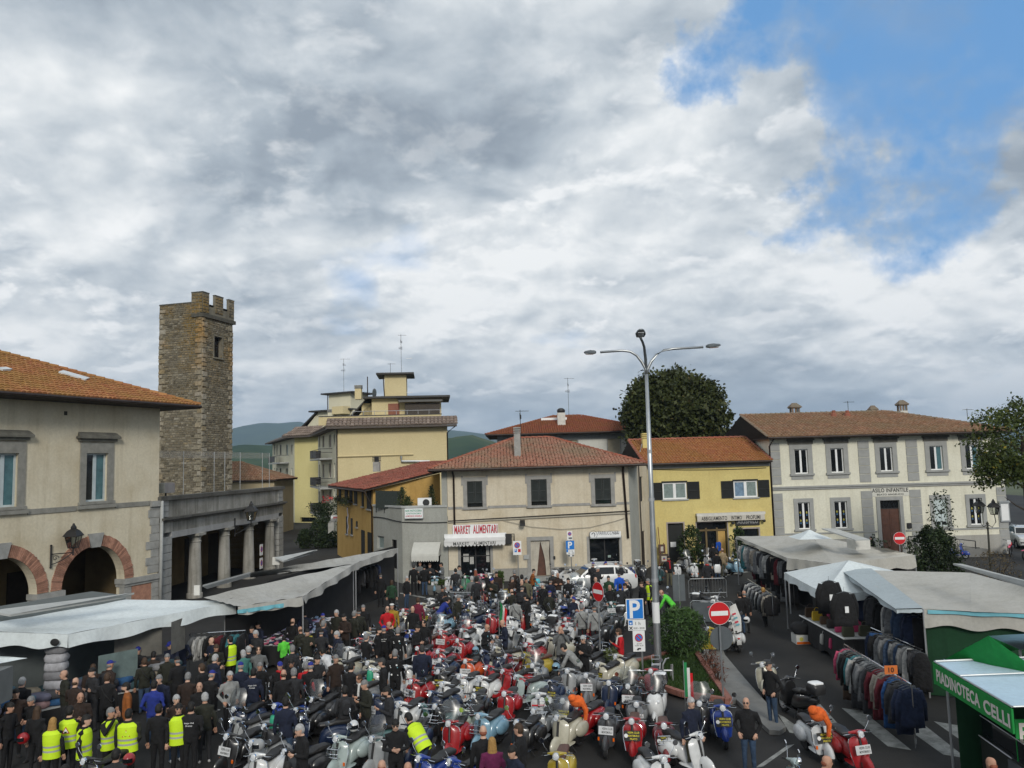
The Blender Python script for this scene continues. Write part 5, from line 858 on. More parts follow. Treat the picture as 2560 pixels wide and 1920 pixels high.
 for o in sorted((wA,winB))+[None]:
  e = o[0]-.52 if o else n-.55
  if e>u: MB().fbox(F,u,zb-.2,e,zb+.04,-.02,.05).build('belt_course',sp,R)
  if o: u = o[2]+.52
 z = zs+.05
 k = 0; rng = random.Random(4)
 while z<zb-.25:
  h = .42; wd = rng.choice((.5,.72,.6,.85)); MB().fbox(F,n-wd,z+.01,n+.03,z+h-.01,-.02,.05+rng.uniform(-.015,.02)).build('quoin_block',st,R); z+=h; k+=1
 m = MB(); m.fbox(F,n-.62,zb-.28,n+.12,zb+.02,-.1,.16); m.build('corner_cap',st,R); m = MB()
 r = F.rect('E',553,1203,580,1240);
 r = F.rect('A',553,1203,580,1238); MB().fbox(F,r[0],r[1],r[2],r[3],0,.02).build('vent_hole',MT['interior'],R)
 ov = 1.45; A = F.P(n+ov,ze,ov); E0 = F.P(uL,ze,ov); diag = (-F.u-F.n); ry = ray(*pp('A',440,820)); pn = Vector((diag.y,-diag.x,0)); t = (A-Vector((0,0,EYE))).dot(pn)/ry.dot(pn); hp = Vector((0,0,EYE))+ry*t; run = (hp-A).dot(-F.n); slope = (hp.z-ze)/run; L = 15.0; zr = slope*L
 H = A+(-F.u-F.n)*L+Vector((0,0,zr)); K = E0-F.n*L+Vector((0,0,zr)); lo = Vector((0,0,-.16)); Bk = A-F.n*2*L
 m = MB(); m.poly([E0,A,H,K])if(H-A).dot(-F.u)<n-uL else m.poly([E0,A,E0+(-F.n)*(n+ov-uL)+Vector((0,0,slope*(n+ov-uL)))]); m.poly([A,Bk,H]); m.quad(E0+lo,A+lo,A,E0); m.quad(A+lo,Bk+lo,Bk,A); m.poly([E0+lo,E0-F.n*3+lo,Bk+lo,A+lo]); ro = m.build('roof',MT['wood_dark'],R)
 t = MB(); W_ = n+ov-uL; Lm = min(L,W_); sl = math.hypot(1,slope); tile_field(t,E0,F.u,-F.n+Vector((0,0,slope)),[(0,0),(W_,0),(W_-Lm,Lm*sl),(0,Lm*sl)],.25,.40,jit=.015); t.build('roof_tiles',TILE['orange'],ro,smooth=rad(50),kind='stuff')
 t = MB(); up = Vector((0,0,.05)); ridge_tiles(t,A+up,A+(-F.u-F.n)*Lm+Vector((0,0,slope*Lm))+up,.15,.45); t.build('ridge_tiles',TILE['orange'],ro,smooth=rad(50),kind='stuff'); MB().tube([E0+F.n*.08+Vector((0,0,-.06)),A+F.n*.08+Vector((0,0,-.06))],.085,8).build('gutter',MT['gutter'],ro)
 N_ = (-F.n+Vector((0,0,slope))).normalized()
 def on_roof(x,y):
  r = ray(*pp('A',x,y)); nn = F.u.cross(N_); t = (A-Vector((0,0,EYE))).dot(nn)/r.dot(nn); return Vector((0,0,EYE))+r*t, nn
 for(x0,y0), (x1,y1), ww in(((520,880),(750,945),.9),((5,850),(60,868),.9)):
  p, nn = on_roof(x0,y0); p2, _ = on_roof(x1,y1); cc = (p+p2)/2+nn*.12; d = (p2-p)/2; s = nn.cross(d).normalized()
  m = MB(); m.obox(cc,d,s*.35,nn*.05); m.build('skylight',mat('skylight pane',(.55,.58,.6),.3)if x0>100 else bpy.data.materials['skylight pane'],ro)
 pipe([F.P(n+.1,ze-.3,.7),F.P(n+.05,zb+.3,.06)],R,.04)if False else None
 return F, n, zs
FH, NH, ZS = hall()
def lantern(mb_m,mb_g,c,s=1.0):
 """four sided tapering lantern, c = bottom centre"""
 x, y, z = c; a, b = .13*s, .21*s; h = .42*s; lo = [(x-a,y-a,z),(x+a,y-a,z),(x+a,y+a,z),(x-a,y+a,z)]; hi = [(x-b,y-b,z+h),(x+b,y-b,z+h),(x+b,y+b,z+h),(x-b,y+b,z+h)]
 for i in range(4):
  mb_m.tube([lo[i],hi[i]],.014*s,4); mb_m.tube([lo[i],lo[(i+1)%4]],.014*s,4); mb_m.tube([hi[i],hi[(i+1)%4]],.018*s,4); mid = [tuple((p+q)/2 for p,q in zip(lo[i],lo[(i+1)%4])),tuple((p+q)/2 for p,q in zip(hi[i],hi[(i+1)%4]))]; mb_m.tube(mid,.009*s,4)
  mb_g.quad(lo[i],lo[(i+1)%4],hi[(i+1)%4],hi[i])
 sq = lambda q, zz: [(x-q,y-q,zz),(x+q,y-q,zz),(x+q,y+q,zz),(x-q,y+q,zz)]
 mb_m.loft([sq(b*1.25,z+h),sq(b*1.22,z+h+.03*s),sq(b*.75,z+h+.2*s),sq(b*.35,z+h+.27*s),sq(b*.35,z+h+.33*s),sq(b*.2,z+h+.4*s)])
 mb_m.ell((x,y,z+h+.42*s),(.045*s,.045*s,.06*s),8,5)
MT['lamp_glass'] = mat_glass('lantern glass',(.8,.82,.8))
def wall_lantern(F,u,z,label,out=.85,s=1.0,ud=1):
 """scrolled bracket fixed at (u, z); the arm runs along the wall's outward normal and a little along it"""
 d = (F.n*.55+F.u*ud).normalized(); o = F.P(u,z,.06); e = thing('wall_lantern',label,'street lamp',tuple(o)); up = Vector((0,0,1)); m = MB(); g = MB()
 m.tube([o-up*.4*s,o+up*.42*s],.035*s,6); m.ell(o+up*.47*s,(.05*s,)*3,8,5); m.ell(o-up*.42*s,(.05*s,)*3,8,5); m.tube([o+up*.12*s,o+d*out+up*.12*s],.022*s,5); m.tube([o-up*.3*s+d*out*t*.95+up*(.4*s*(t**1.6))for t in np.linspace(0,1,8)],.02*s,5)
 sp = [o+d*(.17*s+.13*s*(1-t/9)*math.cos(t))+up*(-.06*s+.13*s*(1-t/9)*math.sin(t))for t in np.linspace(0,8,20)]; m.tube(sp,.015*s,4); m.tube([o+d*out+up*.0,o+d*out+up*.32*s],.03*s,6); m.build('bracket',MT['dark_metal'],e)
 m = MB(); c = o+d*out+up*.32*s; lantern(m,g,c,s*1.15); m.build('lantern_frame',MT['dark_metal'],e); g.build('lantern_glass',MT['lamp_glass'],e)
u, z = FH.uv('E',432,1160); wall_lantern(FH,u,z+.05,'black scrolled wall lantern between the two brick arches of the hall',.92,1.12)
def portico():
 c = FH.P(NH+.05,0,.02); e = at_y('h',2120,600,62.0); F = Fac((c.x,c.y),(e.x,e.y)); n = F.len; R = thing('portico','stained grey cement portico with round columns and flat terrace roof','building',base_of(F,n/2,-2)); pm = PL['portico']
 Z = lambda x, y: F.uv('h',x,y)[1]; zbm = (Z(300,985)+Z(1900,680))/2; zft = (Z(300,890)+Z(1900,590))/2; zc = (Z(300,660)+Z(1900,430))/2; zp = (Z(500,325)+Z(1900,170))/2; ztop = zp+.22
 ch = MT['stone_grey']; u0 = F.uv('h',190,1200)[0]; ue = F.uv('h',2045,1100)[0]
 m = MB(); m.fbox(F,u0-.0,zft,ue,zc-.1,-.45,-.02); m.fbox(F,.0,zc+.12,n,zp,-.4,-.04); m.fbox(F,0,zft,u0,zc-.1,-.45,.02); m.fbox(F,ue,zft,n,zc-.1,-.45,.02); m.build('wall',pm,R); MB().fbox(F,u0,zbm,ue,zft,-.45,.03).build('architrave',mat_plaster('pale weathered architrave',(.36,.36,.355),(.6,.58,.55),.5,.5),R)
 m = MB(); m.fbox(F,-.05,zc-.1,n+.15,zc+.0,-.45,.18); m.fbox(F,-.05,zc,n+.2,zc+.12,-.45,.3); m.build('cornice',mat_plaster('sooty cornice',(.13,.127,.115),(.45,.43,.4),.8,.8),R); m = MB(); m.fbox(F,-.1,zp,n+.12,ztop,-.5,.14); m.build('coping',bpy.data.materials['sooty cornice'],R)
 for a, b in((0,.9),(n-.9,n)):
  z = zc+.16
  while z<zp-.2: MB().fbox(F,a,z,b,z+.28,-.1,.03).build('quoin_block',ch,R); z+=.31
 for a, b in((.02,u0),(ue,n)):
  z = .0
  while z<zft-.3: MB().fbox(F,a,z+.012,b,z+.42,-.5,.05).build('quoin_block',ch,R); z+=.435
 for x0, x1 in((600,745),(1100,1245),(1520,1660),(1875,2020)):
  ua, ub = F.uv('h',x0,1150)[0], F.uv('h',x1,1150)[0]; cc = (ua+ub)/2; r = .37; o = F.P(cc,0,-.24); prof = [(0,r*1.25),(.25,r*1.25),(.3,r*1.08),(zbm*.4,r*1.0),(zbm-.55,r*.86),(zbm-.5,r*.98),(zbm-.44,r*.86),(zbm-.26,r*.9),(zbm-.2,r*1.15),(zbm-.14,r*1.2)]; m = MB(); m.loft([[o+Vector((math.cos(a)*q,math.sin(a)*q,zz))for a in np.linspace(0,2*math.pi,19)[:-1]]for zz,q in prof]); m.obox(o+Vector((0,0,zbm-.07)),F.u*r*1.25,F.n*r*1.25,Vector((0,0,.07))); m.build('column',pm,R,smooth=rad(40))
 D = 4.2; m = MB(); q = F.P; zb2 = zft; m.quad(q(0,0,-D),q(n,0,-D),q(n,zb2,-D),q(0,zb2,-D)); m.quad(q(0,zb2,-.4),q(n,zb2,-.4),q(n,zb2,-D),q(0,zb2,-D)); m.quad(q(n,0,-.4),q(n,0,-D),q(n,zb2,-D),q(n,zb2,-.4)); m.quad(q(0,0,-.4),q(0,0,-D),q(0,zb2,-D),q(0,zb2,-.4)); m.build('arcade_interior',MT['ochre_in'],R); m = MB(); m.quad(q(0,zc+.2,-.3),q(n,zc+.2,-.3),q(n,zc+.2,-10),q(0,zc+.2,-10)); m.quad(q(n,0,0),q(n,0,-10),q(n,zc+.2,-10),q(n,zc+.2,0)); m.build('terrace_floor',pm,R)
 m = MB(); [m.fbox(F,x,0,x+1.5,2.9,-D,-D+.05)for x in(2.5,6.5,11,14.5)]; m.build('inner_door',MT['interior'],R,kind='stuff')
 for x in(2.4,6.4): MB().fbox(F,x,3.0,x+1.8,3.6,-D,-D+.15).build('shop_fascia',MT['stone_pale'],R)
 pipe([F.P(.02,zp,.12),F.P(.02,.3,.12)],R,.09,m=MT['stone_pale'])
 u, z = F.uv('h',1278,830); wall_lantern(F,u,z,'black scrolled wall lantern on the portico beam',1.3,1.25,1)
 u0, u1 = F.uv('h',1712,1150)[0], F.uv('h',1770,1150)[0]
 for k, (y0,y1,lab)in enumerate(((1110,1300,'upper narrow no parking plate on the third portico column'),(1345,1530,'lower narrow no parking plate on the third portico column'))):
  z1, z0 = F.uv('h',1740,y0)[1], F.uv('h',1740,y1)[1]; s = thing('parking_plate',lab,'sign',tuple(F.P(u0,z0,.05))); b = MB().fbox(F,u0,z0,u0+.5,z1,.05,.08).build('sign_plate',MT['white_sign'],s); m = MB(); c = F.P(u0+.25,z1-.35,.083); m.disc(c,F.n,.2,16,.006,0); m.disc(c+F.n*.004,F.n,.145,16,.006,1); m.obox(c+F.n*.009,(F.u+Vector((0,0,-1))).normalized()*.16,F.n*.002,(F.u+Vector((0,0,1))).normalized()*.025,0); m.build('no_parking_disc',[MT['red_sign'],MT['blue_sign']],b)
 e = thing('terrace_netting','thin steel posts with a band of netting round the portico terrace','fence',tuple(F.P(n/2,ztop,-1.2))); Fn = Fac(F.P(0,0,-1.0)[:2],F.P(n,0,-1.0)[:2]); zh = Fn.uv('E',1850,240)[1]; us = [Fn.uv('E',1585,450)[0],Fn.uv('E',1850,450)[0],Fn.uv('E',1942,450)[0],Fn.uv('E',2075,450)[0],Fn.uv('B',55,1000)[0],Fn.uv('B',115,1000)[0]]
 for u in us: MB().tube([Fn.P(u,zc,0),Fn.P(u,zh,0)],.02,6).build('post',MT['aluminium'],e)
 nm = bpy.data.materials.new('fine netting'); nm.use_nodes = True; nt = nm.node_tree; b = nt.nodes['Principled BSDF']; b.inputs['Base Color'].default_value = (.45,.43,.38,1); b.inputs['Alpha'].default_value = .32; uE = min(us[-1],n); m = MB(); m.quad(Fn.P(0,zh-.42,0),Fn.P(uE,zh-.42,0),Fn.P(uE,zh,0),Fn.P(0,zh,0)); m.build('netting_band',nm,e)
 b = thing('floodlight','small white floodlight standing on the portico roof by the hall','floodlight',tuple(F.P(1.8,ztop,-.6))); m = MB(); o = F.P(F.uv('h',245,200)[0],ztop+.45,-.5); m.obox(o,F.u*.55,F.n*.25,Vector((0,0,.28))); m.build('lamp_housing',MT['steel'],b); MB().tube([o-Vector((0,0,.7)),o],.05).build('stand',MT['dark_metal'],b)
 return F, n
FP, NP = portico()
def tower():
 C = at_y('A',1743,900,75); th = rad(15.2); s = 4.79; ul = Vector((math.cos(th),-math.sin(th),0)); L = Vector((C.x,C.y,0))-ul*s; Fl = Fac((L.x,L.y),(C.x,C.y)); Rr = Vector((C.x,C.y,0))+Vector((math.sin(th),math.cos(th),0))*s; Fr = Fac((C.x,C.y),(Rr.x,Rr.y)); zl = Fl.uv('A',1450,290)[1]; zp = Fr.uv('A',1815,300)[1]; zm = Fr.uv('A',1755,168)[1]; zs_ = Fr.uv('A',1760,380)[1]
 R = thing('stone_tower','medieval rubble stone tower with battlements behind the hall','tower',(C.x,C.y+3,0)); win = Fr.rect('A',1845,560,1915,742)
 mort = mat('tower mortar',(.155,.14,.105),.98,var=.3,scale=1.2,bump=.4); m = MB(); wall_open(m,Fl,0,s,0,zl,[],.3); wall_open(m,Fr,0,s,0,zp,[win],.5); q = Fl.P; m.quad(q(0,0,-s),q(0,0),q(0,zl),q(0,zl,-s)); m.quad(q(s,0,-s),q(0,0,-s),q(0,zl,-s),q(s,zl,-s)); m.quad(q(0,zl),q(s,zl),q(s,zl,-s),q(0,zl,-s)); m.build('wall',mort,R)
 def smat(name,cols,lichen):
  mm = bpy.data.materials.new(name); mm.use_nodes = True; nt = mm.node_tree; Lk = nt.links.new; b = nt.nodes['Principled BSDF']; b.inputs['Roughness'].default_value = .95; b.inputs['Specular IOR Level'].default_value = .2
  oi = nd(nt,'ShaderNodeObjectInfo'); g = nd(nt,'ShaderNodeNewGeometry'); r = math_n(nt,'FRACT',math_n(nt,'ADD',oi.outputs['Random'],g.outputs['Random Per Island'])); base = ramp(nt,r,[(i/(len(cols)-1),c)for i,c in enumerate(cols)])
  n = nd(nt,'ShaderNodeTexNoise',i_Scale=.45,i_Detail=5.0); Lk(g.outputs['Position'],n.inputs[0]); sp = nd(nt,'ShaderNodeSeparateXYZ'); Lk(g.outputs['Position'],sp.inputs[0]); n2 = nd(nt,'ShaderNodeTexNoise',i_Scale=7.0,i_Detail=5.0); Lk(g.outputs['Position'],n2.inputs[0])
  up = nd(nt,'ShaderNodeMapRange'); Lk(sp.outputs[2],up.inputs[0]); up.inputs[1].default_value = 14; up.inputs[2].default_value = 20; f = math_n(nt,'MULTIPLY',ramp(nt,n.outputs[0],[(.42,0),(.6,1)]),up.outputs[0]); base = mixc(nt,math_n(nt,'MULTIPLY',f,.75),base,lichen); Lk(mixc(nt,1.0,base,ramp(nt,n2.outputs[0],[(.3,.7),(.7,1.25)]),'MULTIPLY'),b.inputs['Base Color']); return mm
 cols = [(.085,.073,.052),(.20,.172,.118),(.15,.13,.095),(.27,.24,.18),(.175,.148,.105),(.11,.095,.07),(.225,.188,.125)]; ms = smat('rubble stone',cols,(.20,.125,.03)); mw = smat('pale dressed stone',[(.25,.225,.17),(.205,.18,.13),(.30,.275,.225),(.24,.19,.11)],(.30,.17,.05))
 protos = []
 for k in range(8):
  b = MB(); rg = np.random.default_rng(k); P = [(-.5,0,-.5),(.5,0,-.5),(.5,0,.5),(-.5,0,.5)]; f = [(x*rg.uniform(.7,.9),-1.0*rg.uniform(.6,1),z*rg.uniform(.65,.88))for x,_,z in P]; bk = [(x*rg.uniform(.92,1.0),.3,z*rg.uniform(.9,1.0))for x,_,z in P]; b.add(f+bk,[(0,1,2,3)]+[(4+i,4+(i+1)%4,(i+1)%4,i)for i in range(4)]); me = b.mesh('stone'); me.materials.append(ms); protos.append(me)
 big = []; small = MB(); rg = random.Random(2)
 def put(F,u,z,w,h,d,pale=False,rest=False):
  if rest or w*h<.06:
   a = MB(); k = rg.randrange(8); me = protos[k]; vs = [F.P(u+v.co.x*w,z+v.co.z*h,-v.co.y*d)for v in me.vertices]; small.add(vs,[tuple(p.vertices)for p in me.polygons],1 if pale else 0)
  else: big.append((F,u,z,w,h,d,pale))
 for F, zt in((Fl,zl),(Fr,zs_)):
  z = 4.5
  while z<zt-.1:
   h = rg.uniform(.14,.27); u = rg.uniform(-.2,0)
   while u<s:
    w = rg.uniform(.2,.6)*(1.15 if h>.22 else.8); uc = u+w/2
    if uc-w/2<-.03: w = (uc+w/2)-0.0; uc = w/2
    if uc+w/2>s: w = s-(uc-w/2); uc = s-w/2
    if w>.12 and not(F is Fr and win[0]-.15<uc<win[2]+.15 and win[1]-.2<z+h/2<win[3]+.2): put(F,uc,z+h/2+rg.uniform(-.025,.025),w-.04,h-.03,rg.uniform(.03,.09),rg.random()<.06)
    u+=w
   z+=h
  for side in(0,1):
   z = 4.5; k = 0
   while z<zt-.4:
    h = rg.uniform(.38,.6); w = (.75,.45)[k%2]*rg.uniform(.9,1.15); put(F,w/2-.02 if side==0 else s-w/2+.02,z+h/2,w,h-.03,.12,True); z+=h; k+=1
 big.sort(key=lambda q:-q[3]*q[4])
 for i, (F,u,z,w,h,d,pale)in enumerate(big):
  if i>=290: put(F,u,z,w,h,d,pale,True); continue
  o = link(protos[rg.randrange(8)],'stone',R); P = F.P(u,z)-R.location; M_ = Matrix((F.u*w,-F.n*d,Vector((0,0,h)))).transposed().to_4x4(); M_.translation = P; o.matrix_local = M_
  if pale: o.material_slots[0].link = 'OBJECT'; o.material_slots[0].material = mw
 small.build('rubble',[ms,mw],R,kind='stuff')
 m = MB(); m.fbox(Fr,-.15,zs_-.1,s+.25,zs_+.25,-.2,.22); m.fbox(Fl,s-1.1,zs_-.1,s+.15,zs_+.25,-.2,.18); m.build('string_course',mat('sooty string course',(.075,.07,.055),.95,var=.3,scale=4),R)
 for F, u0, u1, z0, z1 in((Fl,s-1.15,s+.1,zs_+.25,zm),(Fr,-.1,Fr.uv('A',1800,240)[0],zs_+.25,zm),(Fr,Fr.uv('A',1852,240)[0],Fr.uv('A',1922,260)[0],zp-.6,zm),(Fr,Fr.uv('A',1970,260)[0],s+.1,zp-.6,zm)):
  mo = MB(); mo.fbox(F,u0,z0,u1,z1-.1,-.16,.1); o = mo.build('merlon',mort,R); c = MB(); c.fbox(F,u0-.02,z1-.1,u1+.02,z1,-.18,.13); c.build('merlon_cap',mat('dark merlon cap',(.07,.068,.058),.9)if 'dark merlon cap' not in bpy.data.materials else bpy.data.materials['dark merlon cap'],o)
  st = MB(); z = z0+.05
  while z<z1-.3:
   h = rg.uniform(.24,.36); u = u0+.02
   while u<u1-.1:
    w = min(rg.uniform(.3,.6),u1-u-.02); me = protos[rg.randrange(8)]; st.add([F.P(u+w/2+v.co.x*(w-.04),z+h/2+v.co.z*(h-.04),.1-v.co.y*.06)for v in me.vertices],[tuple(p.vertices)for p in me.polygons]); u+=w
   z+=h
  st.build('rubble',ms,o,kind='stuff')
 m = MB(); m.fbox(Fr,-.1,zs_+.25,s+.1,zp-.35,-.16,.1); m.build('parapet',mort,R); MB().fbox(Fl,-.02,zl,s-1.1,zl+.14,-.6,.06).build('wall_cap',bpy.data.materials['dark merlon cap'],R)
 w = window(Fr,win,R,MT['wood_dark'],MT['glass_dark'],d=-.4,bar=True); surround(Fr,win,w,mort,.12,.1)
tower()
def lane_house():
 a = at_y('E',1960,500,92); b = at_y('c',315,800,92); F = Fac((a.x-5,92),(b.x,92)); ze = at_y('c',250,830,91).z; R = thing('lane_house','sandy low house with red tiled roof just right of the stone tower','building',base_of(F,6)); shell(R,F,0,F.len,0,ze,8,[],PL['warm']); top = at_y('E',1990,335,96); roof(R,F,0,F.len,8,ze,top.z-ze,.4,'gable','hip',TILE['brown'],TILE['brown'],w=.3,ln=.45,inset=b.x-a.x)
lane_house()
# ================================================================ trees and plants
def crown(root,c,r,n_clump,per,leaf,m,seed,spread=.32,shell_=.55,aspect=.55,name='crown',flat_bottom=-.6):
 rng = np.random.default_rng(seed); d = rng.normal(size=(n_clump,3)); d/=np.linalg.norm(d,axis=1)[:,None]; d = d[d[:,2]>flat_bottom]; rr = shell_+(1-shell_)*rng.random(len(d))**.6
 ph = rng.uniform(0,6.28,6); lump = 1+.10*np.sin(d[:,0]*4+ph[0])*np.sin(d[:,2]*5+ph[1])+.08*np.sin(d[:,1]*6+ph[2])+.05*np.sin((d[:,0]+d[:,2])*11+ph[3])
 cc = np.array(c)+d*np.array(r)*(rr*lump)[:,None]; P = np.repeat(cc,per,0)+rng.normal(size=(len(cc)*per,3))*spread*np.array([1,1,.7]); mb = MB(); leaves(mb,P,leaf,rng,.25,0,aspect); return mb.build(name,m,root)
def trunk(root,base,top,r,limbs,seed,reach,name='trunk'):
 rng = random.Random(seed); mb = MB(); b, t = Vector(base), Vector(top); mb.tube([b,b.lerp(t,.3)+Vector((rng.uniform(-.1,.1),0,0)),b.lerp(t,.7),t],[r*1.25,r,r*.75,r*.5],9)
 for k in range(limbs):
  s = b.lerp(t,.45+.5*k/limbs); a = 2.4*k; d = Vector((math.cos(a),math.sin(a),.75))*reach*rng.uniform(.6,1); mid = s+d*.5+Vector((0,0,-.05*reach)); mb.tube([s,mid,s+d],[r*.4,r*.25,r*.07],5)
 return mb.build(name,mat('bark '+str(seed),(.05,.04,.03),.95,var=.4,scale=6),root)
Yt = 82; c = at_y('C',1545,850,Yt); T = thing('chestnut_tree','huge dark green dome crowned tree behind the yellow house','tree',(c.x,Yt,0)); trunk(T,(c.x,Yt,0),(c.x,Yt,c.z+2),.55,12,1,4.2); ml = mat_leaf('dark chestnut leaves',(.020,.028,.007),(.047,.056,.014),(.09,.07,.02)); crown(T,(c.x,Yt,c.z-.9),(5.0,5.0,4.6),1500,22,.46,ml,3,.42,.62); crown(T,(c.x-.3,Yt,c.z+.5),(4.4,4.4,3.35),480,22,.46,ml,4,.4,.75)
Yt = 44; c = at_y('D',2205,470,Yt); T = thing('street_tree','bushy green tree turning yellow at the right edge before the school','tree',(c.x,Yt,0)); trunk(T,(c.x-.2,Yt,0),(c.x,Yt,c.z+.6),.17,10,2,1.6); ml = mat_leaf('lime tree leaves',(.028,.045,.010),(.065,.085,.018),(.28,.20,.02)); crown(T,(c.x,Yt,c.z),(2.55,2.4,2.55),430,22,.2,ml,8,.24,.5); crown(T,(c.x-1.5,Yt-.4,c.z-1.4),(1.3,1.2,1.1),140,20,.2,ml,9,.22,.4)
def bush(label,z,x,y,Y,h,w,n,leaf,m,name='shrub',seed=1,cone=False,cat='shrub',aspect=.5,stem=True,sparse=1.0,base=None):
 b = at_y(z,x,y,Y)if base is None else base; b = Vector((b.x,b.y,0 if base is None else base.z)); R = thing(name,label,cat,tuple(b)); rng = np.random.default_rng(seed); t = rng.random(n)**(.9 if not cone else 1.3); a = rng.uniform(0,6.28,n); prof = (1-t)**.75+.12 if cone else np.sin(np.clip(t*2.6+.35,0,3.1))**.6+.05
 r = w/2*prof*np.sqrt(rng.uniform(.35,1,n))*(1+.28*np.sin(a*3+t*9)+.2*np.sin(a*7+t*4)); P = np.column_stack([b.x+np.cos(a)*r,b.y+np.sin(a)*r,b.z+.08+t*h*(1+.05*np.sin(a*5))]); mb = MB(); leaves(mb,P,leaf,rng,.3,0,aspect); mb.build('foliage',m,R)
 s = MB(); rg = random.Random(seed)
 for k in range(5): e = Vector((b.x+rg.uniform(-.3,.3)*w,b.y+rg.uniform(-.3,.3)*w,b.z+h*rg.uniform(.6,.95))); s.tube([b,b.lerp(e,.5)+Vector((0,0,.1*h)),e],[.03,.02,.006],4)
 s.build('stem',MT['wood_dark'],R); return R
ml_y = mat_leaf('dark yew needles',(.012,.025,.008),(.028,.05,.014)); ml_y2 = mat_leaf('feathery conifer sprays',(.02,.045,.012),(.045,.085,.022)); ml_d = mat_leaf('dark shrub leaves',(.010,.018,.007),(.022,.036,.012),(.05,.06,.02)); ml_f = mat_leaf('flowering bush leaves',(.05,.07,.02),(.10,.12,.045),(.4,.38,.25)); ml_r = mat_leaf('red brown spiky leaves',(.06,.022,.015),(.12,.045,.025)); ml_b = mat_leaf('withered brown leaves',(.06,.045,.025),(.11,.085,.045))
b = at_z('K',1400,1190,.14); bush('dark feathery conifer bush at the top of the triangular lawn','K',0,0,0,1.6,1.75,5200,.17,ml_y2,seed=3,base=b,name='conifer_bush',aspect=.24); b = at_z('K',1300,1060,.14)
b = at_z('L',460,445,.14); bush('small pale variegated bush beside the woman in the red jacket','K',0,0,0,.75,.75,800,.10,ml_f,seed=4,base=b)
for i, (x,y,lab)in enumerate(((1730,300,'upper tuft of red spiky leaves on the lawn kerb'),(1800,400,'middle tuft of red spiky leaves on the lawn kerb'),(1840,520,'lower tuft of red spiky leaves nearest the pavement corner'))): b = at_z('L',x,y+40,.14); bush(lab,'L',0,0,0,.5,.6,170,.17,ml_r,seed=20+i,base=b,name='red_shrub',aspect=.14)
bush('dense dark green bush between the far stall and the school','Q',1195,480,43,3.3,2.1,7500,.16,ml_d,seed=6); bush('thin leafy sapling rising behind the dense dark bush','Q',1310,480,46,5.0,1.5,620,.18,ml_d,seed=7,name='sapling',cat='tree'); bush('thin sapling before the brown school door','D',1120,1230,47,2.6,1.5,330,.17,ml_d,seed=8,name='sapling',cat='tree'); bush('withered brown shrub round the foot of the twin lantern post','Q',1900,500,44,1.9,2.0,900,.11,ml_b,seed=9)
bush('round dark green shrub left of the clothes shop door','g',620,1500,55.2,2.6,1.5,1500,.2,ml_y,seed=10); bush('slim green shrub right of the clothes shop door','g',1450,1500,55.6,2.5,.9,900,.2,ml_y,seed=11); c = at_y('c',1130,1640,88)
for i, (x,y,h,w,lab)in enumerate(((560,200,1.6,1.2,'left potted shrub at the mouth of the lane'),(690,220,2.6,2.0,'big dark potted shrub in the middle of the lane mouth'),(760,260,1.4,2.2,'low spreading potted shrub at the right of the lane mouth'))): bush(lab,'G',x,y,76,h,w,1500,.22,ml_d,seed=30+i,name='potted_shrub')
# ================================================================ street furniture
def pole_sign(label,base,top_z,r=.03,name='road_sign',m='steel'):
 e = thing(name,label,'road sign',tuple(base)); MB().tube([base,Vector((base.x,base.y,top_z))],r,8).build('pole',MT[m],e); return e
def disc_face(mb,c,n,r,kind):
 n = Vector(n).normalized(); u = Vector((0,0,1)).cross(n).normalized()*1.0; up = Vector((0,0,1))
 mb.disc(c,n,r,28,.02,2); mb.disc(c+n*.013,n,r*.97,28,.006,0)
 if kind=='entry': mb.disc(c+n*.011,n,r,28,.004,1); mb.obox(c+n*.02,u*r*.78,n*.003,up*r*.2,1)
 else: mb.disc(c+n*.018,n,r*.74,28,.006,3); mb.obox(c+n*.025,(u-up).normalized()*r*.85,n*.003,(u+up).normalized()*r*.13,0)
SIGN_M = [MT['red_sign'],MT['white_sign'],MT['grey_sign'],MT['blue_sign']]
def entry_sign(label,zb,bx,by,zc,cx,cy,r,h0=0,turn=0.0,Y=None):
 b = at_z(zb,bx,by,h0)if Y is None else Vector((at_y(zc,cx,cy,Y).x,Y,0)); c = at_y(zc,cx,cy,b.y); e = pole_sign(label,b,c.z+r*.8); c = Vector((b.x,b.y-.05,c.z)); m = MB(); disc_face(m,c,(turn,-1,.03),r,'entry'); m.build('sign_disc',SIGN_M,e); return e, c
e, c = entry_sign('large red no entry sign on a pole at the corner of the lawn kerb','L',1912,790,'K',1828,702,.34,.14,.1)
cc = at_y('K',1852,1000,c.y+.05); m = MB(); m.disc(Vector((c.x+.06,c.y+.13,cc.z)),(-.1,1,0),.36,28,.02); m.build('reversed_disc',MT['grey_sign'],e)
entry_sign('narrow looking no entry sign turned sideways among the scooters','L',325,420,'K',445,455,.34,.14,-1.75); entry_sign('red no entry sign beyond the far right stall before the school','Q',775,380,'Q',772,117,.31,Y=41)
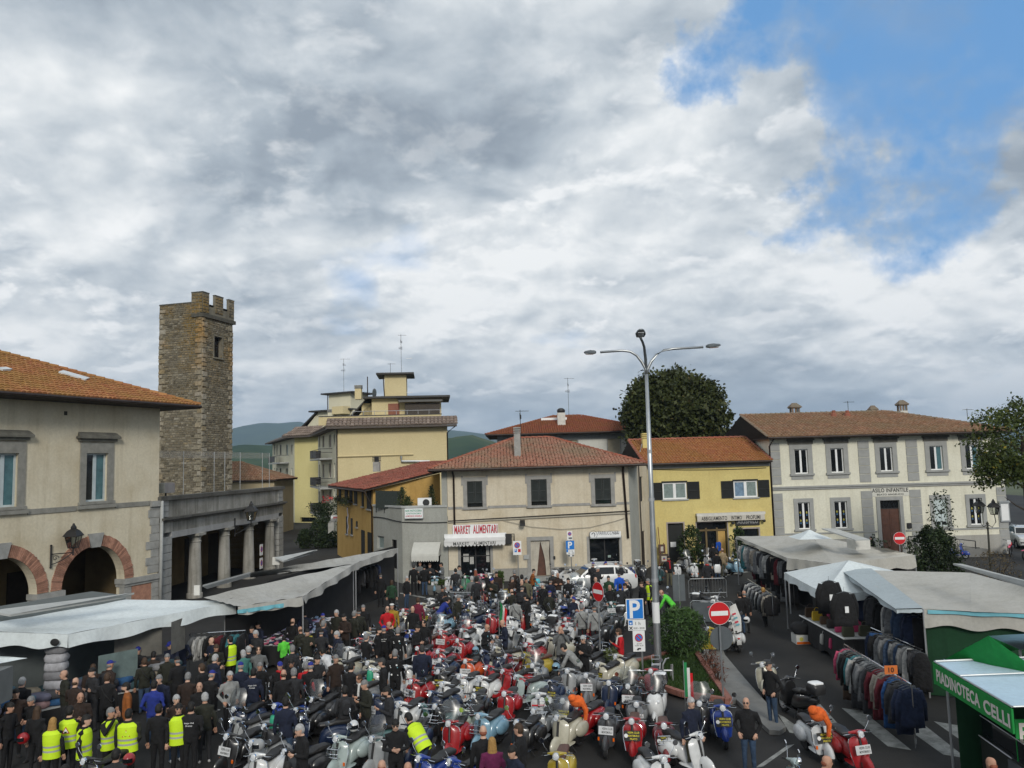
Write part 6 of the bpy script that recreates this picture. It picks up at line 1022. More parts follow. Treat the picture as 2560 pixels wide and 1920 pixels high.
def p_sign():
 b = at_z('L',870,480,.14); Y = b.y; e = pole_sign('blue P parking sign with time plate and no parking plate on the lawn',b,at_y('K',850,540,Y).z); F = Fac((b.x-1,Y-.05),(b.x+1,Y-.05)); f = lambda x0, y0, x1, y1: F.rect('K',x0,y0,x1,y1)
 def plate(q,nm,m): r = f(*q); return r, MB().fbox(F,r[0],r[1],r[2],r[3],0,.02).build(nm,m,e)
 r, o = plate((760,538,962,775),'parking_plate',MT['white_sign']); MB().fbox(F,r[0]+.025,r[1]+.025,r[2]-.025,r[3]-.025,.021,.024).build('blue_field',MT['blue_sign'],o); MB().text('P',F.P((r[0]+r[2])/2,(r[1]+r[3])/2,.026),F.u,(0,0,1),width=.36,height=.6,bold=.02).build('lettering',MT['white_sign'],o)
 r, o = plate((785,780,985,902),'time_plate',MT['white_sign']); w, h = r[2]-r[0], r[3]-r[1]; t = MB(); P = lambda x, y: F.P(r[0]+w*x,r[1]+h*y,.022); t.text('1 h',P(.56,.66),F.u,(0,0,1),height=h*.3); t.text('8,00 - 20,00',P(.62,.2),F.u,(0,0,1),width=w*.62,height=h*.2); t.obox(P(.15,.22),(F.u+Vector((0,0,1)))*.05,F.n*.002,(F.u-Vector((0,0,1)))*.01); t.obox(P(.15,.22),(F.u-Vector((0,0,1)))*.05,F.n*.003,(F.u+Vector((0,0,1)))*.01); t.fbox(F,r[0]+.02,r[1]+h*.52,r[0]+w*.26,r[3]-.02,.021,.023,1); t.fbox(F,r[0]+w*.09,r[1]+h*.6,r[0]+w*.19,r[1]+h*.75,.0235,.0245,2); t.build('lettering',[MT['black_letter'],MT['blue_sign'],MT['white_sign']],o)
 r, o = plate((840,905,978,1145),'no_parking_plate',MT['white_sign']); w, h = r[2]-r[0], r[3]-r[1]; m = MB(); disc_face(m,F.P((r[0]+r[2])/2,r[1]+h*.67,.03),F.n,w*.33,'park'); m.build('sign_disc',SIGN_M,o); t = MB(); P = lambda x, y: F.P(r[0]+w*x,r[1]+h*y,.022); t.text('giovedi',P(.5,.37),F.u,(0,0,1),width=w*.4); t.text('13,00-16,30',P(.5,.28),F.u,(0,0,1),width=w*.7); t.fbox(F,r[0]+w*.36,r[1]+h*.1,r[0]+w*.64,r[1]+h*.17,.021,.023); t.fbox(F,r[0]+w*.3,r[1]+h*.06,r[0]+w*.46,r[1]+h*.12,.021,.023); t.build('lettering',MT['black_letter'],o)
p_sign()
def market_signs():
 for lab, q, parts in(('small no parking sign with P and arrow symbols before the grocery',('d',1478,1345),[('d',1400,1330,1545,1570,'a')]),('tall parking sign with blue P plate before the salon wall',('e',455,1170),[('e',398,1160,490,1312,'n'),('e',378,1325,522,1475,'P'),('e',388,1478,528,1560,'t'),('e',420,1565,515,1600,'k')])):
  Y = FM.o.y-1.2; c = at_y(*q,Y); b = Vector((c.x,Y+.05,.0)); e = pole_sign(lab,b,c.z,.03,m='steel'); F = Fac((b.x-1,Y-.02),(b.x+1,Y-.02))
  for z, x0, y0, x1, y1, k in parts:
   r = F.rect(z,x0,y0,x1,y1); w, h = r[2]-r[0], r[3]-r[1]; o = MB().fbox(F,r[0],r[1],r[2],r[3],0,.03).build('sign_plate',MT['blue_sign']if k=='P' else MT['white_sign'],e); m = MB(); mid = (r[0]+r[2])/2
   if k in 'an': disc_face(m,F.P(mid,r[1]+h*.7,.04),F.n,w*.34,'park')
   if k=='a': m.fbox(F,r[0]+.05,r[1]+h*.2,r[0]+w*.45,r[1]+h*.42,.03,.04,3); m.fbox(F,r[0]+w*.58,r[1]+h*.2,r[2]-.05,r[1]+h*.42,.03,.04,0); m.text('P',F.P(r[0]+w*.24,r[1]+h*.31,.042),F.u,(0,0,1),height=.2,mi=1)
   if k=='P': m.text('P',F.P(mid,r[1]+h*.5,.032),F.u,(0,0,1),width=w*.5,height=h*.78,mi=1,bold=.03)
   if k=='t': m.fbox(F,r[0],r[1]+h*.45,r[0]+w*.22,r[3],.031,.035,3); m.text('1 h',F.P(mid+.05,r[1]+h*.7,.033),F.u,(0,0,1),height=.12,mi=2); m.text('8 - 20',F.P(mid+.05,r[1]+h*.25,.033),F.u,(0,0,1),height=.1,mi=2)
   if k=='k': [m.disc(F.P(mid+s*.12,r[1]+h/2,.035),F.n,.06,10,.01,2)for s in(-1,1)]
   if k=='n': m.fbox(F,mid-.08,r[1]+.06,mid+.14,r[1]+.16,.031,.035,2)
   m.build('lettering',SIGN_M,o)
 b = at_z('G',1400,500); c = at_y('G',1396,310,b.y); e = pole_sign('round no parking sign on a thin pole by the left stalls and the grey annex',b,c.z); m = MB(); disc_face(m,c-Vector((0,.05,0)),(0,-1,0),.3,'park'); m.build('sign_disc',SIGN_M,e)
 b = at_z('K',1390,790); e = pole_sign('tall rectangular sign seen from its grey back behind the conifer bush',b,at_y('K',1370,262,b.y).z); r = [at_y('K',x,y,b.y)for x,y in((1293,262),(1447,562))]; MB().box(r[0].x,b.y-.02,r[1].z,r[1].x,b.y+.02,r[0].z).build('sign_plate',MT['grey_sign'],e)
market_signs()
def big_lamp():
 b = at_z('K',1135,1375,.14); Y = b.y; J = at_y('C',1300,540,Y); e = thing('street_lamp','tall steel street lamp with three curved arms on the lawn','street lamp',tuple(b)); m = MB()
 zz = [b.z,b.z+.6,b.z+3.1,b.z+5.9,J.z]; rr = [.13,.125,.115,.09,.06]; ps = [Vector((b.x+(J.x-b.x)*(z-b.z)/(J.z-b.z),Y,z))for z in zz]; m.tube(ps,rr,14); m.build('pole',MT['steel'],e,smooth=True)
 for z, r in((b.z+3.1,.125),(b.z+5.9,.105),(b.z+7.6,.085)): MB().tube([(b.x+(J.x-b.x)*(z-b.z)/(J.z-b.z),Y,z-.06),(b.x+(J.x-b.x)*(z-b.z)/(J.z-b.z),Y,z+.06)],r,14).build('collar',MT['aluminium'],e)
 MB().tube([ps[1]+Vector((0,0,1.05)),ps[1]+Vector((0,0,1.75))],.128,14).build('paper_notice',MT['white_sign'],e)
 arms = [([(1292,490),(1260,430),(1215,375),(1160,342),(1090,333),(900,347)],[(865,350),(760,350)],-.9),([(1312,490),(1340,430),(1385,370),(1450,330),(1530,318),(1790,303)],[(1815,298),(1940,287)],-.9),([(1297,490),(1292,400),(1280,300),(1265,255),(1248,222)],[(1245,215),(1228,172)],-1.6)]
 for k, (pts,hd,dy)in enumerate(arms):
  n = len(pts); P = [J]+[at_y('C',x,y,Y+(dy if k==2 else 0)*(i/n)**1.5)for i,(x,y)in enumerate(pts)]; a = MB().tube(P,[.055]*3+[.045]*(len(P)-3),8).build('arm',MT['steel']if k<2 else MT['grey_sign'],e,smooth=True); p, q = [at_y('C',*h,Y+(dy*1.1 if k==2 else 0))for h in hd]
  if k==2: q = p+Vector((-.08,-.75,.13))
  d = (q-p); s = d.cross(Vector((0,0,1))).normalized(); u = s.cross(d).normalized(); m = MB(); m.loft([[p+d*t+s*w*cx+u*hh*cz for cx,cz in((-1,-.6),(1,-.6),(1,.2),(.5,1),(-.5,1),(-1,.2))]for t,w,hh in((0,.06,.04),(.12,.13,.07),(.5,.17,.08),(.9,.11,.05),(1,.05,.025))]); m.build('lamp_head',MT['grey_sign'],a); m = MB(); m.obox(p+d*.55-u*.06,d*.3,s*.1,u*.008); m.build('lamp_lens',MT['lens'],a)
big_lamp()
def twin_lantern():
 Yb = 45.0; t = at_y('D',1938,1035,Yb); b = at_y('D',1965,1410,Yb); e = thing('lantern_post','black iron post with twin lanterns before the right end of the school','street lamp',(b.x,Yb,0)); m = MB(); x = t.x; m.tube([(b.x,Yb,0),(b.x,Yb,.8),(b.x,Yb,.85),(x,Yb,t.z-.35),(x,Yb,t.z+.05)],[.11,.09,.06,.05,.04],10); [m.ell((x,Yb,t.z+q),(.085,.085,.05),10,5)for q in(-.3,-.05)]; m.build('pole',mat('dull olive iron',(.035,.035,.025),.6),e)
 for cx, cy, side in((1908,985,-1),(1962,990,1)):
  p = at_y('D',cx,cy-18,Yb); p.y+=side*-.35; a = MB(); a.tube([(x,Yb,t.z-.1),(x+(p.x-x)*.6,Yb+(p.y-Yb)*.6,t.z-.25),(p.x+side*.05,p.y,t.z+.05),(p.x,p.y,p.z)],.022,6); ao = a.build('arm',MT['dark_metal'],e); m, g = MB(), MB(); lantern(m,g,p,.95); m.build('lantern_frame',MT['dark_metal'],ao); g.build('lantern_glass',MT['lamp_glass'],ao)
twin_lantern()
def barrier(label,z,x0,y0,x1,y1,h=1.0,panel=None):
 a, b = at_z(z,x0,y0,h), at_z(z,x1,y1,h); a.z = b.z = 0; F = Fac((a.x,a.y),(b.x,b.y)); e = thing('crowd_barrier',label,'barrier',tuple((a+b)/2),group='steel crowd barriers'); m = MB(); m.tube([F.P(0,0),F.P(0,h-.1),F.P(.1,h),F.P(F.len-.1,h),F.P(F.len,h-.1),F.P(F.len,0)],.02,6); m.tube([F.P(0,.25),F.P(F.len,.25)],.015,5); [m.tube([F.P(u,0,-.25),F.P(u,.04),F.P(u,0,.25)],.018,5)for u in(.2,F.len-.2)]; m.build('barrier_frame',MT['steel'],e); n = int(F.len/.14); m = MB(); [m.tube([F.P(F.len*k/n,.25),F.P(F.len*k/n,h)],.008,4)for k in range(1,n)]; m.build('bars',MT['steel'],e)
 if panel:
  pm, z0 = panel; p = MB().fbox(F,.1,z0,F.len-.1,h-.05,.02,.035).build('banner_panel',pm,e)
  if pm is MT['grey_sign']: m = MB(); u = F.len*.5; m.obox(F.P(u,h-.2,.04),F.u*.2+Vector((0,0,.07)),F.n*.003,Vector((0,0,.025))); m.build('red_stripe',MT['red_letter'],p)
barrier('crowd barrier with grey banner and red stripe before the grocery','I',555,465,960,465,panel=(MT['grey_sign'],.45)); barrier('crowd barrier with grey banner in front of the white car','I',1708,400,2122,388,panel=(MT['steel'],.45)); barrier('bare mesh crowd barrier across the road behind the grey sign back','K',1478,312,1912,300); barrier('dark banner crowd barrier right behind the large no entry sign','K',1500,560,1995,575,panel=(MT['grey_sign'],.1))
def planter(label,z,x0,x1,yt,yb,hedge,seed):
 a, b = at_z(z,x0,yb), at_z(z,x1,yb); c = (a+b)/2; w = (b-a).length/2; c.y+=w*.6; e = thing('concrete_planter',label,'planter',tuple(c)); h = .55; m = MB(); R = lambda q, zz: [c+Vector((math.cos(t)*w*q,math.sin(t)*w*.6*q,zz))for t in np.linspace(math.pi/8,2.125*math.pi,9)[:-1]]; m.loft([R(.88,0),R(1,.3),R(1,h),R(.88,h),R(.86,h-.12)]); m.build('trough',MT['paving'],e); rng = np.random.default_rng(seed); t = rng.uniform(0,6.28,1600); q = np.sqrt(rng.random(1600))*.85; P = np.column_stack([c.x+np.cos(t)*w*q,c.y+np.sin(t)*w*.6*q,h-.1+rng.random(1600)*hedge]); m = MB(); leaves(m,P,.11,rng); m.build('foliage',mat_leaf('box leaves %d'%seed,(.02,.04,.008),(.05,.08,.018)),e)
planter('octagonal concrete planter with low green box plants by the bar','I',300,610,400,500,.35,1); planter('narrow concrete flower pot with rounded green bush by the grocery','I',1118,1200,400,475,.75,2)
def bike_rack():
 a, b = at_z('L',690,395,.5), at_z('L',1250,395,.5); e = thing('hoop_rail','low bent tubular rail standing on the lawn at the foot of the lamp','rail',(a.x,a.y,.14)); m = MB(); m.tube([a,b],.03,6); m.tube([b+Vector((-.35,0,-.35)),b+Vector((-.3,0,.2)),b+Vector((-.2,0,.38)),b+Vector((-.1,0,.4))],.03,6); m.tube([b+Vector((.0,0,-.35)),b+Vector((0,0,.2)),b+Vector((.02,.3,.1)),b+Vector((.02,.5,-.35))],.03,6); m.tube([a,a+Vector((0,.3,-.35))],.03,6); m.build('rail_tube',MT['aluminium'],e)
bike_rack()
def handrail():
 p = [at_y('Q',x,y,57.3)for x,y in((880,95),(1340,118),(1650,150),(1652,215))]; e = thing('handrail','dark tubular handrail of the school ramp','handrail',(p[0].x,57.3,0)); m = MB(); m.tube(p,.035,6); m.tube([at_y('Q',1340,205,57.3),at_y('Q',1700,228,57.3)],.03,6); [m.tube([q,Vector((q.x,q.y,.2))],.03,6)for q in p[:3]]; m.build('rail_tube',MT['dark_metal'],e); m = MB(); a = p[1]; m.box(a.x-1,56.9,0,p[2].x+.7,57.8,p[3].z-.15); struct(m.build('school_ramp',MT['paving']))
handrail()
# ================================================================ market stalls
CLOTH = dict(white=mat_plaster('white stall tarpaulin',(.60,.65,.66),(.72,.72,.7),.35,.25,.6),grey=mat_plaster('grey stall tarpaulin',(.40,.395,.37),(.62,.6,.56),.55,.5,.7),cream=mat_plaster('cream grey stall tarpaulin',(.43,.42,.385),(.7,.68,.62),.5,.4,.7),blue=mat_plaster('faded blue grey canvas',(.36,.41,.43),(.8,.8,.8),.4,.4,.7),black=mat('black stall cloth',(.012,.012,.013),.9,var=.3),green=mat_plaster('dark green tarpaulin',(.012,.05,.022),(.5,.5,.5),.5,.5,.6),green_bright=mat_plaster('bright green tent cloth',(.015,.24,.05),(.7,.7,.7),.35,.2,.6),sky=mat_plaster('pale blue translucent tent cloth',(.46,.60,.70),(.85,.87,.9),.3,.2,.5),teal=mat('teal stripe cloth',(.12,.34,.40),.7),backcloth=mat('grey teal sheet',(.11,.15,.145),.8,var=.25),beige=mat('beige translucent curtain',(.12,.115,.10),.8,var=.3))
def patch(mb,A,B,C,D,n=14,m=10,sag=.12,wr=.03,seed=0,mi=0,f=3.0):
 """cloth quad A-B-C-D hanging slack between its corners"""
 A, B, C, D = map(Vector,(A,B,C,D)); rg = np.random.default_rng(seed); ph = rg.uniform(0,6.28,6); V = []
 for j in range(m+1):
  for i in range(n+1):
   s, t = i/n, j/m; p = A.lerp(B,s).lerp(D.lerp(C,s),t); w = math.sin(math.pi*s)*math.sin(math.pi*t)
   p.z+=-sag*w+wr*(math.sin(f*6.28*s+ph[0]+2*t)+.6*math.sin(f*11*t+ph[1]+3*s)+.5*math.sin(f*9*(s+t)+ph[2]))*(.35+.65*w); V.append(p)
 mb.add(V,[(j*(n+1)+i,j*(n+1)+i+1,(j+1)*(n+1)+i+1,(j+1)*(n+1)+i)for j in range(m)for i in range(n)],mi)
def valance(mb,A,B,drop,seed=0,n=24,mi=0,amp=.05):
 A, B = Vector(A), Vector(B); nn = (B-A).cross(Vector((0,0,1))).normalized(); rg = np.random.default_rng(seed); ph = rg.uniform(0,6.28,4); V = []
 for j in range(5):
  for i in range(n+1): s = i/n; V.append(A.lerp(B,s)+Vector((0,0,-drop*j/4*(1+.12*math.sin(s*17+ph[0]))))+nn*(amp*j/4*math.sin(s*23+ph[1])+.05*j/4))
 mb.add(V,[(j*(n+1)+i,j*(n+1)+i+1,(j+1)*(n+1)+i+1,(j+1)*(n+1)+i)for j in range(4)for i in range(n)],mi)
def stall_poles(e,pts,r=.03):
 for p in pts: MB().tube([Vector((p.x,p.y,0)),p],r,6).build('pole',MT['aluminium'],e)
def slab4(name,pts,t,m,e): p = [Vector(q)for q in pts]; up = Vector((0,0,t)); return MB().hexa(p+[q+up for q in p]).build(name,m,e)
Z = at_z
def backdrop(e,a,b,z0,z1,m=None,name='dark_fill_sheet'): mb = MB(); patch(mb,Vector((a.x,a.y,z1)),Vector((b.x,b.y,z1)),Vector((b.x,b.y,z0)),Vector((a.x,a.y,z0)),16,6,0,0,1); o = mb.build(name,m or CLOTH['black'],e); return o  # default black sheet is added to paint the shade inside a stall
S1 = [Z('F',588,505,2.7),Z('F',2040,218,2.7),Z('F',1085,205,3.1),Z('F',-420,470,3.1)]
E1 = thing('market_stall','white canopied bedding stall at the left before the brick arches','market stall',(S1[0].x,S1[0].y,0)); m = MB(); patch(m,*S1,30,12,.10,.022,3); valance(m,S1[0],S1[1],.4,1,40); valance(m,S1[3],S1[0],.4,2,24,amp=.02); m.build('canopy',CLOTH['white'],E1,smooth=True); stall_poles(E1,[S1[0]+Vector((-.3,.3,-.05)),S1[1]+Vector((-.4,0,-.05)),S1[2]])
m = MB()
for x, y in((485,570),): p = Z('F',x,y,2.5); q = (S1[0]-S1[3]).normalized(); p = S1[3].lerp(S1[0],.9)+Vector((0,-.1,-.22)); m.ell(p,(.14,.012,.11),14,6)
m.build('printed_emblem',MT['black_letter'],E1)
slab4('roof_flap',[Z('F',-100,318,3.5),Z('F',1160,158,3.5),Z('F',1070,192,3.4),Z('F',90,352,3.4)],.06,MT['stone_pale'],E1); a, b = S1[3].copy(), S1[2].copy(); slab4('van_body',[Vector((a.x,a.y,.5)),Vector((b.x,b.y,.5)),Vector((b.x-1.8,b.y+1.2,.5)),Vector((a.x-1.8,a.y+1.2,.5))],2.75,mat('grey van side',(.10,.115,.115),.6),E1)
p0 = Z('F',850,930,.9);
for x0, x1, y0, y1, zt, mm in((850,1190,690,940,1.9,CLOTH['backcloth']),(990,1400,470,740,2.4,CLOTH['beige']),(1480,1600,400,680,2.5,CLOTH['beige'])): a = Z('F',x0,y0,zt); b = at_y('F',x1,y0,a.y+.9); backdrop(E1,a,b,at_y('F',x0,y1,a.y).z,zt,mm,'hanging_sheet')
cp = Z('F',480,1150,.75); SOFT = [mat('%s bedding'%n,c,.9,var=.2,scale=9)for n,c in(('pale grey',(.18,.18,.19)),('white',(.34,.34,.36)),('blue',(.02,.08,.19)),('sky blue',(.08,.16,.22)),('red brown',(.22,.05,.03)),('charcoal',(.05,.05,.055)),('dusty pink',(.32,.2,.2)),('beige',(.3,.26,.2)),('teal',(.02,.05,.06)),('lilac',(.12,.12,.17)))]
SOFT_N = ['pale grey','white','blue','sky blue','red brown','charcoal','dusty pink','beige','teal','lilac']
def soft(name,c,sx,sy,sz,m,parent,rz=0.0,seed=0):
 rg = np.random.default_rng(seed); mb = MB(); R = Matrix.Rotation(rz,3,'Z'); rings = []
 for k, (zz,q)in enumerate(((0,.82),(.2,.98),(.55,1.0),(.85,.92),(1,.7))):
  rings.append([Vector(c)+R@Vector((sx/2*q*(1 if abs(math.cos(t))>.38 else.96)*max(-1,min(1,1.35*math.cos(t)))*rg.uniform(.94,1.05),sy/2*q*max(-1,min(1,1.35*math.sin(t)))*rg.uniform(.94,1.05),sz*(zz+rg.uniform(-.04,.06))))for t in np.linspace(0,2*math.pi,13)[:-1]])
 mb.loft(rings); return mb.build(name,m,parent,smooth=True)
e = thing('hanging_quilts','tall white column of quilted mattress packs hanging at the corner of the bedding stall','bedding',tuple(Z('F',478,1150,.5))); b = Z('F',478,1140,.5)
for k in range(8): z0 = .55+k*.26; soft('quilt_pack',(b.x,b.y,z0),.62,.45,.28,SOFT[1 if k%3 else 0],e,0,k)
def table(label,a,b,w,h,cloth,name='stall_table'):
 a, b = Vector((a.x,a.y,0)), Vector((b.x,b.y,0)); d = (b-a).normalized(); s = Vector((-d.y,d.x,0))*w; e = thing(name,label,'table',tuple((a+b)/2)); slab4('table_top',[v+Vector((0,0,h-.05))for v in(a,b,b+s,a+s)],.05,MT['stone_pale'],e); mb = MB()
 for p, q in((a,b),(b,b+s),(a+s,a)): valance(mb,p+Vector((0,0,h-.02)),q+Vector((0,0,h-.02)),h-.08,3,20)
 mb.build('table_cloth',cloth,e); return e, a, d, s
e, ta, td, ts = table('long dark draped counter of the bedding stall',Z('F',60,1230,.7),Z('F',1560,900,.7),2.0,.7,CLOTH['black']); L = (Z('F',60,1230,.7)-Z('F',1560,900,.7)).length; rg = random.Random(5); ORD = ['first','second','third','fourth','fifth','sixth','seventh','eighth','ninth','tenth','eleventh','twelfth','thirteenth','fourteenth','fifteenth','sixteenth','seventeenth','eighteenth','nineteenth','twentieth','twenty-first','twenty-second','twenty-third','twenty-fourth','twenty-fifth','twenty-sixth','twenty-seventh','twenty-eighth','twenty-ninth','thirtieth']
for row in range(2):
 for k in range(13):
  p = ta+td*(L*(k+.5)/13)+ts*(.2+.42*row); ci = rg.randrange(10); z = .7
  for q in range(rg.choice((1,2,2,3))): cq = (ci+q*3)%10; o = soft('bedding_pack',(p.x+rg.uniform(-.05,.05),p.y,z),rg.uniform(.5,.72),rg.uniform(.45,.6),.2,SOFT[cq],None,rg.uniform(-.4,.4),k+40*row+7*q); tag(o,'%s bedding pack, %s layer, %s pile from the left in the %s row'%(SOFT_N[cq],('bottom','second','third')[q],ORD[k],('front','rear')[row]),'bedding','folded bedding on the left counter'); z+=.2
S0 = [Z('F',240,708,2.6),Z('F',0,692,2.75),Z('F',-400,690,2.75),Z('F',-400,830,2.6)]; E0 = thing('market_stall','corner of a plain white canopy at the far left edge','market stall',(S0[0].x,S0[0].y,0)); m = MB(); patch(m,S0[3],S0[0],S0[1],S0[2],10,6,.03,.01); m.build('canopy',CLOTH['white'],E0); a = Z('F',115,775,2.5); MB().box(a.x-4,a.y,at_y('F',115,1060,a.y).z,a.x,a.y-2.5,2.5).build('van_body',mat('pale grey van',(.13,.14,.14),.5),E0)
Q = [Z('P',595,1517,2.6),Z('P',757,1492,2.6),Z('P',889,1408,2.9),Z('P',509,1493,3.0)]; E2 = thing('market_stall','weathered grey canopied stall in the middle of the left row','market stall',(Q[1].x,Q[1].y,0)); m = MB(); patch(m,Q[0],Q[1],Q[2],Q[3],16,16,.15,.05,8); valance(m,Q[0],Q[1],.3,5,16); valance(m,Q[1],Q[2],.28,6,30,amp=.08); m.build('canopy',CLOTH['grey'],E2,smooth=True); m = MB(); valance(m,Q[0]+Vector((0,-.07,-.1)),Q[0].lerp(Q[1],.7)+Vector((0,-.07,-.12)),.13,7,10); m.build('teal_band',CLOTH['teal'],E2)
Q2 = [Z('G',90,500,2.85),Z('G',985,378,2.8),Z('G',1360,243,2.75),Z('G',80,462,3.2)]; m = MB(); E3 = thing('market_stall','long weathered grey canopied stall at the far end of the left row','market stall',(Q2[1].x,Q2[1].y,0)); patch(m,Q2[3],Q2[0],Q2[1],Q2[2],8,20,.1,.05,12); valance(m,Q2[1],Q2[2],.3,3,16,amp=.08); m.build('canopy',CLOTH['grey'],E3,smooth=True); stall_poles(E2,[Q[1],Q[2]]); stall_poles(E3,[Q2[1]+Vector((-.1,.3,0)),Q2[2]])
slab4('roof_flap',[Z('E',1750,1405,3.3),Z('E',2165,1290,3.3),Z('E',2160,1320,3.15),Z('E',1790,1425,3.15)],.06,MT['stone_pale'],E2); slab4('roof_flap',[Z('G',300,335,3.4),Z('G',668,265,3.4),Z('G',600,300,3.25),Z('G',375,365,3.25)],.06,MT['stone_pale'],E3); m = MB(); a = Z('E',1675,1420,3.3); b = Z('E',1808,1385,3.3); m.box(a.x,a.y,3.05,b.x,a.y+.06,3.4); a = Z('G',280,350,3.3); b = Z('G',385,330,3.3); m2 = MB(); m2.box(a.x,a.y,3.1,b.x,a.y+.06,3.45); m.build('flap_end',MT['dirty_white'],E2); m2.build('flap_end',MT['dirty_white'],E3)
for E_, p, q in((E2,Q[3],Q[2]),(E3,Q2[3],Q2[2])): backdrop(E_,p+Vector((.6,.5,0)),q+Vector((-.3,.8,0)),.2,2.8)  # black sheets added for the shade under the left canopies
backdrop(E2,Q[0]+Vector((-.4,1.5,0)),Q[0]+Vector((-.6,.4,0)),.1,2.6); backdrop(E3,Q2[2]+Vector((-.3,.8,0)),Q2[1]+Vector((-1.6,1.2,0)),.1,2.7)  # more added black sheets, stall shade put into their colour
e, ta, td, ts = table('long table heaped with bright folded clothes under the grey stall canopy',Z('G',425,1085,.85),Z('G',850,860,.85),1.7,.85,CLOTH['black']); L = (Z('G',425,1085,.85)-Z('G',850,860,.85)).length; pm = MB()
JM = [mat('%s cotton'%n,c,.9)for n,c in(('white',(.55,.56,.6)),('pale blue',(.3,.42,.6)),('black',(.015,.015,.017)),('pink',(.5,.12,.2)),('lilac',(.36,.33,.52)),('navy',(.02,.03,.08)))]; rg = random.Random(9)
for k in range(420): f = rg.random(); u = rg.random(); p = ta+td*(L*f)+ts*u+Vector((0,0,.86+rg.random()*.1)); a = rg.uniform(0,6.28); d = Vector((math.cos(a),math.sin(a),rg.uniform(-.2,.2)))*rg.uniform(.06,.15); s = Vector((-math.sin(a),math.cos(a),rg.uniform(-.2,.2)))*rg.uniform(.05,.1); pm.obox(p,d,s,Vector((0,0,.02)),rg.choice((0,1,4,0,1,4,0,2,3))if f>.35 else rg.choice((2,5,2,0,3,2,4)))
tag(pm.build('jumbled_clothes',JM,kind='stuff'),'jumbled small clothes heaped on the table of the left grey stall','clothes')
m = MB(); [m.box((p:=ta+td*(L*.99*k/8)-ts*.02).x-.1,p.y-.01,.68,p.x+.1,p.y,.82)for k in range(3,9)]; m.build('price_card',mat('yellow price card',(.5,.45,.08),.7),e)
A, B, Mf, C, D, Eb = Z('M',190,95,2.8), Z('M',775,345,2.6), Z('M',1300,415,2.6), Z('Q',955,310,2.6), Z('M',1060,88,3.2), Z('Q',640,240,2.95)
E4 = thing('market_stall','far right clothes stall with creased grey canopy before the yellow house','market stall',(B.x,B.y,0)); m = MB(); patch(m,A,B,Mf,D,14,14,.12,.025,4); patch(m,D,Mf,C,Eb,14,10,.1,.035,6,f=4); valance(m,B,Mf,.5,3,16); valance(m,Mf,C,.55,5,24); valance(m,A,B,.15,6,20); m.build('canopy',CLOTH['cream'],E4,smooth=True); stall_poles(E4,[A,B,C,Mf]); slab4('roof_flap',[Z('M',1170,15,3.9),Z('M',1330,18,3.9),Z('M',1725,142,3.5),Z('M',1560,148,3.5)],.05,MT['stone_pale'],E4); a, b = Z('M',1560,150,3.4), Z('M',1750,150,3.4); MB().box(a.x,a.y,3.0,b.x,a.y+1,3.42).build('flap_end',MT['dirty_white'],E4); backdrop(E4,A+Vector((1.2,-.5,0)),B+Vector((1.3,.6,0)),.05,2.35); backdrop(E4,A+Vector((2.5,.5,0)),Vector((C.x-1,C.y+3,0)),.1,2.7); backdrop(E4,Vector((B.x+1.6,B.y+.4,0)),Vector((C.x-.3,C.y+.3,0)),.1,2.3); q = Z('M',1030,40,3.7); qq = MB(); qq.loft([[q+Vector((x*s,y*s,z))for x,y in((-1,-1),(1,-1),(1,1),(-1,1))]for z,s in((-.3,.8),(-.08,.3),(.08,.04))]); tag(qq.build('white_parasol',CLOTH['white']),'tip of a small white parasol behind the far right stall','parasol')  # black sheets here are added to darken the stall interior
Lc, Nc, Rc = Z('M',745,512,2.4), Z('M',1200,752,2.4), Z('M',1990,490,2.4); Fc_ = Lc+(Rc-Lc)+(Nc-Lc); Pk = (Lc+Fc_)/2; Pk = Vector((at_y('M',1480,372,Pk.y).x,Pk.y,at_y('M',1480,372,Pk.y).z)); E5 = thing('gazebo','small white pyramid gazebo between the two right hand stalls','gazebo',tuple(Vector((Pk.x,Pk.y,0)))); m = MB()
for a, b in((Lc,Nc),(Nc,Fc_),(Fc_,Rc),(Rc,Lc)): patch(m,a,b,Pk,Pk,12,10,.12,.01,2); valance(m,a,b,.3,4,16,amp=.06)
m.build('canopy',CLOTH['white'],E5,smooth=True); stall_poles(E5,[Lc,Fc_,Rc]); backdrop(E5,Vector((Lc.x+1.6,Lc.y-.3,0)),Vector((Nc.x+2.0,Nc.y+.2,0)),.05,2.3)  # black sheet added for the dark under the gazebo
A, B, B2, Bm, D = Z('Q',110,480,2.9), Z('Q',742,938,2.6), Z('Q',1050,932,2.65), Z('Q',1600,962,2.65), Z('Q',1600,515,3.05); C = Z('Q',2900,1010,2.65); D2 = Z('Q',2900,860,3.2); E6 = thing('market_stall','big right hand clothes stall with broad cream canopy and dark green end sheet','market stall',(B2.x,B2.y,0)); m = MB(); patch(m,A,B2,Bm,D,16,14,.1,.014,3,f=2); patch(m,D,Bm,C,D2,12,12,.08,.012,5); valance(m,B2,C,.52,8,40,amp=.015); m.build('canopy',CLOTH['cream'],E6,smooth=True)
mb = MB(); patch(mb,A+Vector((-.1,0,.03)),B+Vector((-.05,-.05,.03)),B2+Vector((0,0,.03)),A+(B2-B)*.75+Vector((.5,0,.07)),14,5,.02,.012,2); valance(mb,A,B,.12,3,20); valance(mb,B,B2,.1,3,8); mb.build('edge_band',CLOTH['blue'],E6,smooth=True); m = MB(); valance(m,B2+Vector((.1,-.06,-.02)),C+Vector((0,-.06,-.02)),.1,8,40,amp=.015); m.build('teal_band',CLOTH['teal'],E6); slab4('roof_flap',[Z('Q',1395,425,3.7),Z('Q',1500,430,3.7),Z('Q',2900,800,3.7),Z('Q',2900,900,3.5)],.05,MT['stone_pale'],E6); stall_poles(E6,[A,B2])
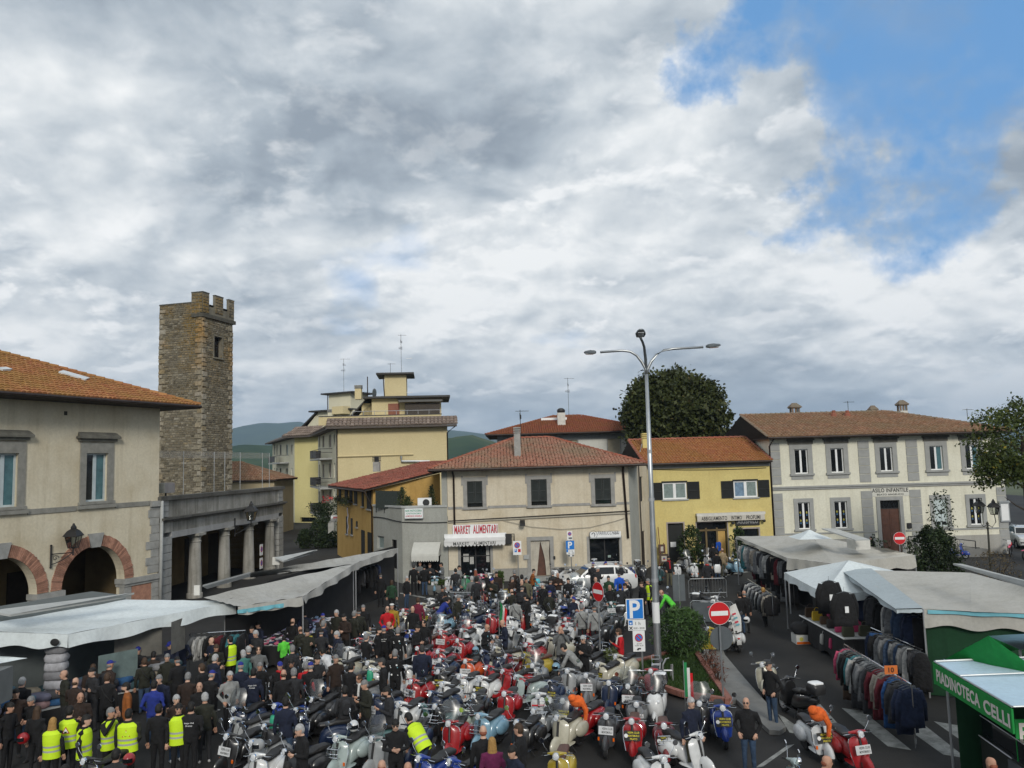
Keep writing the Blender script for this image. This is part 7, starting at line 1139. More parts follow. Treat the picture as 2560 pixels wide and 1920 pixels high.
g0 = Vector((B2.x+.1,B2.y+.12,0)); g1 = Vector((C.x,C.y+.12,0)); mb = MB(); patch(mb,g0+Vector((0,0,2.3)),g1+Vector((0,0,2.3)),g1+Vector((0,0,.05)),g0+Vector((0,0,.05)),40,8,0,0,1); mb.build('end_sheet',CLOTH['green'],E6); backdrop(E6,A+Vector((1.1,0,0)),g0+Vector((.9,.3,0)),.05,2.35); backdrop(E6,A+Vector((.2,0,0)),A+Vector((4,.2,0)),.05,2.5)  # both black sheets added for the dark behind the rails
A, B = Z('O',1060,290,2.6), Z('O',2068,880,2.6); d = (B-A).normalized(); nl = Vector((-abs(d.y),d.x*(1 if d.y<0 else-1),0)); F = Fac((A.x,A.y),(B.x,B.y)); L = F.len; E7 = thing('food_stall','green flatbread kiosk lettered PIADINOTECA CELLI at the lower right corner','market stall',(B.x,B.y,0)); f = MB().fbox(F,0,2.12,L,2.58,0,.04).build('fascia',CLOTH['green_bright'],E7); t = MB(); up = Vector((0,0,1)); t.text('PIADINOTECA',F.P(L*.335,2.35,.045),F.u,up,width=L*.60,height=.27,bold=.03); t.text('CELLI',F.P(L*.83,2.33,.045),F.u,up,width=L*.3,height=.27,bold=.03); t.build('lettering',mat('cream lettering',(.62,.58,.55),.6),f)
inn = -F.n; Rr = [F.P(0,2.6),F.P(L,2.6),F.P(L,2.72,-3.4),F.P(0,2.72,-3.4)]; m = MB(); patch(m,*Rr,10,10,.04,.006,2); m.build('canopy',CLOTH['sky'],E7,smooth=True); m = MB(); m.tube([F.P(0,2.62,.02),F.P(L,2.62,.02)],.02,6); m.tube([F.P(0,2.62),F.P(0,2.76,-3.4)],.03,6); m.tube([F.P(L*.36,2.62),F.P(L*.36,2.75,-3.4)],.022,6); m.tube([F.P(L,2.62),F.P(L,2.75,-3.4)],.02,6); m.build('canopy_frame',MT['steel'],E7); MB().fbox(F,-.06,2.1,0,2.6,-.25,.04).build('fascia_end',CLOTH['green_bright'],E7)
K = MB(); K.fbox(F,.25,0,L-.1,1.05,-1.6,-.75); K.build('counter',mat('dark kiosk panel',(.018,.022,.02),.4),E7); m = MB(); m.fbox(F,.3,1.05,L*.62,1.5,-1.2,-.78); m.build('glass_case',MT['glass_dark'],E7); m = MB(); m.tube([F.P(.3,1.5,-.76),F.P(L*.62,1.5,-.76)],.012,4); m.tube([F.P(.3,1.07,-.7),F.P(L*.5,1.07,-.7)],.015,4); m.build('case_rail',MT['aluminium'],E7); MB().fbox(F,L*.45,.02,L*.8,1.0,-.75,-.7).build('counter_panel',MT['grey_sign'],E7); mb = MB(); p = F.P(-.05,0,-.4); q = F.P(-.05,0,-3.4); patch(mb,p+up*2.2,q+up*2.2,q+up*.05,p+up*.05,10,6,0,0); mb.build('end_sheet',CLOTH['green'],E7)
b0 = Z('O',2088,1025,1.9); Fb = Fac((b0.x,b0.y),(b0.x+2.4,b0.y-.12)); zb = Fb.uv('O',2150,1030)[1]; o = MB().fbox(Fb,0,.25,2.4,zb,-.03,0).build('menu_board',CLOTH['green_bright'],E7); t = MB(); zp = Fb.uv('O',2150,1205)[1]; t.text('P',Fb.P(.17,zp,.006),Fb.u,up,width=.2,height=.4,bold=.03); t.text('I',Fb.P(.42,zp-.08,.006),Fb.u,up,height=.36,bold=.03,mi=1); t.text('ADINA',Fb.P(1.2,zp-.05,.006),Fb.u,up,width=1.2,height=.36,bold=.03); t.build('lettering',[bpy.data.materials['cream lettering'],MT['orange_lens']],o)
l0, pk, r0 = Z('Q',1300,1515,2.5), Z('Q',1805,1243,3.35), Z('Q',2165,1400,2.5); E8 = thing('green_tent','bright green peaked tent roof behind the flatbread kiosk','tent',(pk.x,pk.y,0)); m = MB(); far = l0+(r0-l0)+Vector((1.4,-2.4,0)); nr = l0+Vector((1.2,-2.2,0)); patch(m,l0,r0,pk,pk,12,12,.12,.03,2,f=4); patch(m,nr,l0,pk,pk,10,10,.1,.02,3); m.build('canopy',CLOTH['green_bright'],E8,smooth=True); m = MB(); patch(m,r0,r0+Vector((3,0,0)),pk+Vector((3,0,.1)),pk,8,8,.05,.01); m.build('canopy_side',CLOTH['sky'],E8,smooth=True); stall_poles(E8,[l0,r0])
# ================================================================ clothes on rails
GM = mat_attr('garment cloth','cloth_colour',.95,var=.25,scale=9)
def garment_mesh(kind,seed):
 rg = np.random.default_rng(seed); mb = MB(); w, h = {'jacket':(.25,.78),'shirt':(.23,.72),'trousers':(.17,1.0),'dress':(.22,1.05)}[kind]; N = 18; ph = rg.uniform(0,6.28,3); rings = []
 for k in range(9):
  t = k/8; z = -t*h; ww = w*((.35+.65*min(1,t*6))if kind!='trousers' else 1.0)*(1+(.18*t if kind in('dress','jacket')else.02)); th = .055+.03*t
  rings.append([(math.cos(a)*ww*(1+.06*t*math.sin(3*a+ph[0])),math.sin(a)*th*(1+.5*t*math.sin(5*a+ph[1]+3*t)),z)for a in np.linspace(0,2*math.pi,N+1)[:-1]])
 mb.loft(rings)
 if kind in('jacket','shirt'):
  for s in(-1,1): mb.tube([(s*w*.8,0,-.06),(s*w*1.12,.02,-.3),(s*w*1.15,.03,-.62)],[.055,.06,.05],8)
 mb.tube([(-w*.7,0,-.03),(0,0,.02),(w*.7,0,-.03)],.008,4,1); mb.tube([(0,0,.02),(0,0,.1),(.02,0,.12)],.004,3,1); me = mb.mesh('garment'); me.materials.append(GM); me.materials.append(MT['grey_sign']); me.polygons.foreach_set('use_smooth',[True]*len(me.polygons)); return me
GMESH = {(k,s):garment_mesh(k,s)for k in('jacket','shirt','trousers','dress')for s in range(2)}
GCOL = dict(black=(.010,.010,.011),charcoal=(.035,.036,.04),grey=(.14,.145,.15),navy=(.014,.022,.05),denim=(.035,.06,.11),white=(.33,.33,.32),cream=(.24,.215,.18),maroon=(.09,.012,.018),brown=(.07,.045,.03),blue=(.02,.07,.19),pink=(.4,.06,.12),teal=(.03,.14,.16))
COLN = {'black':'black','charcoal':'charcoal','grey':'light grey','navy':'navy','denim':'denim blue','white':'white','cream':'cream','maroon':'maroon','brown':'brown','blue':'mid blue','pink':'pink','teal':'teal'}
def rail(label,desc,a,b,n,cols,kinds,group,seed,hang=True,legs=True,ang=90,sc=1.0):
 rg = random.Random(seed); e = thing('clothes_rail',label,'clothes rail',(a.x,a.y,0)); m = MB(); m.tube([a,b],.018,6)
 if legs:
  for p in(a,b): m.tube([p,Vector((p.x,p.y,0))],.018,6)
 m.build('rail_tube',MT['chrome'],e); d = (b-a); hd = math.atan2(d.y,d.x); last = None
 for k in range(n):
  c = cols[k%len(cols)]if isinstance(cols,list)else rg.choice(cols); kd = kinds[k%len(kinds)]; o = link(GMESH[(kd,rg.randrange(2))],kd if kd in('dress','trousers')else 'hanging_'+kd); p = a.lerp(b,(k+.5)/n); o.location = (p.x,p.y,p.z-.12); o.rotation_euler = (0,0,hd+rad(ang)+rg.uniform(-.22,.22)); q = sc*rg.uniform(.92,1.08); o.scale = (q,q,q); o['cloth_colour'] = [*GCOL[c]]
  tag(o,'%s %s, %s from the near end of %s'%(COLN[c],kd,ORD[n-1-k],desc),'clothes',group)
rail('ground rail of mixed clothes along the kerbside of the big right stall',"the big right stall's front rail",Z('N',1300,55,1.62),Z('N',2170,575,1.62),26,['pink','grey','black','brown','black','teal','white','charcoal','black','grey','grey','charcoal','charcoal','black','maroon','maroon','cream','cream','maroon','blue','blue','black','charcoal','navy','navy','navy'],['jacket','shirt','jacket','dress'],'clothes on the front ground rail',3,sc=1.25)
rail('high rail of dark clothes under the edge of the big right stall',"the big right stall's high rail",Z('Q',30,560,2.5),Z('Q',1030,1010,2.35),20,['black','black','black','charcoal','black','grey','black','black','navy','black','charcoal','black','black','white','grey','denim','denim','navy','navy','black'],['jacket','dress','jacket','trousers'],'clothes on the high rail of the right stall',4,ang=60,legs=False,sc=1.2)
rail('inner rail of grey and denim clothes in the big right stall',"the big right stall's inner rail",Z('Q',380,1150,1.7)+Vector((.2,0,0)),Z('Q',1040,1400,1.5),16,['navy','blue','black','grey','charcoal','grey','denim','black','grey','denim','black','grey','white','black','charcoal','black'],['dress','trousers','shirt'],'clothes on the inner rail of the right stall',5,ang=50,legs=False,sc=1.1)
rail('high rail of white and dark clothes under the edge of the far right stall',"the far right stall's high rail",Z('M',255,170,2.55),Z('M',780,365,2.4),20,['white','teal','white','white','grey','white','cream','grey','white','charcoal','grey','black','white','black','cream','black','maroon','black','grey','black'],['shirt','dress','trousers'],'clothes on the high rail of the far right stall',6,ang=50,legs=False,sc=1.2)
rail('middle rail of dark clothes in the far right stall',"the far right stall's middle rail",Z('M',430,370,1.6),Z('M',840,560,1.6),14,['maroon','black','black','maroon','black','cream','black','grey','black','charcoal','black','grey','black','black'],['jacket','dress'],'clothes on the middle rail of the far right stall',7,ang=70,sc=1.2)
rail('ground rail of striped and dark clothes at the road edge of the far right stall',"the far right stall's ground rail",Z('M',320,590,1.6),Z('M',600,760,1.6),14,['black','white','grey','black','white','charcoal','grey','black','white','black','grey','charcoal','cream','black'],['jacket','shirt'],'clothes on the ground rail of the far right stall',8,sc=1.2)
rail('rail of pale and dark clothes at the right end of the bedding stall',"the bedding stall's rail",Z('F',1640,500,1.75),Z('F',2120,470,1.75),10,['grey','white','white','black','brown','maroon','black','teal','teal','black'],['shirt','jacket'],'clothes on the rail at the bedding stall',9,ang=60,sc=1.1)
rail('rail of dark clothes hung under the far left stall',"the far left stall's rail",Z('G',560,560,2.3),Z('G',1200,360,2.3),16,['black','grey','black','denim','black','white','black','black','denim','black','black','charcoal','black','black','black','navy'],['shirt','dress','jacket'],'clothes on the rail of the far left stall',10,ang=60,legs=False,sc=1.1)
m = MB(); p = Z('M',1240,620,2.35)
for k, (x,y,lab)in enumerate(((1250,610,'large black jacket with a white tag hung outside the big right stall'),(1425,740,'second black jacket on a hanger just behind the large one at the right stall'))): o = link(GMESH[('jacket',k)],'hanging_jacket'); p = at_y('M',x,y,27.5-1.2*k); o.location = p; o.scale = (1.45,1.45,1.35); o.rotation_euler = (0,0,.15); o['cloth_colour'] = [.010,.010,.011]; tag(o,lab,'clothes'); MB().box(p.x-.06,p.y-.17,p.z-.62,p.x+.06,p.y-.165,p.z-.42).build('price_tag',MT['white_sign'],None).parent = o; c = o.children[0]; c.matrix_parent_inverse = o.matrix_basis.inverted()
e, ta, td, ts = table('dark bag table with a white edge beside the gazebo',Z('M',920,1010,.95),Z('M',1430,1280,.95),1.2,.95,CLOTH['black']); m = MB(); L = (Z('M',920,1010,.95)-Z('M',1430,1280,.95)).length; q = ta+td*L; m.tube([ta+Vector((0,0,.96))-ts*.01,q+Vector((0,0,.96))-ts*.01],.03,6); m.build('white_edge',MT['white_paint'],e); rg = random.Random(2); BAGC = [('black',(.012,.012,.012)),('white patterned',(.4,.4,.38)),('yellow',(.5,.33,.02)),('grey',(.15,.15,.15)),('olive',(.06,.06,.035)),('pink',(.42,.04,.12)),('brown',(.06,.035,.02))]
def bag(c,s,col,lab,grp=None,hang=False):
 e = thing('handbag',lab,'bag',tuple(c),group=grp); m = MB(); m.loft([[Vector(c)+Vector((x*s*w,y*s*.45*w,z*s))for x,y in((-1,-.8),(1,-.8),(1,.8),(-1,.8))]for z,w in((0,.42),(.1,.5),(.7,.46),(.9,.4))]); mt = bpy.data.materials.get('%s bag leather'%col[0])or mat('%s bag leather'%col[0],col[1],.6); m.build('bag_body',mt,e); m = MB(); m.tube([Vector(c)+Vector((math.cos(t)*s*.28,0,s*.88+math.sin(t)*s*.38))for t in np.linspace(0,math.pi,8)],.012,4); m.build('bag_handle',mt,e)
for k in range(12): p = ta+td*(L*(k//2+.5)/6)+ts*(.25+.5*(k%2)); col = BAGC[rg.randrange(7)]; bag((p.x,p.y,.955),rg.uniform(.3,.42),col,'%s handbag, %s from the far end in the %s row of the table'%(col[0],ORD[k//2],('front','rear')[k%2]),'handbags on the bag table')
for k, (x,y,ci)in enumerate(((995,1130,3),(1070,1110,5),(1230,1250,1),(1335,1300,5))): p = Z('M',x,y,.6); bag((p.x-.1,p.y-.15,.35),.42,BAGC[ci],'%s handbag hung %s along the white edge of the bag table'%(BAGC[ci][0],ORD[k]),'handbags hung along the table edge')
b = Z('M',1015,1340); e = thing('cardboard_box','white and orange printed cardboard box on the road by the bag table','box',tuple(b)); MB().box(b.x-.45,b.y,0,b.x+.45,b.y+.6,.36).build('carton',mat('white carton',(.55,.55,.52),.7),e); m = MB(); m.box(b.x-.44,b.y-.004,.01,b.x+.44,b.y-.001,.1,0); m.ell((b.x-.25,b.y-.003,.2),(.08,.004,.08),mi=1); m.ell((b.x+.25,b.y-.003,.2),(.08,.004,.08),mi=1); m.build('printed_band',[MT['orange_lens'],bpy.data.materials['yellow price card']],e); soft('black_bag',(b.x,b.y+.3,.36),1.0,.75,.42,CLOTH['black'],e)
p = Z('N',1905,392,1.75); e = thing('price_card','orange price card reading 10 above the blue jumper on the front ground rail','price card',tuple(p)); o = MB().box(p.x-.17,p.y-.01,p.z-.1,p.x+.17,p.y+.01,p.z+.12).build('card',mat('orange card',(.62,.16,.03),.6),e); MB().text('10',p+Vector((0,-.012,.01)),(1,0,0),(0,0,1),height=.13,bold=.02).build('lettering',MT['black_letter'],o)
# ================================================================ scooters
PAINT = mat_attr('scooter paint','paint_colour',.32,coat=.5,var=.12,scale=6,spec=.5)
LEATHER = mat('black seat vinyl',(.016,.015,.015),.5,var=.25,scale=10); BROWN = mat('brown seat vinyl',(.09,.035,.02),.5,var=.25,scale=10); SHIELD = mat_glass('perspex windscreen',(.66,.7,.7),.32)
YEL = mat('yellow print',(.65,.55,.03),.6); CARD_B = mat('black club placard',(.012,.012,.012),.5); CARD_W = mat('white club placard',(.55,.56,.57),.5)
def mk(name,mats,fn,smooth=True):
 mb = MB(); fn(mb); me = mb.mesh(name); [me.materials.append(m)for m in(mats if isinstance(mats,list)else[mats])]
 if smooth: me.polygons.foreach_set('use_smooth',[True]*len(mb.f)); me.set_sharp_from_angle(angle=rad(42))
 return me
def sect(y,w,z0,z1,n=14,p=2.6):
 cz, h = (z0+z1)/2, (z1-z0)/2; f = lambda v: math.copysign(abs(v)**(2/p),v)
 return[Vector((w*f(math.cos(t)),y,cz+h*f(math.sin(t))))for t in np.linspace(0,2*math.pi,n+1)[:-1]]
def shield_fn(W0=.235,top=.90,tilt=.13):
 def f(mb):
  rows, cols = 12, 10
  for off, flip in((0,1),(.018,-1)):
   V = []
   for i in range(rows+1):
    t = i/rows; z = .26+(top-.26)*t; w = W0*(.78+.22*min(1,t*2.2))*(1 if t<.75 else math.sqrt(max(0.04,1-((t-.75)/.26)**2.4)))
    for j in range(cols+1): s = j/cols*2-1; V.append((w*s,-.50+tilt*t+.085*s*s+off-.02*math.cos(s*1.57),z))
   mb.add(V,[(i*(cols+1)+j,i*(cols+1)+j+1,(i+1)*(cols+1)+j+1,(i+1)*(cols+1)+j)[::flip]for i in range(rows)for j in range(cols)])
  mb.loft([[Vector((x*w,-.515+tilt*t+dy,.26+(top-.26)*t))for x,dy in((-1,.0),(-.45,-.045),(.45,-.045),(1,0))]for t,w in((.0,.05),(.35,.05),(.8,.035),(.93,.02))],closed=False,cap=False)
 return f
def wheel_fn(r,w):
 return lambda mb: mb.loft([[Vector((x,math.cos(t)*q,math.sin(t)*q))for t in np.linspace(0,2*math.pi,19)[:-1]]for x,q in((-w*.5,r*.62),(-w,r*.72),(-w*.9,r*.93),(0,r),(w*.9,r*.93),(w,r*.72),(w*.5,r*.62))])
def rim_fn(r,w): return lambda mb: (mb.loft([[Vector((x,math.cos(t)*q,math.sin(t)*q))for t in np.linspace(0,2*math.pi,15)[:-1]]for x,q in((-w*.6,r*.18),(-w*.85,r*.3),(-w*.5,r*.45),(-w*.7,r*.64),(w*.7,r*.64),(w*.5,r*.45),(w*.85,r*.3),(w*.6,r*.18))]))
def tri_text(lines,w,h,y=-.006):
 def f(mb):
  n = len(lines)
  for i, s in enumerate(lines): mb.text(s,(w*.08,y,h*(.5-(i+.5)/n)),(1,0,0),(0,0,1),width=w*(.72 if i<2 else.45),height=h*.62/n,bold=.015,depth=.001)
 return f
def card(w,h): return lambda mb: mb.box(-w/2,-.004,-h/2,w/2,.004,h/2)
def logo(w,h): return lambda mb: mb.disc((-w*.38,-.006,0),(0,-1,0),h*.2,12,.003)
VP = dict(body=mk('body',PAINT,lambda mb:mb.loft([sect(*q)for q in((-.04,.08,.24,.42),(.02,.12,.26,.62),(.14,.16,.28,.73),(.35,.19,.32,.77),(.58,.19,.38,.76),(.75,.14,.44,.70),(.84,.06,.50,.62))])),side_cowl=mk('side_cowl',PAINT,lambda mb:mb.ell((0,0,0),(.115,.33,.195),16,10)),leg_shield=mk('leg_shield',PAINT,shield_fn()),shield_trim=mk('shield_trim',MT['chrome'],lambda mb:mb.tube([((.24*(.78+.22*min(1,t*2.2))*(1 if t<.75 else math.sqrt(max(.04,1-((t-.75)/.26)**2.4))))*s,-.50+.13*t+.088,.26+.64*t)for s,ts in((-1,np.linspace(0,1,12)),(1,np.linspace(1,0,12)))for t in ts],.010,5)),floorboard=mk('floorboard',PAINT,lambda mb:mb.loft([sect(y,w,.235,.275,10,4)for y,w in((-.44,.16),(-.3,.2),(-.02,.2),(.1,.16))])),front_fender=mk('front_fender',PAINT,lambda mb:(mb.ell((0,-.60,.30),(.10,.29,.26),16,8,z0=-.05),mb.tube([(0,-.89,.36),(0,-.78,.50),(0,-.62,.57)],.012,5))),fork=mk('fork',MT['dark_metal'],lambda mb:(mb.tube([(0,-.38,.98),(0,-.46,.7),(0,-.55,.35)],.03,8),mb.tube([(-.085,-.55,.4),(-.085,-.61,.2)],.025,6))),handlebar=mk('handlebar',PAINT,lambda mb:(mb.tube([(-.21,-.31,1.0),(-.1,-.35,1.01),(0,-.38,1.02),(.1,-.35,1.01),(.21,-.31,1.0)],[.022,.04,.055,.04,.022],10),mb.ell((0,-.40,1.0),(.085,.10,.075),12,8),mb.tube([(0,-.37,.97),(0,-.40,.88)],.04,8))),**{k+t:mk(k,MT[m],lambda mb:mb.tube([(s*a,b,c)for a,b,c in q],r,6))for t,s in(('',-1),('2',1))for k,m,r,q in(('grip','black_plastic',.019,((.2,-.312,1.0),(.34,-.27,.985))),('lever','chrome',.008,((.17,-.35,.99),(.25,-.38,.98),(.36,-.34,.965))))},headlight=mk('headlight',MT['chrome'],lambda mb:mb.loft([[Vector((math.cos(t)*q,y,1.0+math.sin(t)*q))for t in np.linspace(0,2*math.pi,17)[:-1]]for y,q in((-.44,.07),(-.50,.082),(-.515,.078),(-.50,.066))])),lens=mk('lens',MT['lens'],lambda mb:mb.ell((0,-.495,1.0),(.068,.02,.068),12,8)),seat=mk('seat',LEATHER,lambda mb:mb.loft([sect(*q,12,3)for q in((-.06,.07,.76,.80),(-.02,.12,.75,.84),(.2,.14,.75,.85),(.32,.145,.755,.86),(.4,.14,.76,.90),(.7,.125,.75,.89),(.78,.08,.76,.85))])),seat_brown=mk('seat',BROWN,lambda mb:mb.loft([sect(*q,12,3)for q in((-.06,.07,.76,.80),(-.02,.12,.75,.84),(.3,.145,.755,.86),(.7,.125,.75,.87),(.78,.08,.76,.84))])),tyre=mk('wheel',MT['rubber'],wheel_fn(.215,.05)),rim=mk('rim',MT['steel'],rim_fn(.215,.055)),mirror=mk('mirror',MT['chrome'],lambda mb:(mb.tube([(-.19,-.32,1.01),(-.27,-.36,1.17),(-.31,-.35,1.25)],.007,5),mb.disc((-.33,-.35,1.29),(0,-1,.1),.06,14,.022))),mirror_r=mk('mirror',MT['chrome'],lambda mb:(mb.tube([(.19,-.32,1.01),(.27,-.36,1.17),(.31,-.35,1.25)],.007,5),mb.disc((.33,-.35,1.29),(0,-1,.1),.06,14,.022))),tail_light=mk('tail_light',MT['red_lens'],lambda mb:mb.ell((0,.84,.58),(.055,.03,.04),10,6)),licence_plate=mk('licence_plate',MT['white_sign'],lambda mb:mb.obox((0,.87,.43),(.085,0,0),(0,.004,.003),(0,.03,.085))),stand=mk('stand',MT['dark_metal'],lambda mb:(mb.tube([(-.03,.02,.25),(-.17,.08,.01)],.012,5),mb.tube([(.03,.02,.25),(.17,.08,.01)],.012,5))),engine=mk('engine',MT['dark_metal'],lambda mb:(mb.box(-.13,.22,.16,.14,.6,.36),mb.tube([(.1,.3,.17),(.12,.8,.2)],.04,8))),indicator=mk('indicator',MT['orange_lens'],lambda mb:mb.obox((.19,-.45,.42),(.022,0,0),(0,.012,0),(0,0,.04))),rear_rack=mk('rear_rack',MT['chrome'],lambda mb:(mb.tube([(-.13,.72,.74),(-.13,.98,.9),(-.13,1.0,1.12),(.13,1.0,1.12),(.13,.98,.9),(.13,.72,.74)],.011,5),[mb.tube([(-.13,.8+.09*k,.86),(.13,.8+.09*k,.86)],.009,4)for k in range(3)],mb.tube([(-.13,1.0,1.0),(.13,1.0,1.0)],.009,4))),front_rack=mk('front_rack',MT['chrome'],lambda mb:([mb.tube([(x,-.50,.82),(x,-.62,.80),(x,-.66,.62),(x,-.54,.58)],.010,5)for x in(-.15,-.05,.05,.15)],[mb.tube([(-.17,y,z),(.17,y,z)],.010,5)for y,z in((-.62,.8),(-.66,.7),(-.66,.62))])),windscreen=mk('windscreen',SHIELD,lambda mb:mb.loft([[Vector((.27*s*w,-.44+.10*s*s+.16*t,1.04+.46*t))for s in np.linspace(-1,1,9)]for t,w in((0,.75),(.2,.98),(.6,1.0),(.9,.8),(1,.5))],closed=False,cap=False)),top_case=mk('top_case',MT['black_plastic'],lambda mb:(mb.loft([sect(*q,14,4)for q in((.72,.17,.9,1.1),(.76,.21,.88,1.2),(1.05,.21,.88,1.2),(1.12,.17,.9,1.12))]))),case_lid=mk('case_lid',MT['white_paint'],lambda mb:mb.loft([sect(*q,14,3)for q in((.76,.15,1.16,1.215),(.8,.18,1.16,1.225),(1.02,.18,1.16,1.225),(1.07,.14,1.16,1.21))])),placard_k=mk('placard',CARD_B,card(.40,.24),False),print_k=mk('lettering',YEL,tri_text(['VESPA CLUB','MONTEMURLO','PRATO'],.40,.22),False),logo_k=mk('club_badge',MT['white_sign'],logo(.40,.24),False),placard_w=mk('placard',CARD_W,card(.37,.20),False),print_w=mk('lettering',MT['black_letter'],tri_text(['VESPA CLUB','MONTEMURLO'],.37,.17),False),band=mk('stripe',MT['red_sign'],lambda mb:mb.box(-.18,-.008,.06,.18,-.004,.1),False),bundle=mk('bundle',mat('orange cloth',(.62,.11,.015),.9,var=.3,scale=12),lambda mb:(mb.ell((0,0,0),(.2,.15,.16),12,8),mb.tube([(.1,-.05,.05),(.22,-.1,-.2),(.2,-.08,-.45)],[.08,.07,.05],8),mb.ell((-.12,-.05,.1),(.13,.11,.1),10,6))),apron=mk('front_fairing',PAINT,lambda mb:mb.loft([sect(*q,14,3)for q in((-.66,.05,.50,.66),(-.60,.14,.42,.86),(-.5,.22,.34,.98),(-.38,.24,.28,1.0),(-.28,.19,.28,.95))])),big_body=mk('body',PAINT,lambda mb:mb.loft([sect(*q,14,3)for q in((-.1,.12,.26,.52),(.1,.2,.3,.74),(.4,.22,.36,.80),(.7,.19,.48,.82),(.92,.1,.6,.80),(.98,.04,.66,.76))])),big_seat=mk('seat',LEATHER,lambda mb:mb.loft([sect(*q,12,3)for q in((-.06,.1,.74,.80),(.05,.17,.75,.85),(.38,.17,.77,.87),(.46,.16,.80,.95),(.85,.14,.8,.96),(.92,.08,.82,.92))])),twin_lamp=mk('headlight',MT['lens'],lambda mb:[mb.ell((s*.1,-.585,.8),(.075,.03,.055),10,6,R=Matrix.Rotation(-.35*s,3,'Y'))for s in(-1,1)]),big_tyre=mk('wheel',MT['rubber'],wheel_fn(.265,.06)),big_rim=mk('rim',MT['steel'],rim_fn(.265,.065)),helmet=mk('helmet',PAINT,lambda mb:mb.ell((0,0,.13),(.125,.15,.14),16,10,z0=-.75)),visor=mk('visor',MT['glass_dark'],lambda mb:mb.loft([[Vector((math.sin(t)*.131,-math.cos(t)*.156,z))for t in np.linspace(-1.1,1.1,9)]for z in(.09,.13,.18)],closed=False,cap=False)),flag_g=None)
SC_COL = dict(white=(.56,.57,.57),cream=(.40,.38,.30),silver=(.27,.28,.285),grey=(.15,.155,.16),black=(.012,.012,.013),navy=(.012,.022,.055),red=(.30,.010,.013),maroon=(.16,.01,.015),blue=(.010,.035,.22),orange=(.5,.075,.012),yellow=(.36,.27,.03),teal=(.06,.13,.13),mint=(.32,.385,.375),green=(.02,.17,.07),sage=(.16,.2,.17),purple=(.05,.03,.25),skyblue=(.16,.29,.38),charcoal=(.04,.042,.046),pink=(.6,.12,.2))
PLACED = []
def child(root,key,col=None,loc=None,par=None,rot=None,name=None):
 me = VP[key]; o = link(me,name or me.name.split('.')[0],par or root)
 if loc: o.location = loc
 if rot: o.rotation_euler = rot
 if col: o['paint_colour'] = [*SC_COL[col]]
 return o
def scooter(p,h,col,opts,label,group='scooters parked in the square',side=None,seat='seat'):
 r = thing('scooter',label,'scooter',(p.x,p.y,0),rad(h),group); r.rotation_euler = (0,rad(random.uniform(-3,3)),rad(h)); PLACED.append((p.x,p.y,.55)); rg = random.Random(len(PLACED)); sd = side or col
 if 'M' in opts:
  child(r,'big_body',col); child(r,'apron',col); child(r,'big_seat'); child(r,'floorboard','black'); child(r,'twin_lamp'); child(r,'handlebar','black'); child(r,'front_fender',col,(0,.02,.03)); ws = (('big_tyre','big_rim',-.64,.265),('big_tyre','big_rim',.62,.265))
 else:
  child(r,'body',col); [child(r,'side_cowl',sd,(s*.185,.43,.50))for s in(-1,1)]; child(r,'leg_shield',col); child(r,'floorboard',col); child(r,'front_fender',col); child(r,'handlebar',col); hl = child(r,'headlight'); child(r,'lens',par=hl); child(r,'seat_brown' if seat=='brown' else 'seat'); ws = (('tyre','rim',-.61,.215),('tyre','rim',.56,.215))
  if 'i' in opts or rg.random()<.35: child(r,'indicator'); child(r,'indicator',loc=(-.38,0,0))
  if 't' in opts or rg.random()<.5: child(r,'shield_trim')
 for a, b, y, z in ws: w = child(r,a,None,(0,y,z)); child(r,b,par=w)
 hb = [c for c in r.children if c.name.startswith('handlebar')][0]; [child(r,k,par=hb)for k in('grip','grip2','lever','lever2')]
 for k in('fork','stand','engine','tail_light','licence_plate'): child(r,k)
 if 'm' in opts or rg.random()<.55: child(r,'mirror')
 if 'm' in opts or rg.random()<.4: child(r,'mirror_r')
 ty, tz = -.545+.13*.62, .66; rx = (rad(-11),0,0)
 if 'k' in opts: q = child(r,'placard_k',None,(0,ty-.065,tz),rot=rx); child(r,'print_k',par=q); child(r,'logo_k',par=q)
 if 'p' in opts: q = child(r,'placard_w',None,(0,ty-.065,tz),rot=rx); child(r,'print_w',par=q)
 if 'b' in opts: child(r,'band',None,(0,ty-.055,tz),rot=rx)
 for a, b in(('r','rear_rack'),('f','front_rack'),('w','windscreen')):
  if a in opts: child(r,b)
 if 'c' in opts: q = child(r,'top_case'); child(r,'case_lid',par=q)
 return r
HN = {'o':'orange'}
def helmet(p,z,col,label,h=0,visor=True):
 r = link(VP['helmet'],'helmet'); r['paint_colour'] = [*SC_COL[col]]; r.location = (p.x,p.y,z); r.rotation_euler = (0,0,rad(h)); tag(r,label,'helmet')
 if visor: link(VP['visor'],'visor',r)
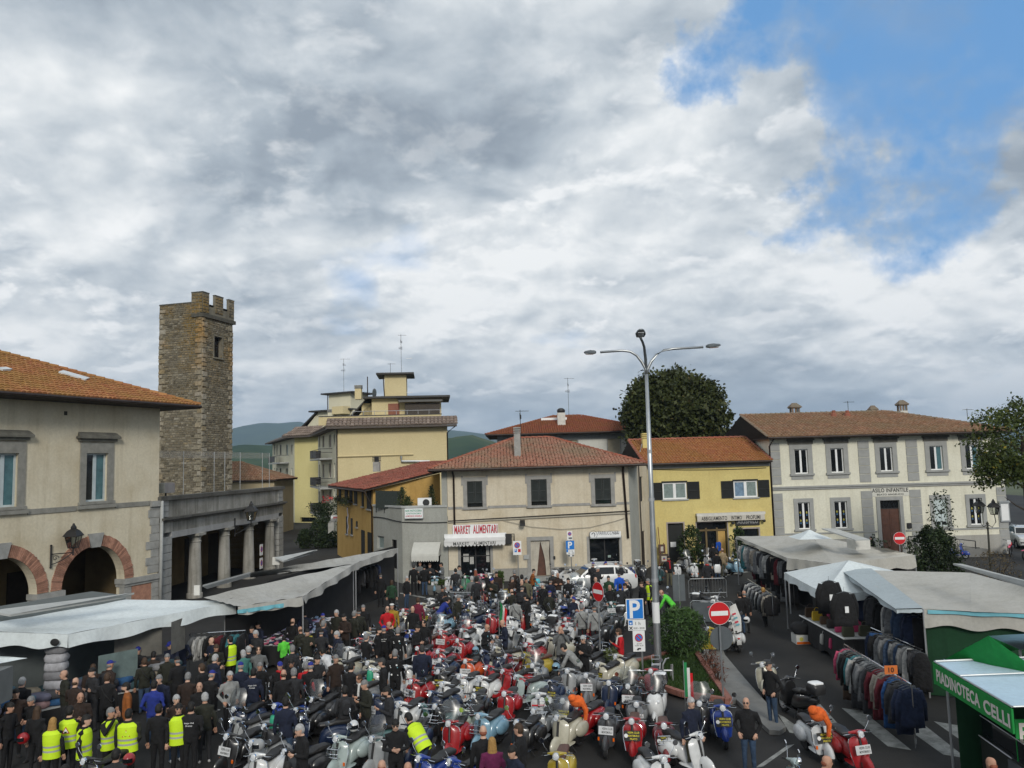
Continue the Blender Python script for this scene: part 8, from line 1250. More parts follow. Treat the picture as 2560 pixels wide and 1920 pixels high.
SC = '''J560,470,-25,white,kt|with black placard, left of the matching pair
J815,495,-25,white,kt|with black placard, right of the matching pair
J1530,325,-14,silver,wft|with tall windscreen and chrome front rack
J1960,395,-20,silver,t|bare polished, left of the leaning grey jacketed man
J1140,690,-14,red,t|with grey centre stripe in the middle row
J1590,715,-10,white,bm|with red band across a clean white shield
J1890,780,-14,navy,k|with black placard beside the orange cloth scooter
J2090,855,-38,red,ko|under an orange cloth, white rimmed front wheel
J650,270,-18,orange,pm|bright orange with white placard
J270,145,-20,red,p|with white placard behind the navy jacket man
J575,930,-24,sage,m|grey green with green bag behind the shield
J825,985,-28,skyblue,fm|pale blue with chrome rack low in the middle
J245,855,-20,black,f|black with chrome crash bars near the teal cowl
J300,405,-20,black,k|black with black placard before the navy jacket man
J440,1575,-42,blue,m|mid blue at the bottom edge left of centre
J1845,1500,-12,yellow,t|mustard yellow at the bottom edge
L1035,680,-18,white,Mwcm|touring, with windscreen and black top case
L685,595,-18,black,wpbm|with round headlamp, windscreen and red white placard
L405,548,-18,navy,it|plain navy between two grey and black ones
L150,455,-18,grey,pbi|with pink band and white placard
L370,980,-12,charcoal,p|with large white placard and pale fender
L730,1045,-12,red,kt|with black placard and brown seat
L1165,1105,-8,maroon,kft|with black placard and chrome crash bars
L1600,1235,35,white,m|turned right beside the old man in navy
L1110,1545,14,white,m|covered with round stickers at the bottom edge
L1910,875,-8,blue,kt|royal blue by the lawn corner
L1608,815,-20,black,w|just left of the royal blue one
N1030,1065,6,white,k|with black placard and orange bag by the crossing
N1525,1210,8,red,p|with white shield panel on the crossing
N250,315,-24,cream,m|cream, behind the man in the black cap
N575,500,196,black,Mrmc|with luggage rack, rear to the camera
N700,1580,95,mint,m|ridden by the bald man at the bottom edge
K2010,790,172,white,mi|with white flag, rear to the camera
K1800,520,20,white,m|right of the conifer bush
K1600,470,160,black,cm|with top case before the mesh barrier
K1555,140,2,white,mp|with white placard before the clothes shop
K1350,150,4,white,p|just right of the bearded man in black
K2050,90,24,skyblue,t|pale blue at the right of the clothes shop
K1865,95,30,silver,t|silver beside the woman with the white bag
K1960,70,15,black,m|dark, left of the pale blue one
K1480,60,20,grey,w|with screen at the clothes shop flowerbed
K1690,40,-20,silver,wm|with tall screen beside the shop door
K945,160,6,charcoal,Mcm|modern, left of the lamp post at the salon corner
K835,185,24,blue,m|bright blue left of the modern one at the salon corner
K1145,180,-10,teal,m|blue green just right of the lamp post
I1960,205,-12,black,m|dark, by the tall parking sign
I1785,200,-25,white,bM|with yellow and white panel by the curtained door
I2180,150,-20,black,c|with top case beyond the white car
K220,505,-14,white,bm|with red beak before the white car
K430,545,-14,grey,m|with screen below the sideways no entry sign
K600,585,-14,teal,pm|blue green with white placard behind the P sign
K690,650,-14,white,p|with white placard left of the P sign
K505,835,-20,black,Mm|big dark, right of the sideways no entry sign
K640,735,-20,black,cM|with rounded top case left of the P sign
K1190,860,-30,white,m|half hidden behind the lamp post foot
K1170,480,-24,charcoal,m|right of the lamp post behind the helmeted man
K1700,880,-60,yellow,m|lemon yellow right of the conifer bush
I400,290,0,skyblue,pm|pale blue with white placard at the bar awning
I555,300,0,white,p|right of the pale blue one at the bar awning
I750,285,0,green,m|dark green before the grocery door
I930,265,10,pink,m|with pink bodywork before the grocery door
I1025,255,-10,white,m|before the grocery price notices
I470,735,-18,skyblue,mp|pale blue at the left front of the pack
I425,850,-20,white,mw|with many lamps at the left edge of the pack
I1245,510,-12,white,pm|with black cut out below the yellow hatching
I1555,680,-14,white,p|with broad white shield and blue print
I1755,760,-14,white,pf|with white placard amid chrome bars
I1245,760,-14,white,p|behind the club jacket man
I1385,690,-20,red,m|with white print right of the tricolour flag
I1100,555,-14,silver,mc|with plate and top box, top of the pack
I1195,570,-14,silver,wm|with screen and lamps, top of the pack
I770,690,-50,navy,Mm|large dark blue at the top left
I985,600,-50,black,Mcm|with long top case behind the dark blue one
I115,915,-6,blue,pm|blue and white at the left edge by the talking men
I765,800,-14,red,bt|with silver stripes and yellow toy on top
I465,925,-18,red,p|with white placard, left part of the pack
I655,1015,-18,red,pf|with white placard and chrome rack
I875,850,-14,white,m|with white helmet on the rack
I300,960,-20,maroon,r|deep red with pale seat at the left
I430,1140,-18,white,pb|with white placard and red number
I205,1105,-18,red,pm|with white placard behind the navy jacket man's head
I1630,865,-20,white,pc|with white placard and grey tail
I1905,770,-18,red,m|with red headset beneath the grey jackets
I1930,835,-18,white,pb|with red stripes and yellow tail
I2010,540,-14,white,bm|with red trim just left of the white car's bumper
I1860,560,-30,black,m|beside the blue helmets
I1850,640,-40,blue,m|with blue bag and blue helmets
I1300,880,-60,silver,m|seen from its grey side by the club jacket man
I1090,1110,-60,cream,m|beige side cowl beneath the handshake
I1450,960,-40,white,m|with two white helmets on its seat
I1420,1190,-50,yellow,m|pale yellow with tan seat
I1230,1200,-48,maroon,m|dark red with round white mirror
I1700,1000,-50,cream,m|beige left of the grey coat photographer
I1180,1370,-50,red,r|deep red with yellow bag
I1340,1440,-55,mint,m|pale cowl with black seat, middle of the pack
I1000,1330,-40,red,r|with red rack behind the matching pair
I950,1150,-55,navy,m|dark blue before the patched vest man
H1230,285,-8,white,m|with twin mirrors left of the talking men
H1420,345,-14,silver,wm|with big screen at the left of the pack
H1470,445,-10,cream,t|cream shield just left of the sunglasses man
H950,520,-40,grey,m|leaned on by the woman in the white jacket
H1125,1320,-24,mint,ftm|pale mint with chrome bars, low left
H655,990,-22,black,m|dark with square lamp, low left
H405,940,-25,blue,pm|blue with white placard, low left
H720,1100,-70,navy,pm|blue with white plate before the grey haired man
H345,690,-20,black,m|behind the red scarf man
H1895,500,-14,white,m|white beak behind the club jacket man
H1540,1320,-30,silver,wm|with screen behind the red zip man
H2050,1540,-35,blue,m|bright blue handlebars at the bottom edge
H185,1530,-16,white,m|with silver helmet at the lower left edge
H1270,1180,-60,teal,m|grey green lying behind the helmet
H2080,940,-70,teal,r|pale teal cowl and grey seat
H520,1470,-40,black,m|dark, at the bottom below the navy coat man
F1950,1380,-24,black,pm|dark with speedometer at the lower left
F740,1595,-20,black,m|with white bars at the bottom left edge
F2190,1440,-24,silver,m|silver lamp at the lower left edge
Q1500,185,55,blue,m|bright blue on the road before the school ramp'''
for ln in SC.split('\n'):
 a, lab = ln.split('|'); q = a[1:].split(','); p = at_z(a[0],float(q[0]),float(q[1]),1.0); h = float(q[2]); f = Vector((math.sin(rad(h)),-math.cos(rad(h)),0)); p = p-f*(.45 if 'M' not in q[4]else.35); p.z = 0
 cn = q[3]; own = lab.split()[0].rstrip(',')in 'bright pale mid dark deep royal lemon mustard black cream plain grey blue silver beige large big white'.split()
 r = scooter(p,h,cn,q[4],('scooter, ' if own else cn+' scooter ')+lab,seat='brown' if cn in('maroon','yellow')or 'brown' in lab else None,side='mint' if 'touring' in lab else None)
 if 'o' in q[4]: b = link(VP['bundle'],'orange_jacket'); b.location = (p.x+f.x*.45,p.y+f.y*.45,1.12); tag(b,'orange jacket draped over the handlebar of the red scooter','jacket')
b = link(VP['bundle'],'orange_bag'); q = at_z('N',955,960,1.25); b.location = q; b.scale = (1,1,1.1); tag(b,'bright orange bag on the white scooter by the crossing','bag')
for z, x, y, hz, c, lab in(('H',1310,1170,1.2,'white','white full face helmet standing on the pale mint scooter'),('H',215,1390,1.1,'silver','round silver grey helmet at the lower left edge'),('F',1115,1580,1.15,'red','round red helmet at the bottom left edge'),('J',460,815,.75,'white','white helmet with pink stripe before the matching pair'),('J',1815,345,1.0,'skyblue','silver blue helmet beside the bare polished scooter'),('I',1385,920,1.0,'white','white helmet with black dots in the middle of the pack'),('I',1435,965,.9,'white','plain white helmet below the dotted one'),('I',770,990,1.0,'white','white and black helmet on the red scooter left of the patched vest'),('I',1890,655,1.0,'blue','left shiny blue helmet in the pack'),('I',1940,655,1.0,'blue','right shiny blue helmet in the pack'),('I',1645,780,.95,'cream','beige helmet amid the white scooters'),('I',870,1130,.95,'skyblue','pale blue helmet before the handshake'),('F',200,1400,1.0,'red','orange red helmet held by the man in black at the left edge'),('K',2150,780,.85,'white','white open helmet hanging from the hand of the man with dark hair')): p = at_z(z,x,y,hz); helmet(p,p.z-.14,c,lab,random.uniform(-60,30))
p = at_z('I',1140,760,1.35); e = thing('flag','green white and red flag drooping from a pole among the scooters','flag',(p.x,p.y,0)); MB().tube([(p.x,p.y,.5),(p.x,p.y,2.05)],.012,5).build('flag_pole',MT['steel'],e); m = MB()
for k in range(3):
 V = [(p.x+.04+.09*(k+s)+.03*math.sin(t*5+k),p.y+.05*math.sin(6*(k+s)+4*t),2.0-.2*(k+s)*.6-t*(.85+.1*k))for t in np.linspace(0,1,8)for s in(0,.5,1)]; m.add(V,[(i*3+j,i*3+j+1,i*3+j+4,i*3+j+3)for i in range(7)for j in range(2)],k)
m.build('cloth',[mat('flag green',(.01,.2,.06),.8),mat('flag white',(.6,.6,.58),.8),MT['red_sign']],e)
p = at_z('K',2000,800,1.2); e = thing('flag','white club flag with red and teal print on the rear facing scooter','flag',(p.x,p.y,0)); m = MB(); V = [(p.x-.12+.34*s*(1-.5*abs(t-.5))+.12*t,p.y+.1*math.sin(3*t+2*s),1.75-1.0*t+.1*s)for t in np.linspace(0,1,9)for s in np.linspace(0,1,5)]; m.add(V,[(i*5+j,i*5+j+1,i*5+j+6,i*5+j+5)for i in range(8)for j in range(4)]); m.build('cloth',bpy.data.materials['flag white'],e); m = MB(); [m.obox((p.x+dx,p.y-.12,z),(.07,0,.02),(0,.01,0),(-.01,0,.03),i%2)for i,(dx,z)in enumerate(((0,1.5),(.05,1.35),(.08,1.2),(.12,1.1)))]; m.build('flag_print',[MT['red_letter'],CLOTH['teal']],e); MB().tube([(p.x-.12,p.y,.6),(p.x-.12,p.y,1.8)],.01,5).build('flag_pole',MT['steel'],e)
q = Z('L',1400,480,1.3); e = thing('flag','small tricolour pennant behind the touring scooter top case','flag',(q.x,q.y,0)); MB().tube([(q.x,q.y,.3),(q.x,q.y,1.75)],.01,5).build('flag_pole',MT['steel'],e); m = MB(); [m.box(q.x+.01+.08*k,q.y,.75-.05*k,q.x+.09+.08*k,q.y+.01,1.7-.15*k,k)for k in range(3)]; m.build('cloth',[bpy.data.materials['flag green'],bpy.data.materials['flag white'],MT['red_sign']],e)
# ================================================================ cars and motorcycle
def car(p,h,col,label,L=4.3,Wd=1.78,H=1.62):
 r = thing('parked_car',label,'car'); w = Wd/2; k = L/4.3; prof = [(-2.12,.35,.62,.80),(-2.05,.28,.80,.9),(-1.75,.24,.95,.97),(-1.15,.22,1.03,1.0),(-.9,.22,1.06,1.0),(.2,.22,1.06,1.0),(1.4,.22,1.08,1.0),(1.95,.26,1.05,.96),(2.12,.36,.95,.9)]
 body = MB(); body.loft([[Vector((x*w*s,y*k,z))for x,z in((-.9,z0),(.9,z0),(1,z0+.2),(1,z1-.18),(.93,z1),(-.93,z1),(-1,z1-.18),(-1,z0+.2))]for y,z0,z1,s in prof]); rf = [(-1.0,.0),(-.45,.46),(.1,.55),(1.0,.52),(1.55,.38),(1.98,.0)]; body.loft([[Vector((x*w,y*k,z))for x,z in((-.92,1.04),(.92,1.04),(.92-.3*t,1.04+t),(-.92+.3*t,1.04+t))]for y,t in rf]); b = body.build('body',mat('%s car paint'%col,SC_COL[col],.25,coat=.6,var=.03),r,smooth=rad(30)); g = MB()
 for s in(-1,1):
  for(y0,t0), (y1,t1)in(((-.82,.06),(-.1,.5)),((-.02,.5),(.85,.48)),((.93,.47),(1.6,.3))):
   f = lambda y, z: Vector((s*(w*(.92-.3*(z-1.04))+.012),y*k,z)); a = 1.1; q = [f(y0+(.0 if y0>-.5 else 0),a),f(y1,a),f(y1,1.04+t1*.88),f(y0+(.5 if y0<-.5 else 0),1.04+(t0 if y0>-.5 else.42)*.88)]; g.poly(q if s>0 else q[::-1])
 g.quad((-w*.84,-.97*k,1.1),(w*.84,-.97*k,1.1),(w*.75,-.5*k,1.46),(-w*.75,-.5*k,1.46)); g.quad((w*.8,1.93*k,1.12),(-w*.8,1.93*k,1.12),(-w*.78,1.6*k,1.4),(w*.78,1.6*k,1.4)); g.build('window',MT['glass_dark'],r)
 for s in(-1,1):
  for y in(-1.35,1.35): me = VP['big_tyre']; t = link(me,'wheel',r); t.location = (s*(w-.08),y*k,.32); t.scale = (1.8,1.2,1.2); link(VP['big_rim'],'rim',t); a = MB(); a.tube([(s*(w+.012),y*k+math.cos(q)*.4,.32+math.sin(q)*.4)for q in np.linspace(0,math.pi,9)],.035,5); a.build('wheel_arch',MT['black_plastic'],r)
  MB().ell((s*(w+.08),-.78*k,1.12),(.1,.06,.08),8,6).build('wing_mirror',b.data.materials[0],r); MB().ell((s*w*.75,-2.02*k,.78),(.16,.08,.09),10,6).build('headlight',MT['lens'],r); MB().ell((s*w*.85,2.02*k,.9),(.1,.07,.14),8,6).build('tail_light',MT['red_lens'],r); MB().tube([(s*w*.58,-.2*k,1.62),(s*w*.58,1.4*k,1.58)],.025,6).build('roof_rail',MT['aluminium'],r)
 MB().box(-w*.5,-2.15*k,.4,w*.5,-2.08*k,.62).build('grille',MT['black_plastic'],r); r.location = (p.x,p.y,0); r.rotation_euler = (0,0,rad(h)); return r
a, b = Z('K',90,500), Z('K',690,470); car(Vector(((a.x+b.x)/2+.2,(a.y+b.y)/2+.6,0)),-84,'white','white off road estate car behind the scooters before the salon',4.5,1.8,1.65); p = at_y('D',2150,1050,62); car(Vector((p.x+.6,62,0)),-20,'white','white car parked past the right corner of the school'); p = at_y('D',2225,1050,64); car(Vector((p.x+1.6,64,0)),-15,'charcoal','dark car parked at the far right edge behind the white one')
def motorcycle(p,h,label):
 r = thing('motorcycle',label,'motorcycle')
 for y in(-.72,.70): w = link(VP['big_tyre'],'wheel',r); w.location = (0,y,.33); w.scale = (1,1.25,1.25); link(VP['big_rim'],'rim',w)
 MB().tube([(-.07,-.72,.33),(-.07,-.45,1.05)],.03,6).build('fork',MT['chrome'],r); MB().tube([(-.38,-.32,1.15),(0,-.42,1.08),(.38,-.32,1.15)],.018,6).build('handlebar',MT['dark_metal'],r); m = MB(); m.loft([sect(*q)for q in((-.4,.06,.75,.98),(-.2,.15,.7,1.0),(.1,.12,.72,.9))]); m.build('fuel_tank',MT['red_sign'],r,smooth=True); m = MB(); m.loft([sect(*q)for q in((-.05,.07,.82,.9),(.3,.1,.82,.92),(.85,.06,.86,.98))]); m.build('seat',LEATHER,r,smooth=True); m = MB(); m.box(-.16,-.25,.32,.16,.25,.68); m.tube([(.12,.1,.5),(.14,.8,.6)],.05,8); m.build('engine',MT['dark_metal'],r); m = MB(); m.obox((0,-.56,.98),(.11,0,0),(0,.02,.01),(0,-.02,.13)); m.build('front_plate',MT['white_paint'],r); m = MB(); m.loft([sect(*q)for q in((-1.05,.07,.66,.7),(-.6,.08,.72,.76),(-.45,.06,.74,.78))]); m.build('front_fender',mat('pink plastic',(.6,.08,.16),.4),r); r.location = (p.x,p.y,0); r.rotation_euler = (0,0,rad(h))
p = Z('Q',2060,320); motorcycle(p,-35,'white and pink motocross bike parked at the right corner of the school'); p = at_y('D',2175,1230,56); motorcycle(Vector((p.x,54.5,0)),-70,'red and black motorcycle behind the motocross bike')
# ================================================================ people
MSKIN = mat_attr('skin','skin_colour',.6,var=.06,scale=30); MTOP = mat_attr('jacket cloth','top_colour',.9,var=.22,scale=8); MLEG = mat_attr('trouser cloth','leg_colour',.9,var=.2,scale=8); MSHOE = mat_attr('shoe leather','shoe_colour',.6); MHAIR = mat_attr('hair','hair_colour',.7,var=.25,scale=30)
HIVIS = mat('yellow high visibility cloth',(.52,.74,.012),.7,var=.06,scale=8); BANDM = mat('grey reflective tape',(.33,.34,.35),.5)
def ring(c,ax,ay,n=12): return[Vector(c)+Vector(ax)*math.cos(2*math.pi*k/n)+Vector(ay)*math.sin(2*math.pi*k/n)for k in range(n)]
def body_mesh(name,hip=(0,0,.93),lean=0.0,arms=None,legs=None,headtilt=0.0,fat=1.0):
 """one continuous figure, facing -Y; joints in metres"""
 hip = Vector(hip); Rm = Matrix.Rotation(lean,3,'X'); T = lambda x, y, z: hip+Rm@Vector((x,y,z)); bones = []; mb = MB()
 tor = [(-.10,.15,.11,0),(-.02,.175,.125,0),(.14,.165,.12,0),(.30,.18,.128,.005),(.42,.198,.118,.01),(.50,.175,.095,.01),(.545,.09,.07,.0),(.60,.06,.062,-.01)]
 mb.loft([ring(T(0,y,z),Rm@Vector((w*fat,0,0)),Rm@Vector((0,d*fat,0)),16)for z,w,d,y in tor]); nk = T(0,-.01,.58); hd = nk+Matrix.Rotation(lean*.5+headtilt,3,'X')@Vector((0,-.03,.135)); HR = Matrix.Rotation(lean*.5+headtilt,3,'X')
 mb.tube([T(0,0,.52),nk,hd-HR@Vector((0,0,.05))],[.06,.055,.055],10); h = [(-.125,.03,.035,-.035),(-.11,.052,.062,-.025),(-.06,.068,.085,-.008),(0,.076,.096,0),(.05,.075,.097,.003),(.09,.06,.08,.005),(.115,.03,.045,.005)]; mb.loft([[hd+HR@q for q in ring((0,y,z),(w,0,0),(0,d,0),14)]for z,w,d,y in h]); mb.loft([[hd+HR@q for q in ring((0,y,z),(w,0,0),(0,.012,0),6)]for z,y,w in((.015,-.092,.008),(-.02,-.112,.016),(-.04,-.095,.016))]); [mb.ell(hd+HR@Vector((s*.077,.008,-.01)),(.012,.02,.032),8,5)for s in(-1,1)]
 bones+=[('t',T(0,0,-.02),T(0,0,.5)),('n',nk,hd)]; hands = []
 for s, (e,w)in zip((-1,1),arms):
  sh = T(s*.2*fat,.005,.455); e = Vector((s*e[0],e[1],e[2])); w = Vector((s*w[0],w[1],w[2])); mb.tube([T(s*.1,0,.47),sh,sh.lerp(e,.5),e,e.lerp(w,.45),w],[.06,.072*fat,.062*fat,.053,.05,.034],10); bones+=[('a',sh,e),('a',e,w)]; hands.append((w,(w-e).normalized(),s))
 for s, (kn,an)in zip((-1,1),legs):
  hp = T(s*.09,0,-.04); kn = Vector((kn[0],kn[1],kn[2])); an = Vector((an[0],an[1],an[2])); mb.tube([hp+Vector((0,0,.06)),hp,hp.lerp(kn,.5),kn,kn.lerp(an,.4),an],[.09,.098,.082,.064,.06,.046],10); f = Vector((an.x,an.y,an.z-.045)); mb.loft([ring(f+Vector((s*.01,y,z)),(w,0,0),(0,0,hh),8)for y,z,w,hh in((.07,.0,.025,.03),(.04,0,.042,.045),(-.04,.0,.046,.045),(-.13,-.015,.048,.03),(-.18,-.02,.028,.02))]); bones+=[('l',hp,kn),('l',kn,an),('s',f+Vector((0,.05,0)),f+Vector((0,-.15,-.01)))]
 me = mb.mesh(name); o = bpy.data.objects.new('proto',me); COL.objects.link(o); r = o.modifiers.new('r','REMESH'); r.mode = 'VOXEL'; r.voxel_size = .017; sm = o.modifiers.new('s','SMOOTH'); sm.iterations = 3; sm.factor = .5; d = o.modifiers.new('d','DECIMATE'); d.ratio = .22; dg = bpy.context.evaluated_depsgraph_get(); m2 = bpy.data.meshes.new_from_object(o.evaluated_get(dg)); bpy.data.objects.remove(o)
 hem = T(0,0,-.13); up = Rm@Vector((0,0,1)); import bmesh; bm = bmesh.new(); bm.from_mesh(m2); [bmesh.ops.bisect_plane(bm,geom=bm.verts[:]+bm.edges[:]+bm.faces[:],plane_co=c,plane_no=up)for c in(hem,nk)]; bm.to_mesh(m2); bm.free()
 V = [v.co[:]for v in m2.vertices]; Fc = [tuple(p.vertices)for p in m2.polygons]; out = MB(); KM = {'n':0,'t':1,'a':1,'l':2,'s':3}; mi = []
 for p in m2.polygons:
  c = p.center; best = None
  for k, a, b in bones:
   ab = b-a; t = max(0,min(1,(c-a).dot(ab)/ab.length_squared)); dd = (c-a-ab*t).length/{'n':.09,'t':.17,'a':.06,'l':.085,'s':.06}[k]
   if best is None or dd<best[0]: best = (dd,k)
  k = best[1]; q = KM[k]
  if k in 'tl' and(c-hem).dot(up)>0 and(c-hip).length<.5: q = 1
  if k=='t' and(c-hem).dot(up)<=0: q = 2
  if k=='t' and(c-nk).dot(up)>.0: q = 0
  mi.append(q)
 out.add(V,Fc); out.m = mi
 for w, d, s in hands:
  sd = d.cross(Vector((0,1,0))if abs(d.y)<.8 else Vector((1,0,0))).normalized(); pn = sd.cross(d).normalized(); out.loft([ring(w+d*t,sd*a,pn*b,8)for t,a,b in((-.02,.026,.022),(.02,.036,.018),(.07,.042,.016),(.09,.038,.012))]); out.m[-10:] = [0]*10
  n0 = len(out.m)
  for k, L in enumerate((.062,.074,.07,.054)): b = w+d*.085+sd*(.03-.02*k); out.tube([b,b+d*L*.5+pn*.012,b+d*L*.85+pn*.035],[.010,.009,.007],5)
  b = w+d*.03+sd*.034; out.tube([b,b+d*.03+sd*.025,b+d*.06+sd*.025+pn*.02],[.012,.011,.008],5); out.m = out.m[:n0]+[0]*(len(out.f)-n0)
 n0 = len(out.f); [out.ell(hd+HR@Vector((x*.03,-.086,.012)),(.011,.008,.008),6,4)for x in(-1,1)]; [out.tube([hd+HR@Vector((x*.015,-.094,.035)),hd+HR@Vector((x*.047,-.083,.035))],.006,4)for x in(-1,1)]; out.tube([hd+HR@Vector((-.022,-.088,-.068)),hd+HR@Vector((.022,-.088,-.068))],.006,4); out.m = out.m[:n0]+[4]*(len(out.f)-n0)
 me = out.mesh('person'); [me.materials.append(x)for x in(MSKIN,MTOP,MLEG,MSHOE,MT['wood_dark'])]; me.polygons.foreach_set('use_smooth',[True]*len(out.f)); bpy.data.meshes.remove(m2); return dict(me=me,hd=hd,hr=lean*.5+headtilt,back=T(0,.135,.33),hip=hip,lean=lean,nk=nk)
ST = [((-.10,.0,.50),(-.11,.03,.085)),((.10,.0,.50),(.11,.03,.085))]; WK = [((-.09,-.13,.51),(-.10,-.1,.085)),((.10,.02,.49),(.11,.28,.13))]
DOWN = ((.26,.03,1.10),(.27,-.04,.84)); POCK = ((.30,.09,1.12),(.20,-.08,.95)); FACE = ((.27,-.12,1.20),(.07,-.25,1.56)); FRONT = ((.27,-.02,1.10),(.08,-.24,1.14)); CROSS = ((.28,-.05,1.12),(-.06,-.17,1.17)); ONE = ((.25,-.04,1.11),(.10,-.30,1.25)); BAR = ((.32,-.18,1.0),(.33,-.42,.99)); REACH = ((.24,-.38,.88),(.14,-.5,.68))
PO = dict(stand=body_mesh('a',arms=[DOWN,DOWN],legs=ST),pocket=body_mesh('b',arms=[POCK,POCK],legs=ST),photo=body_mesh('c',arms=[FACE,FACE],legs=ST),front=body_mesh('d',arms=[FRONT,FRONT],legs=ST,headtilt=.2),cross=body_mesh('e',arms=[CROSS,CROSS],legs=ST),one=body_mesh('f',arms=[DOWN,ONE],legs=ST,headtilt=.12),walk=body_mesh('g',lean=.06,arms=[((.25,-.1,1.1),(.25,-.28,.9)),((.25,.12,1.1),(.26,.12,.84))],legs=WK),bend=body_mesh('h',hip=(0,.12,.90),lean=.75,arms=[REACH,REACH],legs=ST,headtilt=.1),sit=body_mesh('i',hip=(0,.2,.92),lean=.22,arms=[BAR,BAR],legs=[((-.2,-.22,.72),(-.23,-.12,.3)),((.2,-.22,.72),(.23,-.12,.3))]),stout=body_mesh('j',arms=[POCK,DOWN],legs=ST,fat=1.14))
HR_ = {}
def hair_fn(kind):
 def f(mb):
  if kind in('short','curly'):
   k = 1.10 if kind=='short' else 1.15; mb.ell((0,.014,.02),(.082*k,.100*k,.105*k),16,10,z0=.05); mb.ell((0,.045,-.01),(.079*k,.072*k,.10),14,8,z0=-.75,z1=.6)
  if kind=='bald': mb.ell((0,.05,-.03),(.080,.062,.055),14,8,z0=-.8,z1=.8)
  if kind=='long': mb.ell((0,.014,.02),(.088,.106,.11),16,10,z0=-.1); mb.loft([ring((0,y,z),(w,0,0),(0,d,0),12)for z,y,w,d in((.04,.04,.088,.08),(-.08,.055,.1,.075),(-.2,.075,.11,.06),(-.32,.09,.085,.04),(-.36,.09,.03,.02))])
  if kind=='bob': mb.ell((0,.014,.015),(.09,.108,.112),16,10,z0=-.15); mb.ell((0,.045,-.05),(.095,.08,.11),14,8)
  if kind=='cap': mb.ell((0,.008,.045),(.084,.104,.085),16,8,z0=0); mb.loft([ring((0,-.1,.05),(.07,0,0),(0,.03,0),10),ring((0,-.13,.04),(.068,0,0),(0,.05,0),10),ring((0,-.13,.048),(.066,0,0),(0,.048,0),10)])
  if kind=='beanie': mb.ell((0,.01,.02),(.086,.106,.115),16,10,z0=.05)
  if kind=='flatcap': mb.ell((0,-.01,.075),(.098,.13,.05),16,8); mb.ell((0,.01,.04),(.083,.1,.07),14,6,z0=0)
  if kind=='hood': mb.ell((0,.03,-.0),(.1,.11,.13),16,10);
 return f
for k in('short','curly','bald','long','bob','cap','beanie','flatcap'): HR_[k] = mk('hair' if k in('short','curly','bald','long','bob')else 'hat',MHAIR,hair_fn(k))
GLS = mk('sunglasses',MT['black_plastic'],lambda mb:[(mb.ell((s*.033,-.097,.012),(.027,.008,.02),8,5),mb.tube([(s*.058,-.095,.018),(s*.08,0,.01)],.004,4))for s in(-1,1)]); BEARD = mk('beard',MHAIR,lambda mb:mb.ell((0,-.045,-.085),(.066,.062,.05),12,8))
def vest_fn(mb):
 for z0, z1, m in((-.14,.02,0),(.02,.065,1),(.065,.13,0),(.13,.175,1),(.175,.44,0)):
  rg = [(z,np.interp(z,[-.14,.1,.3,.42,.46],[.215,.205,.222,.245,.22]),np.interp(z,[-.14,.1,.3,.42,.46],[.165,.158,.17,.158,.14]))for z in(z0,(z0+z1)/2,z1)]; mb.loft([ring((0,.005,z),(w,0,0),(0,d,0),18)for z,w,d in rg],m,cap=False)
 mb.loft([ring((0,.01,z),(w,0,0),(0,d,0),18)for z,w,d in((.44,.235,.15),(.485,.21,.128),(.535,.105,.09))],0,cap=False)
VEST = mk('high_visibility_vest',[HIVIS,BANDM],vest_fn); TRI = mk('triangle_sign',[MT['red_sign'],MT['white_sign'],MT['black_letter']],lambda mb:[mb.add([(-s,y,-s*.6),(s,y,-s*.6),(0,y,s*1.15)],[(0,2,1)],m)for s,y,m in((.095,0,0),(.066,.004,1))]+[mb.box(-.03,.005,-.035,.03,.007,-.008,2),mb.box(-.012,.005,-.05,.03,.007,-.03,2)],False)
PACK = mk('backpack',MTOP,lambda mb:mb.loft([sect(*q,12,3)for q in((0,.13,-.2,.22),(.08,.14,-.2,.2),(.15,.1,-.16,.14))])); BACKT = mk('lettering',MT['white_sign'],lambda mb:(mb.text('Vespa Club',(0,0,.04),(-1,0,0),(0,0,1),width=.24,shear=.2,bold=.01),mb.text('Firenze',(0,0,-.02),(-1,0,0),(0,0,1),width=.16,shear=.2,bold=.01)),False); PATCH = mk('club_patches',[MT['white_sign'],CLOTH['teal']],lambda mb:[mb.disc((x+.02*math.sin(i*7),y,z+.03*math.sin(i*5)),(0,-1 if y<0 else 1,0),.016+.014*(i%3==1),8,.004,i%4==0)for i,(x,y,z)in enumerate([(x,y,z)for y in(-.142,.146)for z in(.12,.3,.4)for x in(-.1,.1)])],False); SCARF = mk('scarf',MHAIR,lambda mb:(mb.tube([(.08*math.cos(t),.075*math.sin(t)-.01,.555+.015*math.sin(2*t))for t in np.linspace(0,6.28,13)],.035,7),mb.tube([(.03,-.1,.53),(.04,-.15,.3),(.05,-.15,.12)],.035,6)))
BELT = mk('shoulder_strap',MT['black_plastic'],lambda mb:mb.tube([(.12,-.1,.5),(.0,-.155,.3),(-.17,-.09,.08),(-.17,.1,.08),(0,.16,.3),(.12,.1,.5)],.014,5))
SK = [(.46,.27,.19),(.52,.32,.23),(.42,.23,.155)]
TC = dict(black=(.008,.008,.009),charcoal=(.02,.0205,.023),grey=(.12,.125,.125),lightgrey=(.24,.245,.24),navy=(.009,.013,.03),blue=(.015,.03,.20),brightblue=(.01,.08,.45),red=(.42,.01,.015),maroon=(.13,.012,.03),orange=(.24,.075,.015),green=(.015,.045,.022),lime=(.10,.55,.05),white=(.50,.51,.53),beige=(.26,.2,.12),olive=(.018,.019,.013),purple=(.10,.01,.05),denim=(.03,.055,.10),brown=(.026,.016,.012),teal=(.05,.16,.14),yellow=(.3,.19,.02),khaki=(.10,.095,.06))
